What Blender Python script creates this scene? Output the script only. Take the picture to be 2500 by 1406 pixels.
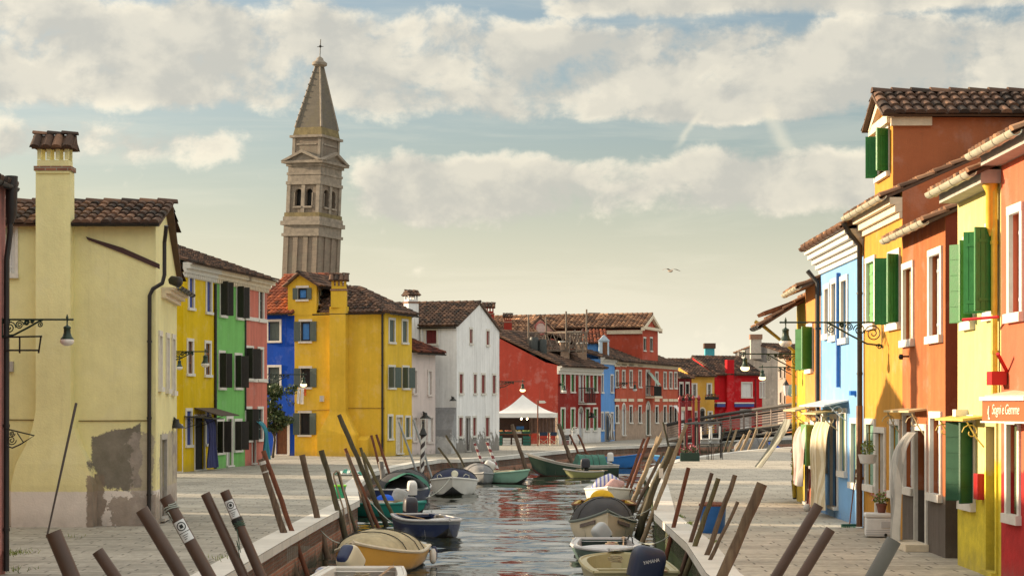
import bpy, bmesh, math, random
from mathutils import Vector, Matrix
for o in list(bpy.data.objects): bpy.data.objects.remove(o)
R = math.radians
SC = bpy.context.scene
COL = SC.collection
rnd = random.Random(7)
# ------------------------------------------------------------ camera
F, CX, HY, EYE = 4500.0, 1250.0, 990.0, 2.6        # pixels of the 2500 px wide photograph
cam = bpy.data.cameras.new("camera"); camo = bpy.data.objects.new("camera", cam); COL.objects.link(camo)
camo.location = (0, 0, EYE); camo.rotation_euler = (R(90), 0, 0)
cam.sensor_width = 36; cam.lens = 36 * F / 2500; cam.shift_y = (HY - 703) / 2500
cam.clip_end = 6000; cam.clip_start = 0.5
SC.camera = camo
SC.view_settings.view_transform = 'Standard'; SC.view_settings.look = 'None'
SC.view_settings.exposure = 0.88; SC.view_settings.gamma = 1
# ------------------------------------------------------------ sun + sky
SUN_EL, SUN_AZ = 14.5, -72.0                       # azimuth from +Y towards +X
sl = bpy.data.lights.new("sun", 'SUN'); so = bpy.data.objects.new("sun", sl); COL.objects.link(so)
sl.energy = 5.0; sl.angle = R(0.5); sl.color = (1.0, 0.78, 0.52)
so.location = (-60, 60, 60); so.rotation_euler = (R(90 - SUN_EL), 0, R(180 - SUN_AZ))
W = bpy.data.worlds.new("World"); SC.world = W; W.use_nodes = True

class NT:
    """tiny node-tree writer"""
    def __init__(s, tree): s.t = tree; s.n = tree.nodes; s.l = tree.links
    def node(s, typ, ins=None, **kw):
        n = s.n.new(typ)
        for k, v in kw.items(): setattr(n, k, v)
        for k, v in (ins or {}).items(): s.set(n, k, v)
        return n
    def set(s, n, k, v):
        i = n.inputs[k]
        if hasattr(v, 'is_output'): s.l.new(v, i)
        elif isinstance(v, (tuple, list)) and len(v) == 3 and i.type == 'RGBA': i.default_value = (*v, 1)
        else: i.default_value = v
    def math(s, op, a, b=0.0, c=None, clamp=False):
        n = s.n.new('ShaderNodeMath'); n.operation = op; n.use_clamp = clamp
        s.set(n, 0, a); s.set(n, 1, b)
        if c is not None: s.set(n, 2, c)
        return n.outputs[0]
    def mix(s, f, a, b, typ='MIX'):
        n = s.n.new('ShaderNodeMix'); n.data_type = 'RGBA'; n.blend_type = typ; n.clamp_factor = True
        s.set(n, 0, f); s.set(n, 6, a); s.set(n, 7, b)
        return n.outputs[2]
    def step(s, x, a, b):
        n = s.n.new('ShaderNodeMapRange'); n.interpolation_type = 'SMOOTHSTEP'
        s.set(n, 0, x); s.set(n, 1, a); s.set(n, 2, b); s.set(n, 3, 0.0); s.set(n, 4, 1.0)
        return n.outputs[0]
    def comb(s, x, y, z):
        n = s.n.new('ShaderNodeCombineXYZ')
        for i, v in enumerate((x, y, z)): s.set(n, i, v)
        return n.outputs[0]
    def sep(s, v):
        n = s.n.new('ShaderNodeSeparateXYZ'); s.set(n, 0, v); return n.outputs
    def scale(s, v, sc, off=(0, 0, 0)):
        n = s.n.new('ShaderNodeMapping'); s.set(n, 0, v); n.inputs[3].default_value = sc; n.inputs[1].default_value = off
        return n.outputs[0]
    def noise(s, v, sc, detail=4.0, rough=0.55, dist=0.0):
        n = s.n.new('ShaderNodeTexNoise'); s.set(n, 'Vector', v); s.set(n, 'Scale', sc); s.set(n, 'Detail', detail)
        s.set(n, 'Roughness', rough); s.set(n, 'Distortion', dist)
        return n.outputs[0]
    def bump(s, h, strength=.3, dist=.02):
        n = s.n.new('ShaderNodeBump'); s.set(n, 'Height', h); s.set(n, 'Strength', strength); s.set(n, 'Distance', dist)
        return n.outputs[0]

def build_sky():
    T = NT(W.node_tree); T.n.clear()
    out = T.node('ShaderNodeOutputWorld'); bg = T.node('ShaderNodeBackground')
    sky = T.node('ShaderNodeTexSky', sky_type='NISHITA', sun_disc=False)
    sky.sun_elevation = R(SUN_EL); sky.sun_rotation = R(SUN_AZ)
    sky.air_density = 1.2; sky.dust_density = 2.0; sky.ozone_density = 1.6
    tc = T.node('ShaderNodeTexCoord').outputs['Generated']
    nrm = T.node('ShaderNodeVectorMath', {0: tc}, operation='NORMALIZE').outputs[0]
    x, y, z = T.sep(nrm)
    u = T.math('ARCTAN2', x, y)                    # azimuth, radians
    v = T.math('ARCSINE', z)                       # elevation, radians
    # cumulus banks: anisotropic fractal noise on the dome, coverage set per elevation and azimuth
    p = T.comb(T.math('MULTIPLY', u, 15.0), T.math('MULTIPLY', v, 19.0), 5.3)
    p2 = T.comb(T.math('MULTIPLY_ADD', u, 15.0, -0.20), T.math('MULTIPLY_ADD', v, 19.0, 0.30), 5.3)
    n1 = T.noise(p, 1.55, 11.0, .60, .15); n2 = T.noise(p2, 1.55, 6.0, .55, .15)
    big = T.noise(T.comb(T.math('MULTIPLY', u, 4.0), T.math('MULTIPLY', v, 7.0), 8.3), 1.0, 2.0)
    def bank(v0, v1, soft0, soft1, u0=None, u1=None, su=.05, tilt=0.0):
        vv = T.math('MULTIPLY_ADD', u, tilt, v)
        m = T.math('MULTIPLY', T.step(vv, v0 - soft0, v0 + soft0), T.math('SUBTRACT', 1.0, T.step(vv, v1 - soft1, v1 + soft1)))
        if u0 is not None: m = T.math('MULTIPLY', m, T.step(u, u0 - su, u0 + su))
        if u1 is not None: m = T.math('MULTIPLY', m, T.math('SUBTRACT', 1.0, T.step(u, u1 - su, u1 + su)))
        return m
    c1 = bank(.152, .212, .010, .014, None, .01, .08, .02)       # wide bank upper left
    c2 = bank(.150, .205, .008, .014, -.03, .6, .03, .0)         # big grey bank to the right
    c2b = bank(.205, .26, .01, .02, .02, .6, .06, .0)
    c3 = bank(.098, .135, .016, .012, -.085, .7, .03, -.02)      # low bank
    c4 = bank(.128, .150, .010, .010, None, -.13, .04, .0)       # wisps at left
    c5 = bank(.26, 1.7, .03, .1)
    cov = c1
    for c in (c2, c2b, c3): cov = T.math('MAXIMUM', cov, c)
    cov = T.math('MAXIMUM', cov, T.math('MULTIPLY', c4, .62))
    cov = T.math('MAXIMUM', cov, T.math('MULTIPLY', c5, .95))
    th = T.math('MULTIPLY_ADD', cov, -.40, .70)
    dens = T.step(T.math('SUBTRACT', T.math('MULTIPLY_ADD', T.math('SUBTRACT', big, .5), .22, n1), th), -.05, .15)
    # light on the cloud: brighter where density falls off towards the sun
    lit = T.step(T.math('SUBTRACT', n1, n2), -.12, .17)
    thick = T.step(T.math('SUBTRACT', n1, th), .02, .26)
    lit = T.math('MULTIPLY', lit, T.math('MULTIPLY_ADD', thick, -.62, 1.0))
    bright = T.mix(lit, (.32, .325, .32), (.585, .555, .485))
    wisp = T.noise(T.comb(T.math('MULTIPLY', u, 5.0), T.math('MULTIPLY', v, 42.0), 1.0), 1.4, 6.0, .6, .6)
    wm = T.math('MULTIPLY', T.step(wisp, .46, .70), T.math('MULTIPLY_ADD', T.step(v, .0, .10), -.1, .26))
    skyc = T.mix(1.0, sky.outputs[0], (SKY_GAIN * .94, SKY_GAIN * .93, SKY_GAIN * 1.03), 'MULTIPLY')
    hsv = T.node('ShaderNodeHueSaturation', {'Color': skyc, 'Saturation': 1.05, 'Value': 1.0}).outputs[0]
    warm = T.mix(T.math('MULTIPLY', T.math('SUBTRACT', 1.0, T.step(v, .015, .145)), .92), hsv, (.50, .497, .45))
    c = T.mix(wm, warm, (.53, .515, .455))
    c = T.mix(T.math('MULTIPLY', dens, .88), c, bright)
    for u0, v0, u1, v1, w_ in ((.101, .157, .0865,   .135, .0026), (.136, .160, .153, .129, .0062)):      # two dissolving vapour trails
        L = math.hypot(u1 - u0, v1 - v0); du, dv = (u1 - u0) / L, (v1 - v0) / L
        a = T.math('ADD', T.math('MULTIPLY', T.math('SUBTRACT', u, u0), du), T.math('MULTIPLY', T.math('SUBTRACT', v, v0), dv))
        d = T.math('ABSOLUTE', T.math('ADD', T.math('SUBTRACT', T.math('MULTIPLY', T.math('SUBTRACT', u, u0), dv), T.math('MULTIPLY', T.math('SUBTRACT', v, v0), du)), T.math('MULTIPLY_ADD', n1, .012, -.006)))
        k = T.math('MULTIPLY', T.math('SUBTRACT', 1.0, T.step(d, 0.0, w_)), T.math('MULTIPLY', T.step(a, -.004, .006), T.math('SUBTRACT', 1.0, T.step(a, L - .012, L))))
        c = T.mix(T.math('MULTIPLY', k, .34), c, (.56, .53, .45))
    over = T.math('MULTIPLY_ADD', T.step(v, .215, .52), OVERHEAD - 1.0, 1.0)      # unseen sky overhead made brighter to lift the shaded walls
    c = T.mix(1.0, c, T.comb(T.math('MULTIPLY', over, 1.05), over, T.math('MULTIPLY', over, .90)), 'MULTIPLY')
    # below the horizon: dull ground light
    c = T.mix(T.step(v, -.02, -.002), (.18, .16, .13), c)
    bg.inputs[1].default_value = SKY_STRENGTH
    T.l.new(T.mix(1.0, c, (1 / SKY_STRENGTH,) * 3, 'MULTIPLY'), bg.inputs[0]); T.l.new(bg.outputs[0], out.inputs[0])
SKY_STRENGTH = 0.10
SKY_GAIN = 0.092
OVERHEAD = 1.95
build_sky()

# ------------------------------------------------------------ pixel <-> place
def G(x, y, z=0.0):
    Y = F * (EYE - z) / (y - HY); return Vector(((x - CX) / F * Y, Y, z))
def P(x, y, Y): return Vector(((x - CX) / F * Y, Y, EYE - (y - HY) / F * Y))
def zat(y, Y): return EYE - (y - HY) / F * Y
def xat(x, Y): return (x - CX) / F * Y

# ------------------------------------------------------------ objects
ROOTLOC = {}
def setp(o, label=None, cat=None, group=None, kind=None):
    for k, v in (('label', label), ('category', cat), ('group', group), ('kind', kind)):
        if v: o[k] = v
def thing(name, label, cat, loc=(0, 0, 0), group=None):
    o = bpy.data.objects.new(name, None); COL.objects.link(o); o.location = loc; o.empty_display_size = .2
    setp(o, label, cat, group); ROOTLOC[o.name] = Vector(loc); return o
def rootloc(o):
    while o is not None:
        if o.name in ROOTLOC: return ROOTLOC[o.name]
        o = o.parent
    return Vector((0, 0, 0))

class MB:
    def __init__(s): s.v = []; s.f = []; s.t = []; s.m = []; s.cm = 0; s.sm = []; s.smooth = True
    def add(s, vs, fs, tint=.5):
        k = len(s.v); s.v += [Vector(p) for p in vs]; s.t += [tint] * len(vs)
        for f in fs: s.f.append([i + k for i in f]); s.m.append(s.cm); s.sm.append(s.smooth)
        return s
    def box(s, o, u, v, w, tint=.5):
        o, u, v, w = Vector(o), Vector(u), Vector(v), Vector(w)
        p = [o, o + u, o + u + v, o + v]; p += [q + w for q in p]
        return s.add(p, [(3, 2, 1, 0), (4, 5, 6, 7), (0, 1, 5, 4), (1, 2, 6, 5), (2, 3, 7, 6), (3, 0, 4, 7)], tint)
    def cbox(s, c, sx, sy, sz, rz=0.0, tint=.5):
        m = Matrix.Rotation(rz, 3, 'Z'); u, v, w = m @ Vector((sx, 0, 0)), m @ Vector((0, sy, 0)), Vector((0, 0, sz))
        return s.box(Vector(c) - (u + v + w) / 2, u, v, w, tint)
    def poly(s, ps, tint=.5): return s.add(ps, [tuple(range(len(ps)))], tint)
    def prism(s, ps, w, tint=.5):
        ps = [Vector(p) for p in ps]; n = len(ps); w = Vector(w)
        return s.add(ps + [p + w for p in ps], [tuple(range(n))[::-1], tuple(range(n, 2 * n))] + [(i, (i + 1) % n, n + (i + 1) % n, n + i) for i in range(n)], tint)
    def tube(s, pts, r, n=8, cap=True, tint=.5, flat=None):
        pts = [Vector(p) for p in pts]; N = len(pts); rs = r if isinstance(r, (list, tuple)) else [r] * N
        up = None; vs = []
        for i, p in enumerate(pts):
            d = (pts[min(i + 1, N - 1)] - pts[max(i - 1, 0)]).normalized()
            if up is None: up = Vector((0, 0, 1)) if abs(d.z) < .9 else Vector((0, 1, 0))
            a = d.cross(up).normalized(); b = a.cross(d).normalized(); up = b
            for k in range(n):
                t = 2 * math.pi * k / n; vs.append(p + rs[i] * (math.cos(t) * a + math.sin(t) * b * (flat or 1)))
        fs = [(i * n + k, i * n + (k + 1) % n, (i + 1) * n + (k + 1) % n, (i + 1) * n + k) for i in range(N - 1) for k in range(n)]
        if cap: fs += [tuple(range(n))[::-1], tuple(range((N - 1) * n, N * n))]
        return s.add(vs, fs, tint)
    def lathe(s, c, prof, n=14, axis=None, tint=.5):
        c = Vector(c); M = Matrix.Identity(3) if axis is None else Vector((0, 0, 1)).rotation_difference(Vector(axis)).to_matrix()
        vs = [c + M @ Vector((r * math.cos(2 * math.pi * k / n), r * math.sin(2 * math.pi * k / n), z)) for r, z in prof for k in range(n)]
        fs = [(i * n + k, i * n + (k + 1) % n, (i + 1) * n + (k + 1) % n, (i + 1) * n + k) for i in range(len(prof) - 1) for k in range(n)]
        fs += [tuple(range(n))[::-1], tuple(range((len(prof) - 1) * n, len(prof) * n))]
        return s.add(vs, fs, tint)
    def ell(s, c, rx, ry, rz, n=16, m=10, M=None, pw=1.0, z0=-1.0, tint=.5):
        """super-ellipsoid (boxier for pw < 1), cut off below z0"""
        c = Vector(c); M = M or Matrix.Identity(3); vs = []; fs = []
        sg = lambda q: math.copysign(abs(q) ** pw, q)
        a0 = math.asin(max(-1, z0))
        for i in range(m + 1):
            a = a0 + (math.pi / 2 - a0) * i / m
            for k in range(n):
                t = 2 * math.pi * k / n
                vs.append(c + M @ Vector((rx * sg(math.cos(a)) * sg(math.cos(t)), ry * sg(math.cos(a)) * sg(math.sin(t)), rz * sg(math.sin(a)))))
        fs = [(i * n + k, i * n + (k + 1) % n, (i + 1) * n + (k + 1) % n, (i + 1) * n + k) for i in range(m) for k in range(n)]
        fs.append(tuple(range(n))[::-1])
        return s.add(vs, fs, tint)
    def build(s, name, mat, parent=None, label=None, cat=None, group=None, kind=None, smooth=False, bevel=0, loc=None, angle=40):
        off = Vector(loc) if loc is not None else rootloc(parent)
        me = bpy.data.meshes.new(name); me.from_pydata([p - off for p in s.v], [], s.f)
        for m in (mat if isinstance(mat, (list, tuple)) else [mat]): me.materials.append(m)
        me.polygons.foreach_set('material_index', s.m)
        at = me.attributes.new('tint', 'FLOAT', 'POINT'); at.data.foreach_set('value', s.t)
        bm = bmesh.new(); bm.from_mesh(me); bmesh.ops.recalc_face_normals(bm, faces=bm.faces); bm.to_mesh(me); bm.free()
        if smooth:
            me.polygons.foreach_set('use_smooth', [True] * len(me.polygons)); me.set_sharp_from_angle(angle=R(angle))
        o = bpy.data.objects.new(name, me); COL.objects.link(o)
        if parent is not None: o.parent = parent
        if loc is not None: o.location = loc; ROOTLOC[o.name] = off
        elif parent is None: ROOTLOC[o.name] = off
        if bevel:
            b = o.modifiers.new('bevel', 'BEVEL'); b.width = bevel; b.segments = 2; b.limit_method = 'ANGLE'
        setp(o, label, cat, group, kind); return o

# ------------------------------------------------------------ materials
MATS = {}
def newmat(name):
    m = bpy.data.materials.new(name); m.use_nodes = True; T = NT(m.node_tree)
    b = m.node_tree.nodes['Principled BSDF']; return m, T, b
def pos(T): return T.node('ShaderNodeNewGeometry').outputs['Position']
def simple(name, col, rough=.6, metal=0.0, var=.25, sc=6.0, bump=.15, bsc=40.0, spec=.5, emit=None, coat=0.0):
    if name in MATS: return MATS[name]
    m, T, b = newmat(name); p = pos(T)
    n = T.noise(p, sc, 5.0, .6)
    f = T.math('MULTIPLY_ADD', n, 3.2 * var, 1 - 1.6 * var)
    T.set(b, 'Base Color', T.mix(1.0, col, T.comb(f, f, f), 'MULTIPLY'))
    T.set(b, 'Roughness', T.math('MULTIPLY_ADD', n, .3, rough - .15)); b.inputs['Metallic'].default_value = metal
    b.inputs['Specular IOR Level'].default_value = spec; b.inputs['Coat Weight'].default_value = coat
    if bump: T.set(b, 'Normal', T.bump(T.noise(p, bsc, 3.0), bump, .01))
    if emit: b.inputs['Emission Color'].default_value = (*emit[:3], 1); b.inputs['Emission Strength'].default_value = emit[3]
    MATS[name] = m; return m
def stucco(name, col, var=.16, streak=.12, plinth=None, weather=None, peel=None, rough=.9, damp=.35):
    """painted render; plinth=(z, colour); weather=(z, colour, spread) bare patches rising from below; peel=(x, z, half w, half h, colour)"""
    m, T, b = newmat(name); p = pos(T); x, y, z = T.sep(p)
    n1 = T.noise(p, .55, 5.0, .6); n2 = T.noise(p, 5.0, 5.0, .65)
    st = T.noise(T.scale(p, (2.6, 2.6, .16)), 1.4, 5.0, .6)
    f = T.math('MULTIPLY_ADD', n1, 4.4 * var, 1 - 2.2 * var)
    f = T.math('MULTIPLY', f, T.math('MULTIPLY_ADD', n2, 2 * var, 1 - var))
    f = T.math('MULTIPLY', f, T.math('MULTIPLY_ADD', st, 4 * streak, 1 - 2 * streak))
    c = T.mix(1.0, col, T.comb(f, f, f), 'MULTIPLY')
    # sun-bleached patches of the paint
    c = T.mix(T.math('MULTIPLY', T.step(T.noise(p, 1.3, 6.0, .7), .52, .66), .25), c, tuple(min(.85, q * .75 + .2) for q in col))
    # run-off stains
    c = T.mix(T.math('MULTIPLY', T.step(T.noise(T.scale(p, (4.0, 4.0, .22)), 1.2, 6.0, .7), .555, .72), damp), c, (.10, .085, .065))
    wob = T.math('MULTIPLY_ADD', T.noise(p, 2.2, 6.0, .65), .30, -.15)
    if plinth:
        w2 = T.math('MULTIPLY_ADD', T.noise(p, 6.0, 4.0, .6), .04, -.02)
        k = T.math('SUBTRACT', 1.0, T.step(T.math('ADD', z, w2), plinth[0] - .012, plinth[0] + .012))
        pc = T.mix(1.0, plinth[1], T.comb(f, f, f), 'MULTIPLY'); c = T.mix(k, c, pc)
    if weather:
        nn = T.noise(p, weather[3] if len(weather) > 3 else 1.6, 8.0, .68)
        q = T.math('ADD', T.math('MULTIPLY', T.math('SUBTRACT', weather[0], z), .42 / weather[2]), nn)
        k = T.step(q, .62, .67)
        wc = T.mix(1.0, weather[1], T.comb(*[T.math('MULTIPLY_ADD', T.noise(p, 3.0, 6.0, .7), 1.3, .35)] * 3), 'MULTIPLY')
        c = T.mix(T.math('MULTIPLY', k, .92), c, wc)
    for planes, pc, depth in (peel or ()):
        d = None
        for (ax, az, bx, bz, amp, nsc) in planes:      # keep what lies left of the way from a to b
            L = math.hypot(bx - ax, bz - az); nx, nz = -(bz - az) / L, (bx - ax) / L
            q = T.math('ADD', T.math('MULTIPLY', x, nx), T.math('MULTIPLY_ADD', z, nz, -(ax * nx + az * nz)))
            q = T.math('ADD', q, T.math('MULTIPLY', T.math('SUBTRACT', T.noise(p, nsc, 8.0, .62), .5), amp))
            d = q if d is None else T.math('MINIMUM', d, q)
        k = T.step(T.math('ADD', d, T.math('MULTIPLY_ADD', T.noise(p, 16.0, 5.0, .7), .16, -.08)), -.015, .025)
        wc = T.mix(1.0, pc, T.comb(*[T.math('MULTIPLY_ADD', T.noise(p, 2.6, 8.0, .7), 1.7, .15)] * 3), 'MULTIPLY')
        c = T.mix(T.math('MULTIPLY', k, depth), c, wc)
    # splash line of damp at the foot of the wall
    k = T.math('SUBTRACT', 1.0, T.step(T.math('ADD', z, wob), .02, .42))
    c = T.mix(T.math('MULTIPLY', k, T.math('MULTIPLY_ADD', n2, .8, -.16)), c, (.17, .15, .125))
    T.set(b, 'Base Color', c); b.inputs['Roughness'].default_value = rough; b.inputs['Specular IOR Level'].default_value = .25
    h = T.math('ADD', T.noise(p, 24.0, 5.0, .65), T.math('MULTIPLY', T.noise(p, 3.0, 4.0), 1.4))
    T.set(b, 'Normal', T.bump(h, .35, .02)); return m
def tile_mat(name, dark, mid, hi, moss=.4):
    m, T, b = newmat(name); p = pos(T)
    a = T.node('ShaderNodeAttribute', attribute_name='tint').outputs['Fac']
    c = T.mix(T.step(a, .0, .55), dark, mid); c = T.mix(T.step(a, .6, 1.0), c, hi)
    n = T.noise(p, 9.0, 6.0, .7); c = T.mix(T.math('MULTIPLY', T.step(n, .48, .7), moss), c, (.035, .032, .026))
    c = T.mix(T.math('MULTIPLY', T.step(T.noise(p, 2.2, 6.0, .7), .55, .75), moss * .8), c, (.115, .105, .06))
    T.set(b, 'Base Color', c); b.inputs['Roughness'].default_value = .92; b.inputs['Specular IOR Level'].default_value = .2
    T.set(b, 'Normal', T.bump(T.noise(p, 40.0, 3.0), .3, .01)); return m
def brickmat(name, c1, c2, mortar, bw, bh, sc=1.0, axes='xz', moss=None, var=.35, bump=.5, msize=.012, rough=.85, weather=None):
    m, T, b = newmat(name); p = pos(T); x, y, z = T.sep(p)
    v = {'xy': (x, y), 'xz': (x, z), 'yz': (y, z), 'dz': (T.math('ADD', x, y), z)}[axes]
    n = T.node('ShaderNodeTexBrick', {'Vector': T.comb(v[0], v[1], 0.0), 'Color1': c1, 'Color2': c2, 'Mortar': mortar, 'Scale': sc, 'Mortar Size': msize, 'Brick Width': bw, 'Row Height': bh, 'Mortar Smooth': .3, 'Bias': 0.0})
    n.offset = .5; n.squash = 1.0
    f = T.math('MULTIPLY_ADD', T.noise(p, 1.1, 8.0, .7), 2 * var, 1 - var)
    f2 = T.math('MULTIPLY_ADD', T.noise(T.scale(p, (9, 9, 9)), 1.0, 5.0, .7), var, 1 - var / 2)
    c = T.mix(1.0, n.outputs[0], T.comb(*[T.math('MULTIPLY', f, f2)] * 3), 'MULTIPLY')
    if weather: c = T.mix(T.math('MULTIPLY', T.step(T.noise(p, .7, 7.0, .7), .50, .62), weather[1]), c, weather[0])
    if moss:
        q = T.math('ADD', T.math('MULTIPLY', T.math('SUBTRACT', moss[0], z), 1.1), T.noise(p, 2.6, 7.0, .7))
        c = T.mix(T.math('MULTIPLY', T.step(q, .45, .75), .95), c, T.mix(T.noise(p, 5.0, 6.0, .7), moss[1], moss[2]))
    T.set(b, 'Base Color', c); b.inputs['Roughness'].default_value = rough; b.inputs['Specular IOR Level'].default_value = .3
    h = T.math('ADD', T.math('MULTIPLY', n.outputs[1], -1.0), T.math('MULTIPLY', T.noise(p, 22.0, 5.0, .65), .5))
    T.set(b, 'Normal', T.bump(h, bump, .02)); return m
def woodmat(name, col, col2, grain=18.0, rough=.8, moss=None):
    m, T, b = newmat(name); p = pos(T)
    n = T.noise(T.scale(p, (1, 1, .10)), grain, 6.0, .65); n2 = T.noise(p, 1.7, 5.0, .65)
    c = T.mix(T.step(n, .3, .72), col, col2); c = T.mix(T.math('MULTIPLY', T.step(n2, .45, .7), .5), c, tuple(q * .45 for q in col))
    if moss is not None:
        z = T.sep(p)[2]
        k = T.math('SUBTRACT', 1.0, T.step(T.math('MULTIPLY_ADD', T.noise(p, 4.0, 5.0, .7), .8, z), moss, moss + .7))
        c = T.mix(T.math('MULTIPLY', k, .9), c, (.018, .022, .012))
    T.set(b, 'Base Color', c); b.inputs['Roughness'].default_value = rough; b.inputs['Specular IOR Level'].default_value = .3
    T.set(b, 'Normal', T.bump(n, .5, .02)); return m
def stripes(name, c1, c2, axis, freq, duty=.5, rough=.85, wob=.0, spiral=False):
    m, T, b = newmat(name); p = T.node('ShaderNodeTexCoord').outputs['Object']; q = T.sep(p)
    a = q[axis]
    if spiral: a = T.math('MULTIPLY_ADD', T.math('ARCTAN2', q[0], q[1]), .16, a)
    s = T.math('FRACT', T.math('MULTIPLY', a, freq))
    k = T.step(s, duty - .03, duty + .03)
    f = T.math('MULTIPLY_ADD', T.noise(p, 5.0, 5.0), .5, .75)
    T.set(b, 'Base Color', T.mix(1.0, T.mix(k, c1, c2), T.comb(f, f, f), 'MULTIPLY')); b.inputs['Roughness'].default_value = rough; return m
def glassmat(name, col=(.02, .025, .03), rough=.06):
    m, T, b = newmat(name); p = pos(T)
    T.set(b, 'Base Color', col); b.inputs['Roughness'].default_value = rough; b.inputs['Specular IOR Level'].default_value = .8
    T.set(b, 'Normal', T.bump(T.noise(p, 1.5, 2.0), .05, .02)); return m

WHITE = simple('white stone', (.64, .61, .56), .8, var=.14, sc=7)
CREAMST = simple('cream stone', (.68, .58, .44), .85, var=.2, sc=7)
GREYST = simple('grey stone', (.40, .38, .35), .85, var=.25)
DARK = simple('dark interior', (.018, .017, .016), .8, var=.2)
IRON = simple('black iron', (.018, .019, .018), .5, .3, var=.3)
GRIRON = simple('dark green iron', (.016, .040, .026), .45, .2, var=.3)
PIPE = simple('black downpipe', (.022, .02, .02), .45, .2, var=.4)
COPPER = simple('brown copper gutter', (.14, .07, .04), .45, .4, var=.35)
ZINC = simple('pale zinc gutter', (.55, .53, .42), .45, .3, var=.2)
GLASS = glassmat('window glass')
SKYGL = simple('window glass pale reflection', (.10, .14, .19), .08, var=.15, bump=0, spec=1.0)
SHGREY = simple('grey green shutter paint', (.085, .115, .105), .6, var=.2, sc=9)
SHDARK = simple('dark brown shutter paint', (.022, .017, .014), .55, var=.4, sc=9)
SHBLUE = simple('blue shutter paint', (.03, .055, .26), .55, var=.2, sc=9)
SHRED = simple('red shutter paint', (.20, .022, .02), .6, var=.3, sc=9)
SHGREEN = simple('green shutter paint', (.022, .19, .045), .5, var=.2, sc=9)
SHLIME = simple('light green shutter paint', (.17, .42, .15), .5, var=.2, sc=9)
SHWHITE = simple('white shutter paint', (.70, .69, .68), .6, var=.1, sc=9)
SHGREYW = simple('pale grey shutter paint', (.45, .47, .50), .6, var=.15, sc=9)
BROWNW = woodmat('brown wood', (.22, .095, .045), (.13, .05, .025))
TILE = tile_mat('old roof tiles', (.04, .032, .029), (.105, .064, .048), (.21, .12, .08))
TILERED = tile_mat('red roof tiles', (.10, .040, .028), (.25, .075, .042), (.42, .13, .06), .25)
TILEWARM = tile_mat('warm roof tiles', (.09, .055, .04), (.24, .13, .08), (.42, .24, .14), .35)
BRICK = brickmat('chimney brick', (.30, .13, .075), (.20, .085, .055), (.30, .26, .21), .24, .07, axes='dz')
# ------------------------------------------------------------ facades, walls, windows, roofs
CAM = Vector((0, 0, EYE))
V2 = lambda p: Vector((p[0], p[1], 0))
class Fac:
    """vertical plane from A to B, A at the left for someone looking at it from outside"""
    def __init__(s, A, B):
        s.o = V2(A); s.u = (V2(B) - V2(A)); s.L = s.u.length; s.u.normalize(); s.n = Vector((s.u.y, -s.u.x, 0))
    def px(s, x, y):
        d = Vector(((x - CX) / F, 1, -(y - HY) / F)); t = (s.o - CAM).dot(s.n) / d.dot(s.n); p = CAM + d * t
        return (p - s.o).dot(s.u), p.z
    def rect(s, x0, y0, x1, y1):
        m = (x0 + x1) / 2; a, b = s.px(x0, y0)[0], s.px(x1, y0)[0]
        return min(a, b), max(a, b), s.px(m, y1)[1], s.px(m, y0)[1]
    def pt(s, a, z, out=0.0): return s.o + s.u * a + s.n * out + Vector((0, 0, z))

def clip(poly, f):
    out = []
    for i, p in enumerate(poly):
        q = poly[(i + 1) % len(poly)]; a, b = f(p), f(q)
        if a >= 0: out.append(p)
        if (a < 0) != (b < 0):
            t = a / (a - b); out.append((p[0] + (q[0] - p[0]) * t, p[1] + (q[1] - p[1]) * t))
    return out
def wall_face(mb, fac, top, holes, zb, dep):
    """top: [(s, z)...] profile; holes: (s0, s1, z0, z1)"""
    ss = sorted({0.0, fac.L, *[t[0] for t in top if 0 < t[0] < fac.L], *[max(0.0, min(fac.L, h[i])) for h in holes for i in (0, 1)]})
    zs = sorted({zb, max(t[1] for t in top), *[h[i] for h in holes for i in (2, 3)]})
    def tz(q):
        for (a, za), (b, zb_) in zip(top, top[1:]):
            if a <= q <= b + 1e-6: return za + (zb_ - za) * (q - a) / max(b - a, 1e-6)
        return top[-1][1]
    for s0, s1 in zip(ss, ss[1:]):
        if s1 - s0 < 1e-4: continue
        t0, t1 = tz(s0 + 1e-5), tz(s1 - 1e-5)
        for z0, z1 in zip(zs, zs[1:]):
            m, k = (s0 + s1) / 2, (z0 + z1) / 2
            if any(h[0] < m < h[1] and h[2] < k < h[3] for h in holes): continue
            pl = [(s0, z0), (s1, z0), (s1, z1), (s0, z1)]
            if z1 > min(t0, t1): pl = clip(pl, lambda p: t0 + (t1 - t0) * (p[0] - s0) / (s1 - s0) - p[1])
            if len(pl) >= 3: mb.poly([fac.pt(a, z) for a, z in pl])
    for s0, s1, z0, z1 in holes:
        a = [fac.pt(s0, z0), fac.pt(s1, z0), fac.pt(s1, z1), fac.pt(s0, z1)]; b = [p - fac.n * dep for p in a]
        for i in range(4): mb.poly([a[i], a[(i + 1) % 4], b[(i + 1) % 4], b[i]])

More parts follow.
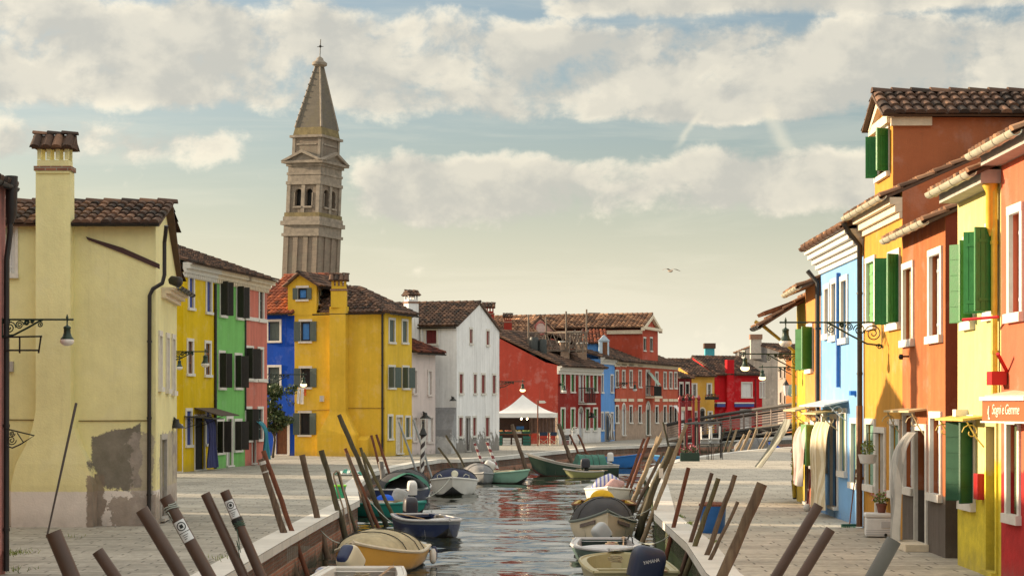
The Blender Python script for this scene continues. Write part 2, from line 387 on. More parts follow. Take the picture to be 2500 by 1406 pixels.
def leaf(mb, F_, s, z0, z1, w, ang, side, th=.035, planks=4, horiz=False):
    """shutter leaf hinged at s; side +1 opens towards +u; ang 0 = folded flat on the wall, 90 = sticking out"""
    d = F_.u * side * math.cos(R(ang)) + F_.n * math.sin(R(ang)); t = d.cross(Vector((0, 0, 1))).normalized()
    o = F_.pt(s, z0, .03)
    mb.box(o - t * th / 2, d * w, Vector((0, 0, z1 - z0)), t * th)
    if horiz:
        n = max(4, int((z1 - z0) / .22))
        for i in range(n):
            for sg in (-1, 1): mb.box(o + t * (sg * th / 2) + Vector((0, 0, (z1 - z0) * (i + .04) / n)) + d * .01, d * (w - .02), Vector((0, 0, (z1 - z0) / n * .92)), t * sg * .008)
    else:
        for sg in (-1, 1):
            for i in range(planks): mb.box(o + t * (sg * th / 2) + d * (w * (i + .05) / planks) + Vector((0, 0, .02)), d * (w / planks * .88), Vector((0, 0, z1 - z0 - .04)), t * sg * .008)
            for zz in (.12, .82): mb.box(o + t * (sg * (th / 2 + .008)) + d * .02 + Vector((0, 0, (z1 - z0) * zz)), d * (w * .8), Vector((0, 0, .05)), t * sg * .008)

class House:
    def __init__(s, name, label, pts, tops, mat, zb=-.15, dep=.16, cat='house'):
        """pts: footprint, counter-clockwise from above (first edge = the front); tops: per edge a flat height or [(fraction, z)...]"""
        s.pts = [V2(p) for p in pts]; s.E = [Fac(s.pts[i], s.pts[(i + 1) % len(pts)]) for i in range(len(pts))]
        s.tops = [[(0, t), (e.L, t)] if not isinstance(t, list) else [(a * e.L, z) for a, z in t] for t, e in zip(tops, s.E)]
        s.holes = [[] for _ in pts]; s.mat = mat; s.zb = zb; s.dep = dep
        c = sum(s.pts, Vector()) / len(pts); s.root = thing(name, label, cat, (c.x, c.y, 0))
    def part(s, name, mat, mb=None, parent=None, **k): return mb.build(name, mat, parent or s.root, **k)
    def done(s):
        mb = MB()
        for e, t, h in zip(s.E, s.tops, s.holes): wall_face(mb, e, t, h, s.zb, s.dep)
        mb.build('wall', s.mat, s.root)
        bk = MB()                                     # dark rooms behind the openings
        for e, h in zip(s.E, s.holes):
            for a, b, z0, z1 in h: bk.poly([e.pt(a, z0, -s.dep - .01), e.pt(b, z0, -s.dep - .01), e.pt(b, z1, -s.dep - .01), e.pt(a, z1, -s.dep - .01)])
        if bk.v: bk.build('interior', DARK, s.root)
        return s
    def win(s, e, x0, y0, x1, y1, fill='glass', fmat=None, frame=WHITE, fw=.10, bot=.10, top=.12, sh=None, shmat=None, rec=.09, shw=None, horiz=False, arch=False, kind='window', rect=None, shang=(90, 90), sash=None, sill=True):
        """opening given by its pixels in the photograph; the frame lies outside it"""
        Fc = s.E[e]; a, b, z0, z1 = rect or Fc.rect(x0, y0, x1, y1); s.holes[e].append((a, b, z0, z1))
        up = Vector((0, 0, 1)); mb = MB(); pr = .035; w, h = b - a, z1 - z0
        for (sa, sb) in ((a - fw, a + .004), (b - .004, b + fw)): mb.box(Fc.pt(sa, z0, -.03), Fc.u * (sb - sa), up * h, Fc.n * (pr + .03))
        if arch:
            zc = z1; r = w / 2; n = 10
            for i in range(n):
                t0, t1 = math.pi * i / n, math.pi * (i + 1) / n; c = (a + b) / 2
                q = [(c + math.cos(t) * rr, zc + math.sin(t) * rr) for t, rr in ((t0, r), (t1, r), (t1, r + fw), (t0, r + fw))]
                mb.prism([Fc.pt(x, z, -.01) for x, z in q], Fc.n * (pr + .01))
            ar = MB(); ar.poly([Fc.pt(a, zc, .006)] + [Fc.pt((a + b) / 2 + math.cos(math.pi * (1 - i / n)) * r, zc + math.sin(math.pi * (1 - i / n)) * r, .006) for i in range(1, n)] + [Fc.pt(b, zc, .006)])
        elif top: mb.box(Fc.pt(a - fw, z1 - .004, -.03), Fc.u * (w + 2 * fw), up * top, Fc.n * (pr + .034))
        if bot and kind == 'door': mb.box(Fc.pt(a - fw, z0 - .06, -.03), Fc.u * (w + 2 * fw), up * .07, Fc.n * (pr + .10))
        wo = mb.build(kind, frame, s.root, bevel=0)
        if arch: ar.build('fanlight', GLASS, wo)
        if bot and kind != 'door' and sill:
            sb = MB(); sb.box(Fc.pt(a - fw * 1.25, z0 - bot, -.03), Fc.u * (w + 2.5 * fw), up * (bot + .006), Fc.n * (.03 + .085)); sb.build('sill', frame, wo)
        m = MB()
        if fill == 'glass':
            m.poly([Fc.pt(a, z0, -rec - .05), Fc.pt(b, z0, -rec - .05), Fc.pt(b, z1, -rec - .05), Fc.pt(a, z1, -rec - .05)]); m.build('pane', fmat or GLASS, wo)
            m = MB(); t = .045
            for (q0, q1) in ((a, a + t), (b - t, b), ((a + b) / 2 - t / 2, (a + b) / 2 + t / 2)): m.box(Fc.pt(q0, z0, -rec - .045), Fc.u * (q1 - q0), up * h, Fc.n * .04)
            nb = 3 if h > 1.1 else 2
            for i in range(nb + 1):
                zz = z0 + (h - t) * i / nb; m.box(Fc.pt(a, zz, -rec - .043), Fc.u * w, up * t, Fc.n * .035)
            m.build('sash', sash or frame, wo)
        elif fill in ('shut', 'slab'):
            nl = 2 if (fill == 'shut' and w > .42) else 1
            for i in range(nl):
                m.box(Fc.pt(a + w * i / nl + .008, z0, -rec - .05), Fc.u * (w / nl - .016), up * h, Fc.n * .05)
                if fill == 'shut':
                    np_ = max(2, int(w / nl / .11))
                    if horiz:
                        nh = max(4, int(h / .2))
                        for k in range(nh): m.box(Fc.pt(a + w * i / nl + .02, z0 + h * (k + .05) / nh, -rec), Fc.u * (w / nl - .04), up * (h / nh * .9), Fc.n * .012)
                    else:
                        for k in range(np_): m.box(Fc.pt(a + w * i / nl + (w / nl) * (k + .08) / np_, z0 + .02, -rec), Fc.u * (w / nl / np_ * .86), up * (h - .04), Fc.n * .012)
                    for zz in (.13, .80): m.box(Fc.pt(a + w * i / nl + .03, z0 + h * zz, -rec + .012), Fc.u * (w / nl * .8), up * .05, Fc.n * .01)
                else:
                    for (q0, q1) in ((.08, .44), (.52, .93)): m.box(Fc.pt(a + w * .14, z0 + h * q0, -rec), Fc.u * (w * .72), up * (h * (q1 - q0)), Fc.n * .012)
            m.build('door_leaf' if kind == 'door' else 'closed_shutter', fmat, wo)
        if sh:
            lw = shw or w / 2
            for sd, hinge, an in ((-1, a, shang[0]), (1, b, shang[1])):
                if sh in ('both', 'left' if sd < 0 else 'right'):
                    m = MB(); leaf(m, Fc, hinge - sd * .0 + sd * .02, z0, z1, lw, an, sd, horiz=horiz); m.build('shutter', shmat, wo)
        return wo

def slope(mb, poly, sp=.20, ln=.36, mbd=None, r=.095, n=5, jit=.012):
    """barrel tiles over a planar polygon whose first edge is the eave (left to right seen from outside)"""
    poly = [Vector(p) for p in poly]; o = poly[0]; u = (poly[1] - o).normalized()
    nn = u.cross(poly[2] - o).normalized(); v = nn.cross(u).normalized()
    if nn.z < 0: nn = -nn
    uv = [((p - o).dot(u), (p - o).dot(v)) for p in poly]
    if mbd is not None: mbd.prism([p - nn * .05 for p in poly], nn * .05)
    L0, L1 = min(q[0] for q in uv), max(q[0] for q in uv); k = max(1, round((L1 - L0) / sp)); sp = (L1 - L0) / k
    for i in range(k):
        s = L0 + sp * (i + .5); ts = []
        for (a, b), (c, d) in zip(uv, uv[1:] + uv[:1]):
            if (a - s) * (c - s) < 0: ts.append(b + (d - b) * (s - a) / (c - a))
        if len(ts) < 2: continue
        t0, t1 = min(ts), max(ts)
        if t1 - t0 < .12: continue
        rows = max(1, round((t1 - t0) / ln)); st = (t1 - t0) / rows
        for j in range(rows):
            a, b = t0 + st * j - (.06 if j == 0 else 0), t0 + st * (j + 1) + (.0 if j == rows - 1 else .05)
            tint = rnd.random(); jx = rnd.uniform(-jit, jit); jy = rnd.uniform(-jit, jit); vs = []
            for (t, rr, hh) in ((a, r * 1.08, .034 + rnd.uniform(0, .012)), (b, r * .86, .006)):
                for q in range(n + 1):
                    an = math.pi * q / n
                    vs.append(o + u * (s + jx + (jy if t == b else 0) - math.cos(an) * rr) + v * t + nn * (hh + math.sin(an) * rr * .8))
            mb.add(vs, [(q, q + 1, n + 2 + q, n + 1 + q) for q in range(n)] + [tuple(range(n + 1))], tint)
def ridge_tiles(mb, A, B, r=.12, ln=.4, n=6):
    A, B = Vector(A), Vector(B); d = B - A; L = d.length; d.normalize(); k = max(1, round(L / ln)); st = L / k
    side = d.cross(Vector((0, 0, 1))).normalized(); up = side.cross(d)
    for j in range(k):
        tint = rnd.random(); vs = []
        for t, rr, hh in ((st * j, r * 1.08, .03), (st * (j + 1) + .03, r * .9, .01)):
            for q in range(n + 1):
                an = math.pi * q / n; vs.append(A + d * t + side * (math.cos(an) * rr) + up * (math.sin(an) * rr * .75 + hh))
        mb.add(vs, [(q, q + 1, n + 2 + q, n + 1 + q) for q in range(n)] + [tuple(range(n + 1)), tuple(range(n + 1, 2 * n + 2))], tint)
DECK = simple('roof boarding', (.10, .06, .04), .9, var=.3)
def roof(root, slopes, ridges=(), mat=None, sp=.2, name='roof', ln=.36):
    mb = MB(); db = MB()
    for p in slopes: slope(mb, p, sp=sp, r=sp * .475, mbd=db, ln=ln)
    for a, b in ridges: ridge_tiles(mb, a, b, r=sp * .62)
    o = mb.build(name, mat or TILE, root, smooth=True, angle=50); db.build('roof_boarding', DECK, o); return o
def gable_roof(root, A, B, C, D, ze, zr, axis='par', oh=.28, og=.10, mat=None, sp=.2, zadd=.06, name='roof'):
    """A-B front left/right, C-D back right/left. 'par': ridge parallel to the front"""
    A, B, C, D = [V2(p) for p in (A, B, C, D)]
    if axis == 'perp': A, B, C, D = B, C, D, A
    u = (B - A).normalized(); dp = (D - A); dl = dp.length; dn = dp.normalized()
    k = (zr - ze) / (dl / 2); ze2 = ze - k * oh + zadd; up = Vector((0, 0, 1)); zr2 = zr + zadd
    a, b = A - u * og - dn * oh + up * ze2, B + u * og - dn * oh + up * ze2
    c, d = C + u * og + dn * oh + up * ze2, D - u * og + dn * oh + up * ze2
    r0, r1 = A - u * og + dn * dl / 2 + up * zr2, B + u * og + dn * dl / 2 + up * zr2
    return roof(root, [(a, b, r1, r0), (c, d, r0, r1)], [(r0, r1)], mat, sp, name)
def gutter(root, A, B, r=.07, mat=PIPE, name='gutter'):
    A, B = Vector(A), Vector(B); d = (B - A).normalized(); s_ = d.cross(Vector((0, 0, 1))).normalized(); vs = []; n = 6
    for p in (A, B):
        for rr in (r, r * .86):
            for q in range(n + 1):
                t = math.pi * q / n; vs.append(p + s_ * math.cos(t) * rr - Vector((0, 0, 1)) * math.sin(t) * rr)
    m = n + 1; fs = []
    for q in range(n): fs += [(q, q + 1, 2 * m + q + 1, 2 * m + q), (m + q, 3 * m + q, 3 * m + q + 1, m + q + 1), (q, m + q, m + q + 1, q + 1), (2 * m + q, 2 * m + q + 1, 3 * m + q + 1, 3 * m + q)]
    fs += [(0, 2 * m, 3 * m, m), (m - 1, 2 * m - 1, 4 * m - 1, 3 * m - 1)]
    mb = MB(); mb.add(vs, fs); L = (B - A).length; k = max(2, int(L / .6))
    for i in range(k):
        p = A + d * (L * (i + .5) / k); mb.tube([p + s_ * math.cos(math.pi * q / n) * r * 1.06 - Vector((0, 0, 1)) * math.sin(math.pi * q / n) * r * 1.06 for q in range(n + 1)], .008, 4)
    return mb.build(name, mat, root, smooth=True)
def pipe(root, pts, r=.05, mat=PIPE, name='downpipe', clamps=True):
    mb = MB(); mb.tube(pts, r, 8)
    if clamps:
        for a, b in zip(pts, pts[1:]):
            a, b = Vector(a), Vector(b); L = (b - a).length
            for i in range(int(L / 1.6)):
                p = a + (b - a) * ((i + .6) / max(1, int(L / 1.6))); dd = (b - a).normalized(); mb.tube([p - dd * .025, p + dd * .025], r * 1.22, 8)
    return mb.build(name, mat, root, smooth=True)
def cornice(root, Fc, s0, s1, z, steps, mat=WHITE, dent=0, name='cornice', ends=0.0):
    """steps: (height, projection) from bottom to top"""
    mb = MB(); zz = z
    for h, pr in steps:
        mb.box(Fc.pt(s0 - (pr if ends else 0) * ends, zz, -.01), Fc.u * (s1 - s0 + 2 * (pr if ends else 0) * ends), Vector((0, 0, h - .003)), Fc.n * (pr + .01)); zz += h
    if dent:
        n = int((s1 - s0) / dent); h, pr = steps[0][0], steps[1][1]
        for i in range(n): mb.box(Fc.pt(s0 + (s1 - s0) * (i + .2) / n, z + h * .15, steps[0][1] - .005), Fc.u * (s1 - s0) / n * .55, Vector((0, 0, h * .8)), Fc.n * (pr - steps[0][1]) * .8)
    return mb.build(name, mat, root)
def chimney(root, c, w, d, z0, z1, mat, cap='tile', rz=0.0, base=None, name='chimney', capmat=None):
    """shaft + brick collar + open lantern + tiled hat"""
    mb = MB(); mb.cbox((c[0], c[1], (z0 + z1) / 2), w, d, z1 - z0, rz)
    o = mb.build(name, mat, root)
    k = MB(); k.cbox((c[0], c[1], z1 + .05), w * 1.1, d * 1.1, .10, rz); k.build('collar', BRICK, o)
    l = MB(); M = Matrix.Rotation(rz, 3, 'Z'); h = w * .54; zc = z1 + .10
    l.cbox((c[0], c[1], zc + h * .17), w * .92, d * .92, h * .34, rz)
    for i in range(4):
        q = M @ Vector(((i / 3 - .5) * w * .80, -d * .36, 0)); l.cbox((c[0] + q.x, c[1] + q.y, zc + h * .72), w * .12, d * .14, h * .68, rz)
        q = M @ Vector(((i / 3 - .5) * w * .80, d * .36, 0)); l.cbox((c[0] + q.x, c[1] + q.y, zc + h * .66), w * .12, d * .14, h * .68, rz)
    l.build('lantern', mat, o)
    zt = zc + h; X, Y_ = M @ Vector((1, 0, 0)), M @ Vector((0, 1, 0)); C = Vector((c[0], c[1], 0)); up = Vector((0, 0, 1))
    a, b = C - X * w * .60 - Y_ * d * .66 + up * zt, C + X * w * .60 - Y_ * d * .66 + up * zt
    e, f = C + X * w * .60 + Y_ * d * .66 + up * zt, C - X * w * .60 + Y_ * d * .66 + up * zt
    r0, r1 = C - X * w * .64 + up * (zt + w * .40), C + X * w * .64 + up * (zt + w * .40)
    hb = MB(); hd = MB()
    for p in ((a, b, r1, r0), (e, f, r0, r1)): slope(hb, p, sp=w * .30, r=w * .14, ln=w * .5, mbd=hd)
    ridge_tiles(hb, r0, r1, r=w * .13, ln=w * .45)
    hb.poly([b, e, r1]); hb.poly([a, f, r0]); 
    hd.build('hat_boarding', DECK, o)
    ho = hb.build('chimney_hat', capmat or TILE, o, smooth=True, angle=50); return o
def flue(root, Fc, s0, s1, zbase, prof, mat, out=.45, name='chimney_breast'):
    """chimney breast with a flared foot standing proud of a wall; prof: [(z, extra half width)...]"""
    mb = MB(); c, hw = (s0 + s1) / 2, (s1 - s0) / 2; vs = []
    for z, e in prof: vs += [Fc.pt(c - hw - e, z, -.02), Fc.pt(c + hw + e, z, -.02), Fc.pt(c + hw + e, z, out + e * .25), Fc.pt(c - hw - e, z, out + e * .25)]
    fs = [(4 * i + k, 4 * i + (k + 1) % 4, 4 * i + 4 + (k + 1) % 4, 4 * i + 4 + k) for i in range(len(prof) - 1) for k in range(4)] + [(0, 1, 2, 3), tuple(range(4 * len(prof) - 4, 4 * len(prof)))]
    mb.add(vs, fs); return mb.build(name, mat, root)
def back(A, B, d):
    """back corners (C, D) of a rectangle of depth d behind the front A-B"""
    f = Fac(A, B); return V2(B) - f.n * d, V2(A) - f.n * d
def par_house(name, label, A, B, d, ze, zr, mat, axis='par', roofmat=None, sp=.2, oh=.28, og=.06, **k):
    C, D = back(A, B, d); g = [(0, ze), (.5, zr), (1, ze)]
    h = House(name, label, [A, B, C, D], [ze, g, ze, g] if axis == 'par' else [g, ze, g, ze], mat, **k)
    h.roof = gable_roof(h.root, A, B, C, D, ze, zr, axis, oh, og, roofmat, sp); return h

# ============================================================ SETTING: water, quays
def water_mat():
    m, T, b = newmat('canal water'); p = pos(T)
    n1 = T.noise(T.scale(p, (.9, 1.2, 1)), 2.0, 2.0, .5, .5); n2 = T.noise(T.scale(p, (.7, 1.1, 1)), 6.5, 2.0, .5, .3); n3 = T.noise(p, .35, 2.0)
    calm = T.step(T.noise(T.scale(p, (.5, .25, 1)), .45, 3.0), .38, .62)
    h = T.math('ADD', T.math('MULTIPLY', n1, 1.0), T.math('ADD', T.math('MULTIPLY', n2, .30), T.math('MULTIPLY', n3, 1.0)))
    h = T.math('MULTIPLY', h, T.math('MULTIPLY_ADD', calm, .45, .55))
    T.set(b, 'Base Color', (.020, .024, .016)); b.inputs['Roughness'].default_value = .02; b.inputs['IOR'].default_value = 2.9
    b.inputs['Specular IOR Level'].default_value = .6
    T.set(b, 'Normal', T.bump(n2, .35, WAVE)); return m
WAVE = .006
import numpy as np
def canal_surface():
    """rippled sheet where the canal is seen, running on flat to the horizon"""
    g = np.random.default_rng(5); xs = np.arange(-7.5, 25.01, .13); ys = np.concatenate([np.arange(18, 62, .105), np.arange(62, 150, .24)])
    X, Y = np.meshgrid(xs, ys); Z = np.zeros_like(X)
    for i in range(46):
        lam = .34 * (1.052 ** i); th = g.normal(1.50, .36); k = 2 * math.pi / lam
        Z += AMP * lam ** .9 * .5 * np.sin(k * (X * math.cos(th) + Y * math.sin(th)) + g.uniform(0, 6.28))
    env = np.zeros_like(X)
    for i in range(10):
        lam = g.uniform(4, 14); th = g.uniform(0, 6.28); env += np.sin(2 * math.pi / lam * (X * math.cos(th) * 1.3 + Y * math.sin(th) * .6) + g.uniform(0, 6.28))
    Z *= np.clip(.72 + env * .13, .18, 1.25); Z *= np.clip((26.0 - Y * 0 - 0) / 26, 0, 1)
    nx, ny = len(xs), len(ys); me = bpy.data.meshes.new('canal_water')
    v = np.stack([X, Y, Z - .9], -1).reshape(-1, 3)
    I = np.arange(nx * ny).reshape(ny, nx); q = np.stack([I[:-1, :-1], I[:-1, 1:], I[1:, 1:], I[1:, :-1]], -1).reshape(-1, 4)
    n0 = len(v); far = np.array([(-3000, -400, -1.05), (3000, -400, -1.05), (3000, 4500, -1.05), (-3000, 4500, -1.05)], float)
    me.from_pydata(np.concatenate([v, far]).tolist(), [], q.tolist() + [[n0, n0 + 1, n0 + 2, n0 + 3]])
    me.polygons.foreach_set('use_smooth', [True] * len(me.polygons)); me.materials.append(water_mat())
    o = bpy.data.objects.new('canal_water', me); COL.objects.link(o); o['kind'] = 'structure'
AMP = .0092
canal_surface()

def pave_mat(name, c1, c2, mortar, bw, bh, rot=0.0, wet=(.2, .19, .17)):
    m, T, b = newmat(name); g = pos(T)
    mp = T.node('ShaderNodeMapping', {0: g}); mp.inputs[2].default_value = (0, 0, rot); q = T.sep(mp.outputs[0])
    wob = T.math('MULTIPLY_ADD', T.noise(g, 1.1, 3.0), .10, -.05)
    n = T.node('ShaderNodeTexBrick', {'Vector': T.comb(T.math('ADD', q[0], wob), T.math('ADD', q[1], wob), 0.0), 'Color1': c1, 'Color2': c2, 'Mortar': mortar, 'Scale': 1.0, 'Mortar Size': .02, 'Brick Width': bw, 'Row Height': bh, 'Mortar Smooth': .4, 'Bias': -.1})
    n.offset = .37; n.offset_frequency = 2; n.squash = 1.35; n.squash_frequency = 3
    f = T.math('MULTIPLY_ADD', T.noise(g, .35, 7.0, .7), 1.7, .15); f2 = T.math('MULTIPLY_ADD', T.noise(g, 7.0, 6.0, .7), 1.3, .35)
    c = T.mix(1.0, n.outputs[0], T.comb(*[T.math('MULTIPLY', f, f2)] * 3), 'MULTIPLY')
    c = T.mix(T.math('MULTIPLY', T.step(T.noise(g, 1.8, 6.0, .7), .54, .66), .4), c, wet)
    T.set(b, 'Base Color', c); b.inputs['Roughness'].default_value = .78; b.inputs['Specular IOR Level'].default_value = .35
    h = T.math('ADD', T.math('MULTIPLY', n.outputs[1], -.8), T.math('ADD', T.math('MULTIPLY', T.noise(g, 15.0, 5.0, .65), .5), T.math('MULTIPLY', T.noise(g, 2.5, 3.0), .9)))
    T.set(b, 'Normal', T.bump(h, .5, .025)); return m
PAVEL = pave_mat('grey trachyte paving', (.355, .335, .29), (.26, .245, .21), (.13, .12, .105), .85, .30)
PAVER = pave_mat('pale trachyte paving', (.44, .40, .335), (.34, .31, .26), (.14, .125, .105), 1.0, .34)
LQ = [(-4.45, -12), (-4.45, 28), G(700, 1312), G(786, 1265.5), G(873, 1221), G(867, 1190), G(908, 1152), G(1006, 1131), G(1075, 1121), G(1100, 1123) + Vector((.3, 1.5, 0)), G(1218, 1115), G(1388, 1098.5), (5.3, 115.8), (8.1, 119.5), (10.0, 124), (13.8, 137), (24, 152), (46, 168), (90, 190)]
RQ = [(3.0, -12), (3.08, 28.7), G(1684, 1326), G(1603, 1254), G(1597, 1186), G(1572, 1150), (6.6, 82), (8.2, 90), (11.5, 101), (13.9, 108), (17.5, 116), (24, 126), (44, 140), (90, 158)]
def land(name, edge, far, mat):
    mb = MB(); pl = [Vector((p[0], p[1], 0)) for p in edge] + [Vector((*p, 0)) for p in far]
    mb.prism([p - Vector((0, 0, .5)) for p in pl], (0, 0, .5))
    o = mb.build(name, mat, None, kind='structure')
    bm = bmesh.new(); bm.from_mesh(o.data); bmesh.ops.triangulate(bm, faces=[f for f in bm.faces if len(f.verts) > 4]); bm.to_mesh(o.data); bm.free(); return o
land('left_pavement', LQ, [(600, 300), (600, 900), (-600, 900), (-600, -12)], PAVEL)
land('right_pavement', RQ, [(600, 160), (600, -12)], PAVER)
COPE = brickmat('white kerb stone', (.62, .60, .56), (.54, .52, .48), (.26, .25, .22), 1.3, 4.0, axes='yz', var=.22, bump=.3, msize=.008)
QB_L = brickmat('quay brick', (.38, .15, .085), (.28, .11, .065), (.28, .23, .18), .26, .085, axes='dz', moss=(-.66, (.020, .022, .010), (.055, .05, .022)), var=.4, weather=((.16, .13, .10), .5))
QB_R = brickmat('mossy quay brick', (.16, .10, .06), (.12, .08, .05), (.14, .12, .09), .26, .085, axes='dz', moss=(.30, (.055, .11, .018), (.040, .040, .022)), var=.4)
def quay(name, label, edge, side, mat, width=.46):
    """brick wall under a stone kerb, following the water's edge; side = +1 when the land lies to the left of the way along it"""
    pts = [Vector((p[0], p[1], 0)) for p in edge]; N = len(pts); nr = []
    for i in range(N):
        d = (pts[min(i + 1, N - 1)] - pts[max(i - 1, 0)]).normalized(); nr.append(Vector((-d.y, d.x, 0)) * side)
    root = thing(name, label, 'quay wall', (pts[1].x, pts[1].y, 0))
    w, k = MB(), MB()
    for i in range(N - 1):
        a, b, na, nb = pts[i], pts[i + 1], nr[i], nr[i + 1]
        w.add([a - na * .0 + Vector((0, 0, -2)), b + Vector((0, 0, -2)), b + Vector((0, 0, -.16)), a + Vector((0, 0, -.16))], [(0, 1, 2, 3)])
        o = Vector((0, 0, .012)); lo = Vector((0, 0, -.16))
        q = [a - na * .06, b - nb * .06, b + nb * width, a + na * width]
        k.add([p + lo for p in q] + [p + o for p in q], [(0, 1, 2, 3), (4, 5, 6, 7), (0, 1, 5, 4), (2, 3, 7, 6)])
    w.build('brick_face', mat, root); k.build('stone_kerb', COPE, root)
quay('quay_wall', 'long red brick quay wall with white stone kerb curving to the far houses', LQ, 1, QB_L)
quay('quay_wall', 'mossy green quay wall with a pale stone kerb below the row of blue and orange houses', RQ, -1, QB_R)

# ============================================================ LEFT BANK
# -- pink house at the very edge of the view
xl = -7.86
h = House('pink_house', 'old pink house with black downpipe, a mere sliver beside the pale yellow house', [(xl, 19), (xl, 28.6), (-14.5, 28.6), (-14.5, 19)], [6.1] * 4, stucco('dull pink paint', (.42, .19, .17), .2, .2, weather=(.9, (.22, .06, .05), 1.3)))
roof(h.root, [[(xl + .07, 18.8, 6.0), (xl + .07, 28.7, 6.0), (-11.1, 28.8, 7.35), (-11.1, 18.8, 7.35)], [(-14.8, 28.8, 6.0), (-14.8, 18.8, 6.0), (-11.1, 18.8, 7.35), (-11.1, 28.8, 7.35)]])
gutter(h.root, (xl + .13, 18.8, 6.0), (xl + .13, 28.7, 5.98))
p0 = P(28, 470, 28.45)
mbx = MB(); mbx.tube([p0 + Vector((0, 0, .25)), p0 + Vector((0, 0, -.35)), p0 + Vector((-.02, 0, -.48))], [.10, .085, .05], 10); mbx.build('rain_hopper', PIPE, h.root, smooth=True)
pipe(h.root, [p0 + Vector((-.02, 0, -.46)), p0 + Vector((-.02, 0, -.62)), (xl + .06, 28.45, 4.85), (xl + .055, 28.45, .05)], .045)
h.done(); PINK_EDGE = h
# -- pale yellow house with the big chimney
A, B = G(15, 1283), G(380, 1283); A = Vector((-15.5, A.y, 0)); Bk = G(428, 1255)
cream = stucco('pale yellow paint', (.76, .71, .375), .10, .06, plinth=(.76, (.74, .69, .64)), rough=.92, damp=.12,
    peel=[([(-9.40, 1.85, -9.115, 1.33, .05, 5), (-9.115, 1.33, -9.115, .40, .04, 6), (-8.02, .3, -8.02, 2.0, .5, 2.2), (-8.2, 2.19, -9.40, 1.85, .30, 2.6), (-9.4, .74, -8.0, .86, .7, 2.2)], (.17, .155, .138), .95),
          ([(-9.115, 1.4, -9.115, .0, .06, 6), (-8.85, .0, -8.85, 1.2, .6, 2.4), (-8.0, 1.1, -9.0, 1.1, .4, 3)], (.24, .19, .15), .9),
          ([(-8.75, 1.2, -8.75, .0, 1.3, 2.0), (-7.6, .0, -7.6, 1.2, .8, 2.4), (-8.0, .62, -9.0, .62, 1.3, 2.6)], (.30, .25, .205), .85),
          ([(-8.25, 2.2, -8.25, .3, 1.1, 2.6), (-7.78, .2, -7.78, 2.2, .3, 3), (-7.7, 2.0, -8.4, 2.0, .5, 2)], (.34, .30, .27), .75)])
zt = zat(545, B.y)
top_r = zat(545, B.y); zr = zat(500, B.y + 1.7) - .03
C, D = Vector((Bk.x, Bk.y + .2, 0)), Vector((-15.5, Bk.y + .2, 0))
gz = [(0, top_r), (.40, zr), (1, top_r - .9)]
h = House('cream_house', 'pale yellow house with peeling plaster, tall wall chimney and black downpipe', [A, B, C, D], [top_r, gz, top_r - .9, [(0, top_r - .9), (.6, zr), (1, top_r)]], cream)
rp = A.y + (C.y - A.y) * .40
roof(h.root, [[(-15.7, A.y - .22, top_r - .04), (B.x + .12, A.y - .22, top_r - .04), (B.x + .05, rp, zr + .06), (-15.7, rp, zr + .06)],
              [(C.x + .1, C.y + .2, top_r - .95), (-15.7, C.y + .2, top_r - .95), (-15.7, rp, zr + .06), (B.x + .05, rp, zr + .06)]], [((-15.7, rp, zr + .06), (B.x + .12, rp, zr + .06))], sp=.21)
f = h.E[0]
s0, s1 = f.px(97, 800)[0], f.px(181, 800)[0]
flue(h.root, f, s0, s1, 0, [(-.1, .50), (.9, .50), (1.35, .40), (1.75, .20), (2.1, .07), (2.5, .0), (zat(423, A.y - .2), 0)], cream, .34)
ch = MB(); cx_ = f.pt((s0 + s1) / 2, 0, .17); zc = zat(423, A.y - .2); w_ = s1 - s0
chimney(h.root, (cx_.x, cx_.y), w_ * .98, .42, zc - .02, zc + .03, cream, name='chimney_head')
gutter(h.root, f.pt(s1 + .01, top_r - .03, .28), f.pt(f.L + .12, top_r - .03, .28))
pl = [f.pt(f.px(412, 560)[0], top_r - .08, .28), f.pt(f.px(408, 570)[0], top_r - .28, .2), f.pt(f.px(403, 590)[0], top_r - .42, .07), f.pt(f.px(403, 655)[0], zat(672, A.y), .07),
      f.pt(f.px(398, 690)[0], zat(692, A.y), .08), f.pt(f.px(375, 704)[0], zat(706, A.y), .09), f.pt(f.px(367, 725)[0], zat(722, A.y), .08), f.pt(f.px(365, 1000)[0], .02, .07)]
pipe(h.root, pl, .045)
rk = MB(); rk.prism([f.pt(f.px(x, y)[0], zat(y, A.y), -.01) for x, y in ((210, 578), (300, 605), (390, 645), (390, 657), (296, 617), (215, 586))], f.n * .05); rk.build('old_roof_line', simple('old tar flashing', (.06, .03, .028), .9), h.root)
wr = MB(); wr.tube([f.pt(f.px(20, 1025)[0], zat(1024, A.y), .02), f.pt(s0, zat(1025, A.y), .02)], .012, 5); wr.tube([f.pt(s1 + .1, zat(1027, A.y), .02), f.pt(f.px(360, 1026)[0], zat(1026, A.y), .02)], .012, 5); wr.build('wall_cable', simple('old cable', (.20, .15, .06), .8), h.root)
h.win(0, 14, 555, 38, 668, 'shut', SHWHITE, fw=.06)
bx = MB(); q = f.pt(f.px(21, 890)[0], zat(907, A.y), 0); bx.box(q, f.u * .12, Vector((0, 0, .22)), f.n * .1); bx.build('meter_box', GREYST, h.root)
for (a, y0, y1) in ((387, 820, 945), (405, 825, 950), (419, 828, 955)): h.win(1, a, y0, a + 6, y1, 'shut', SHWHITE, fw=.07)
h.win(1, 392, 1072, 404, 1262, 'slab', simple('grey weathered door', (.10, .085, .075), .8), GREYST, fw=.1, kind='door')
f1 = h.E[1]
cornice(h.root, f1, f1.L * .25, f1.L, 5.0, [(.10, .10), (.08, .2), (.06, .28)], CREAMST)
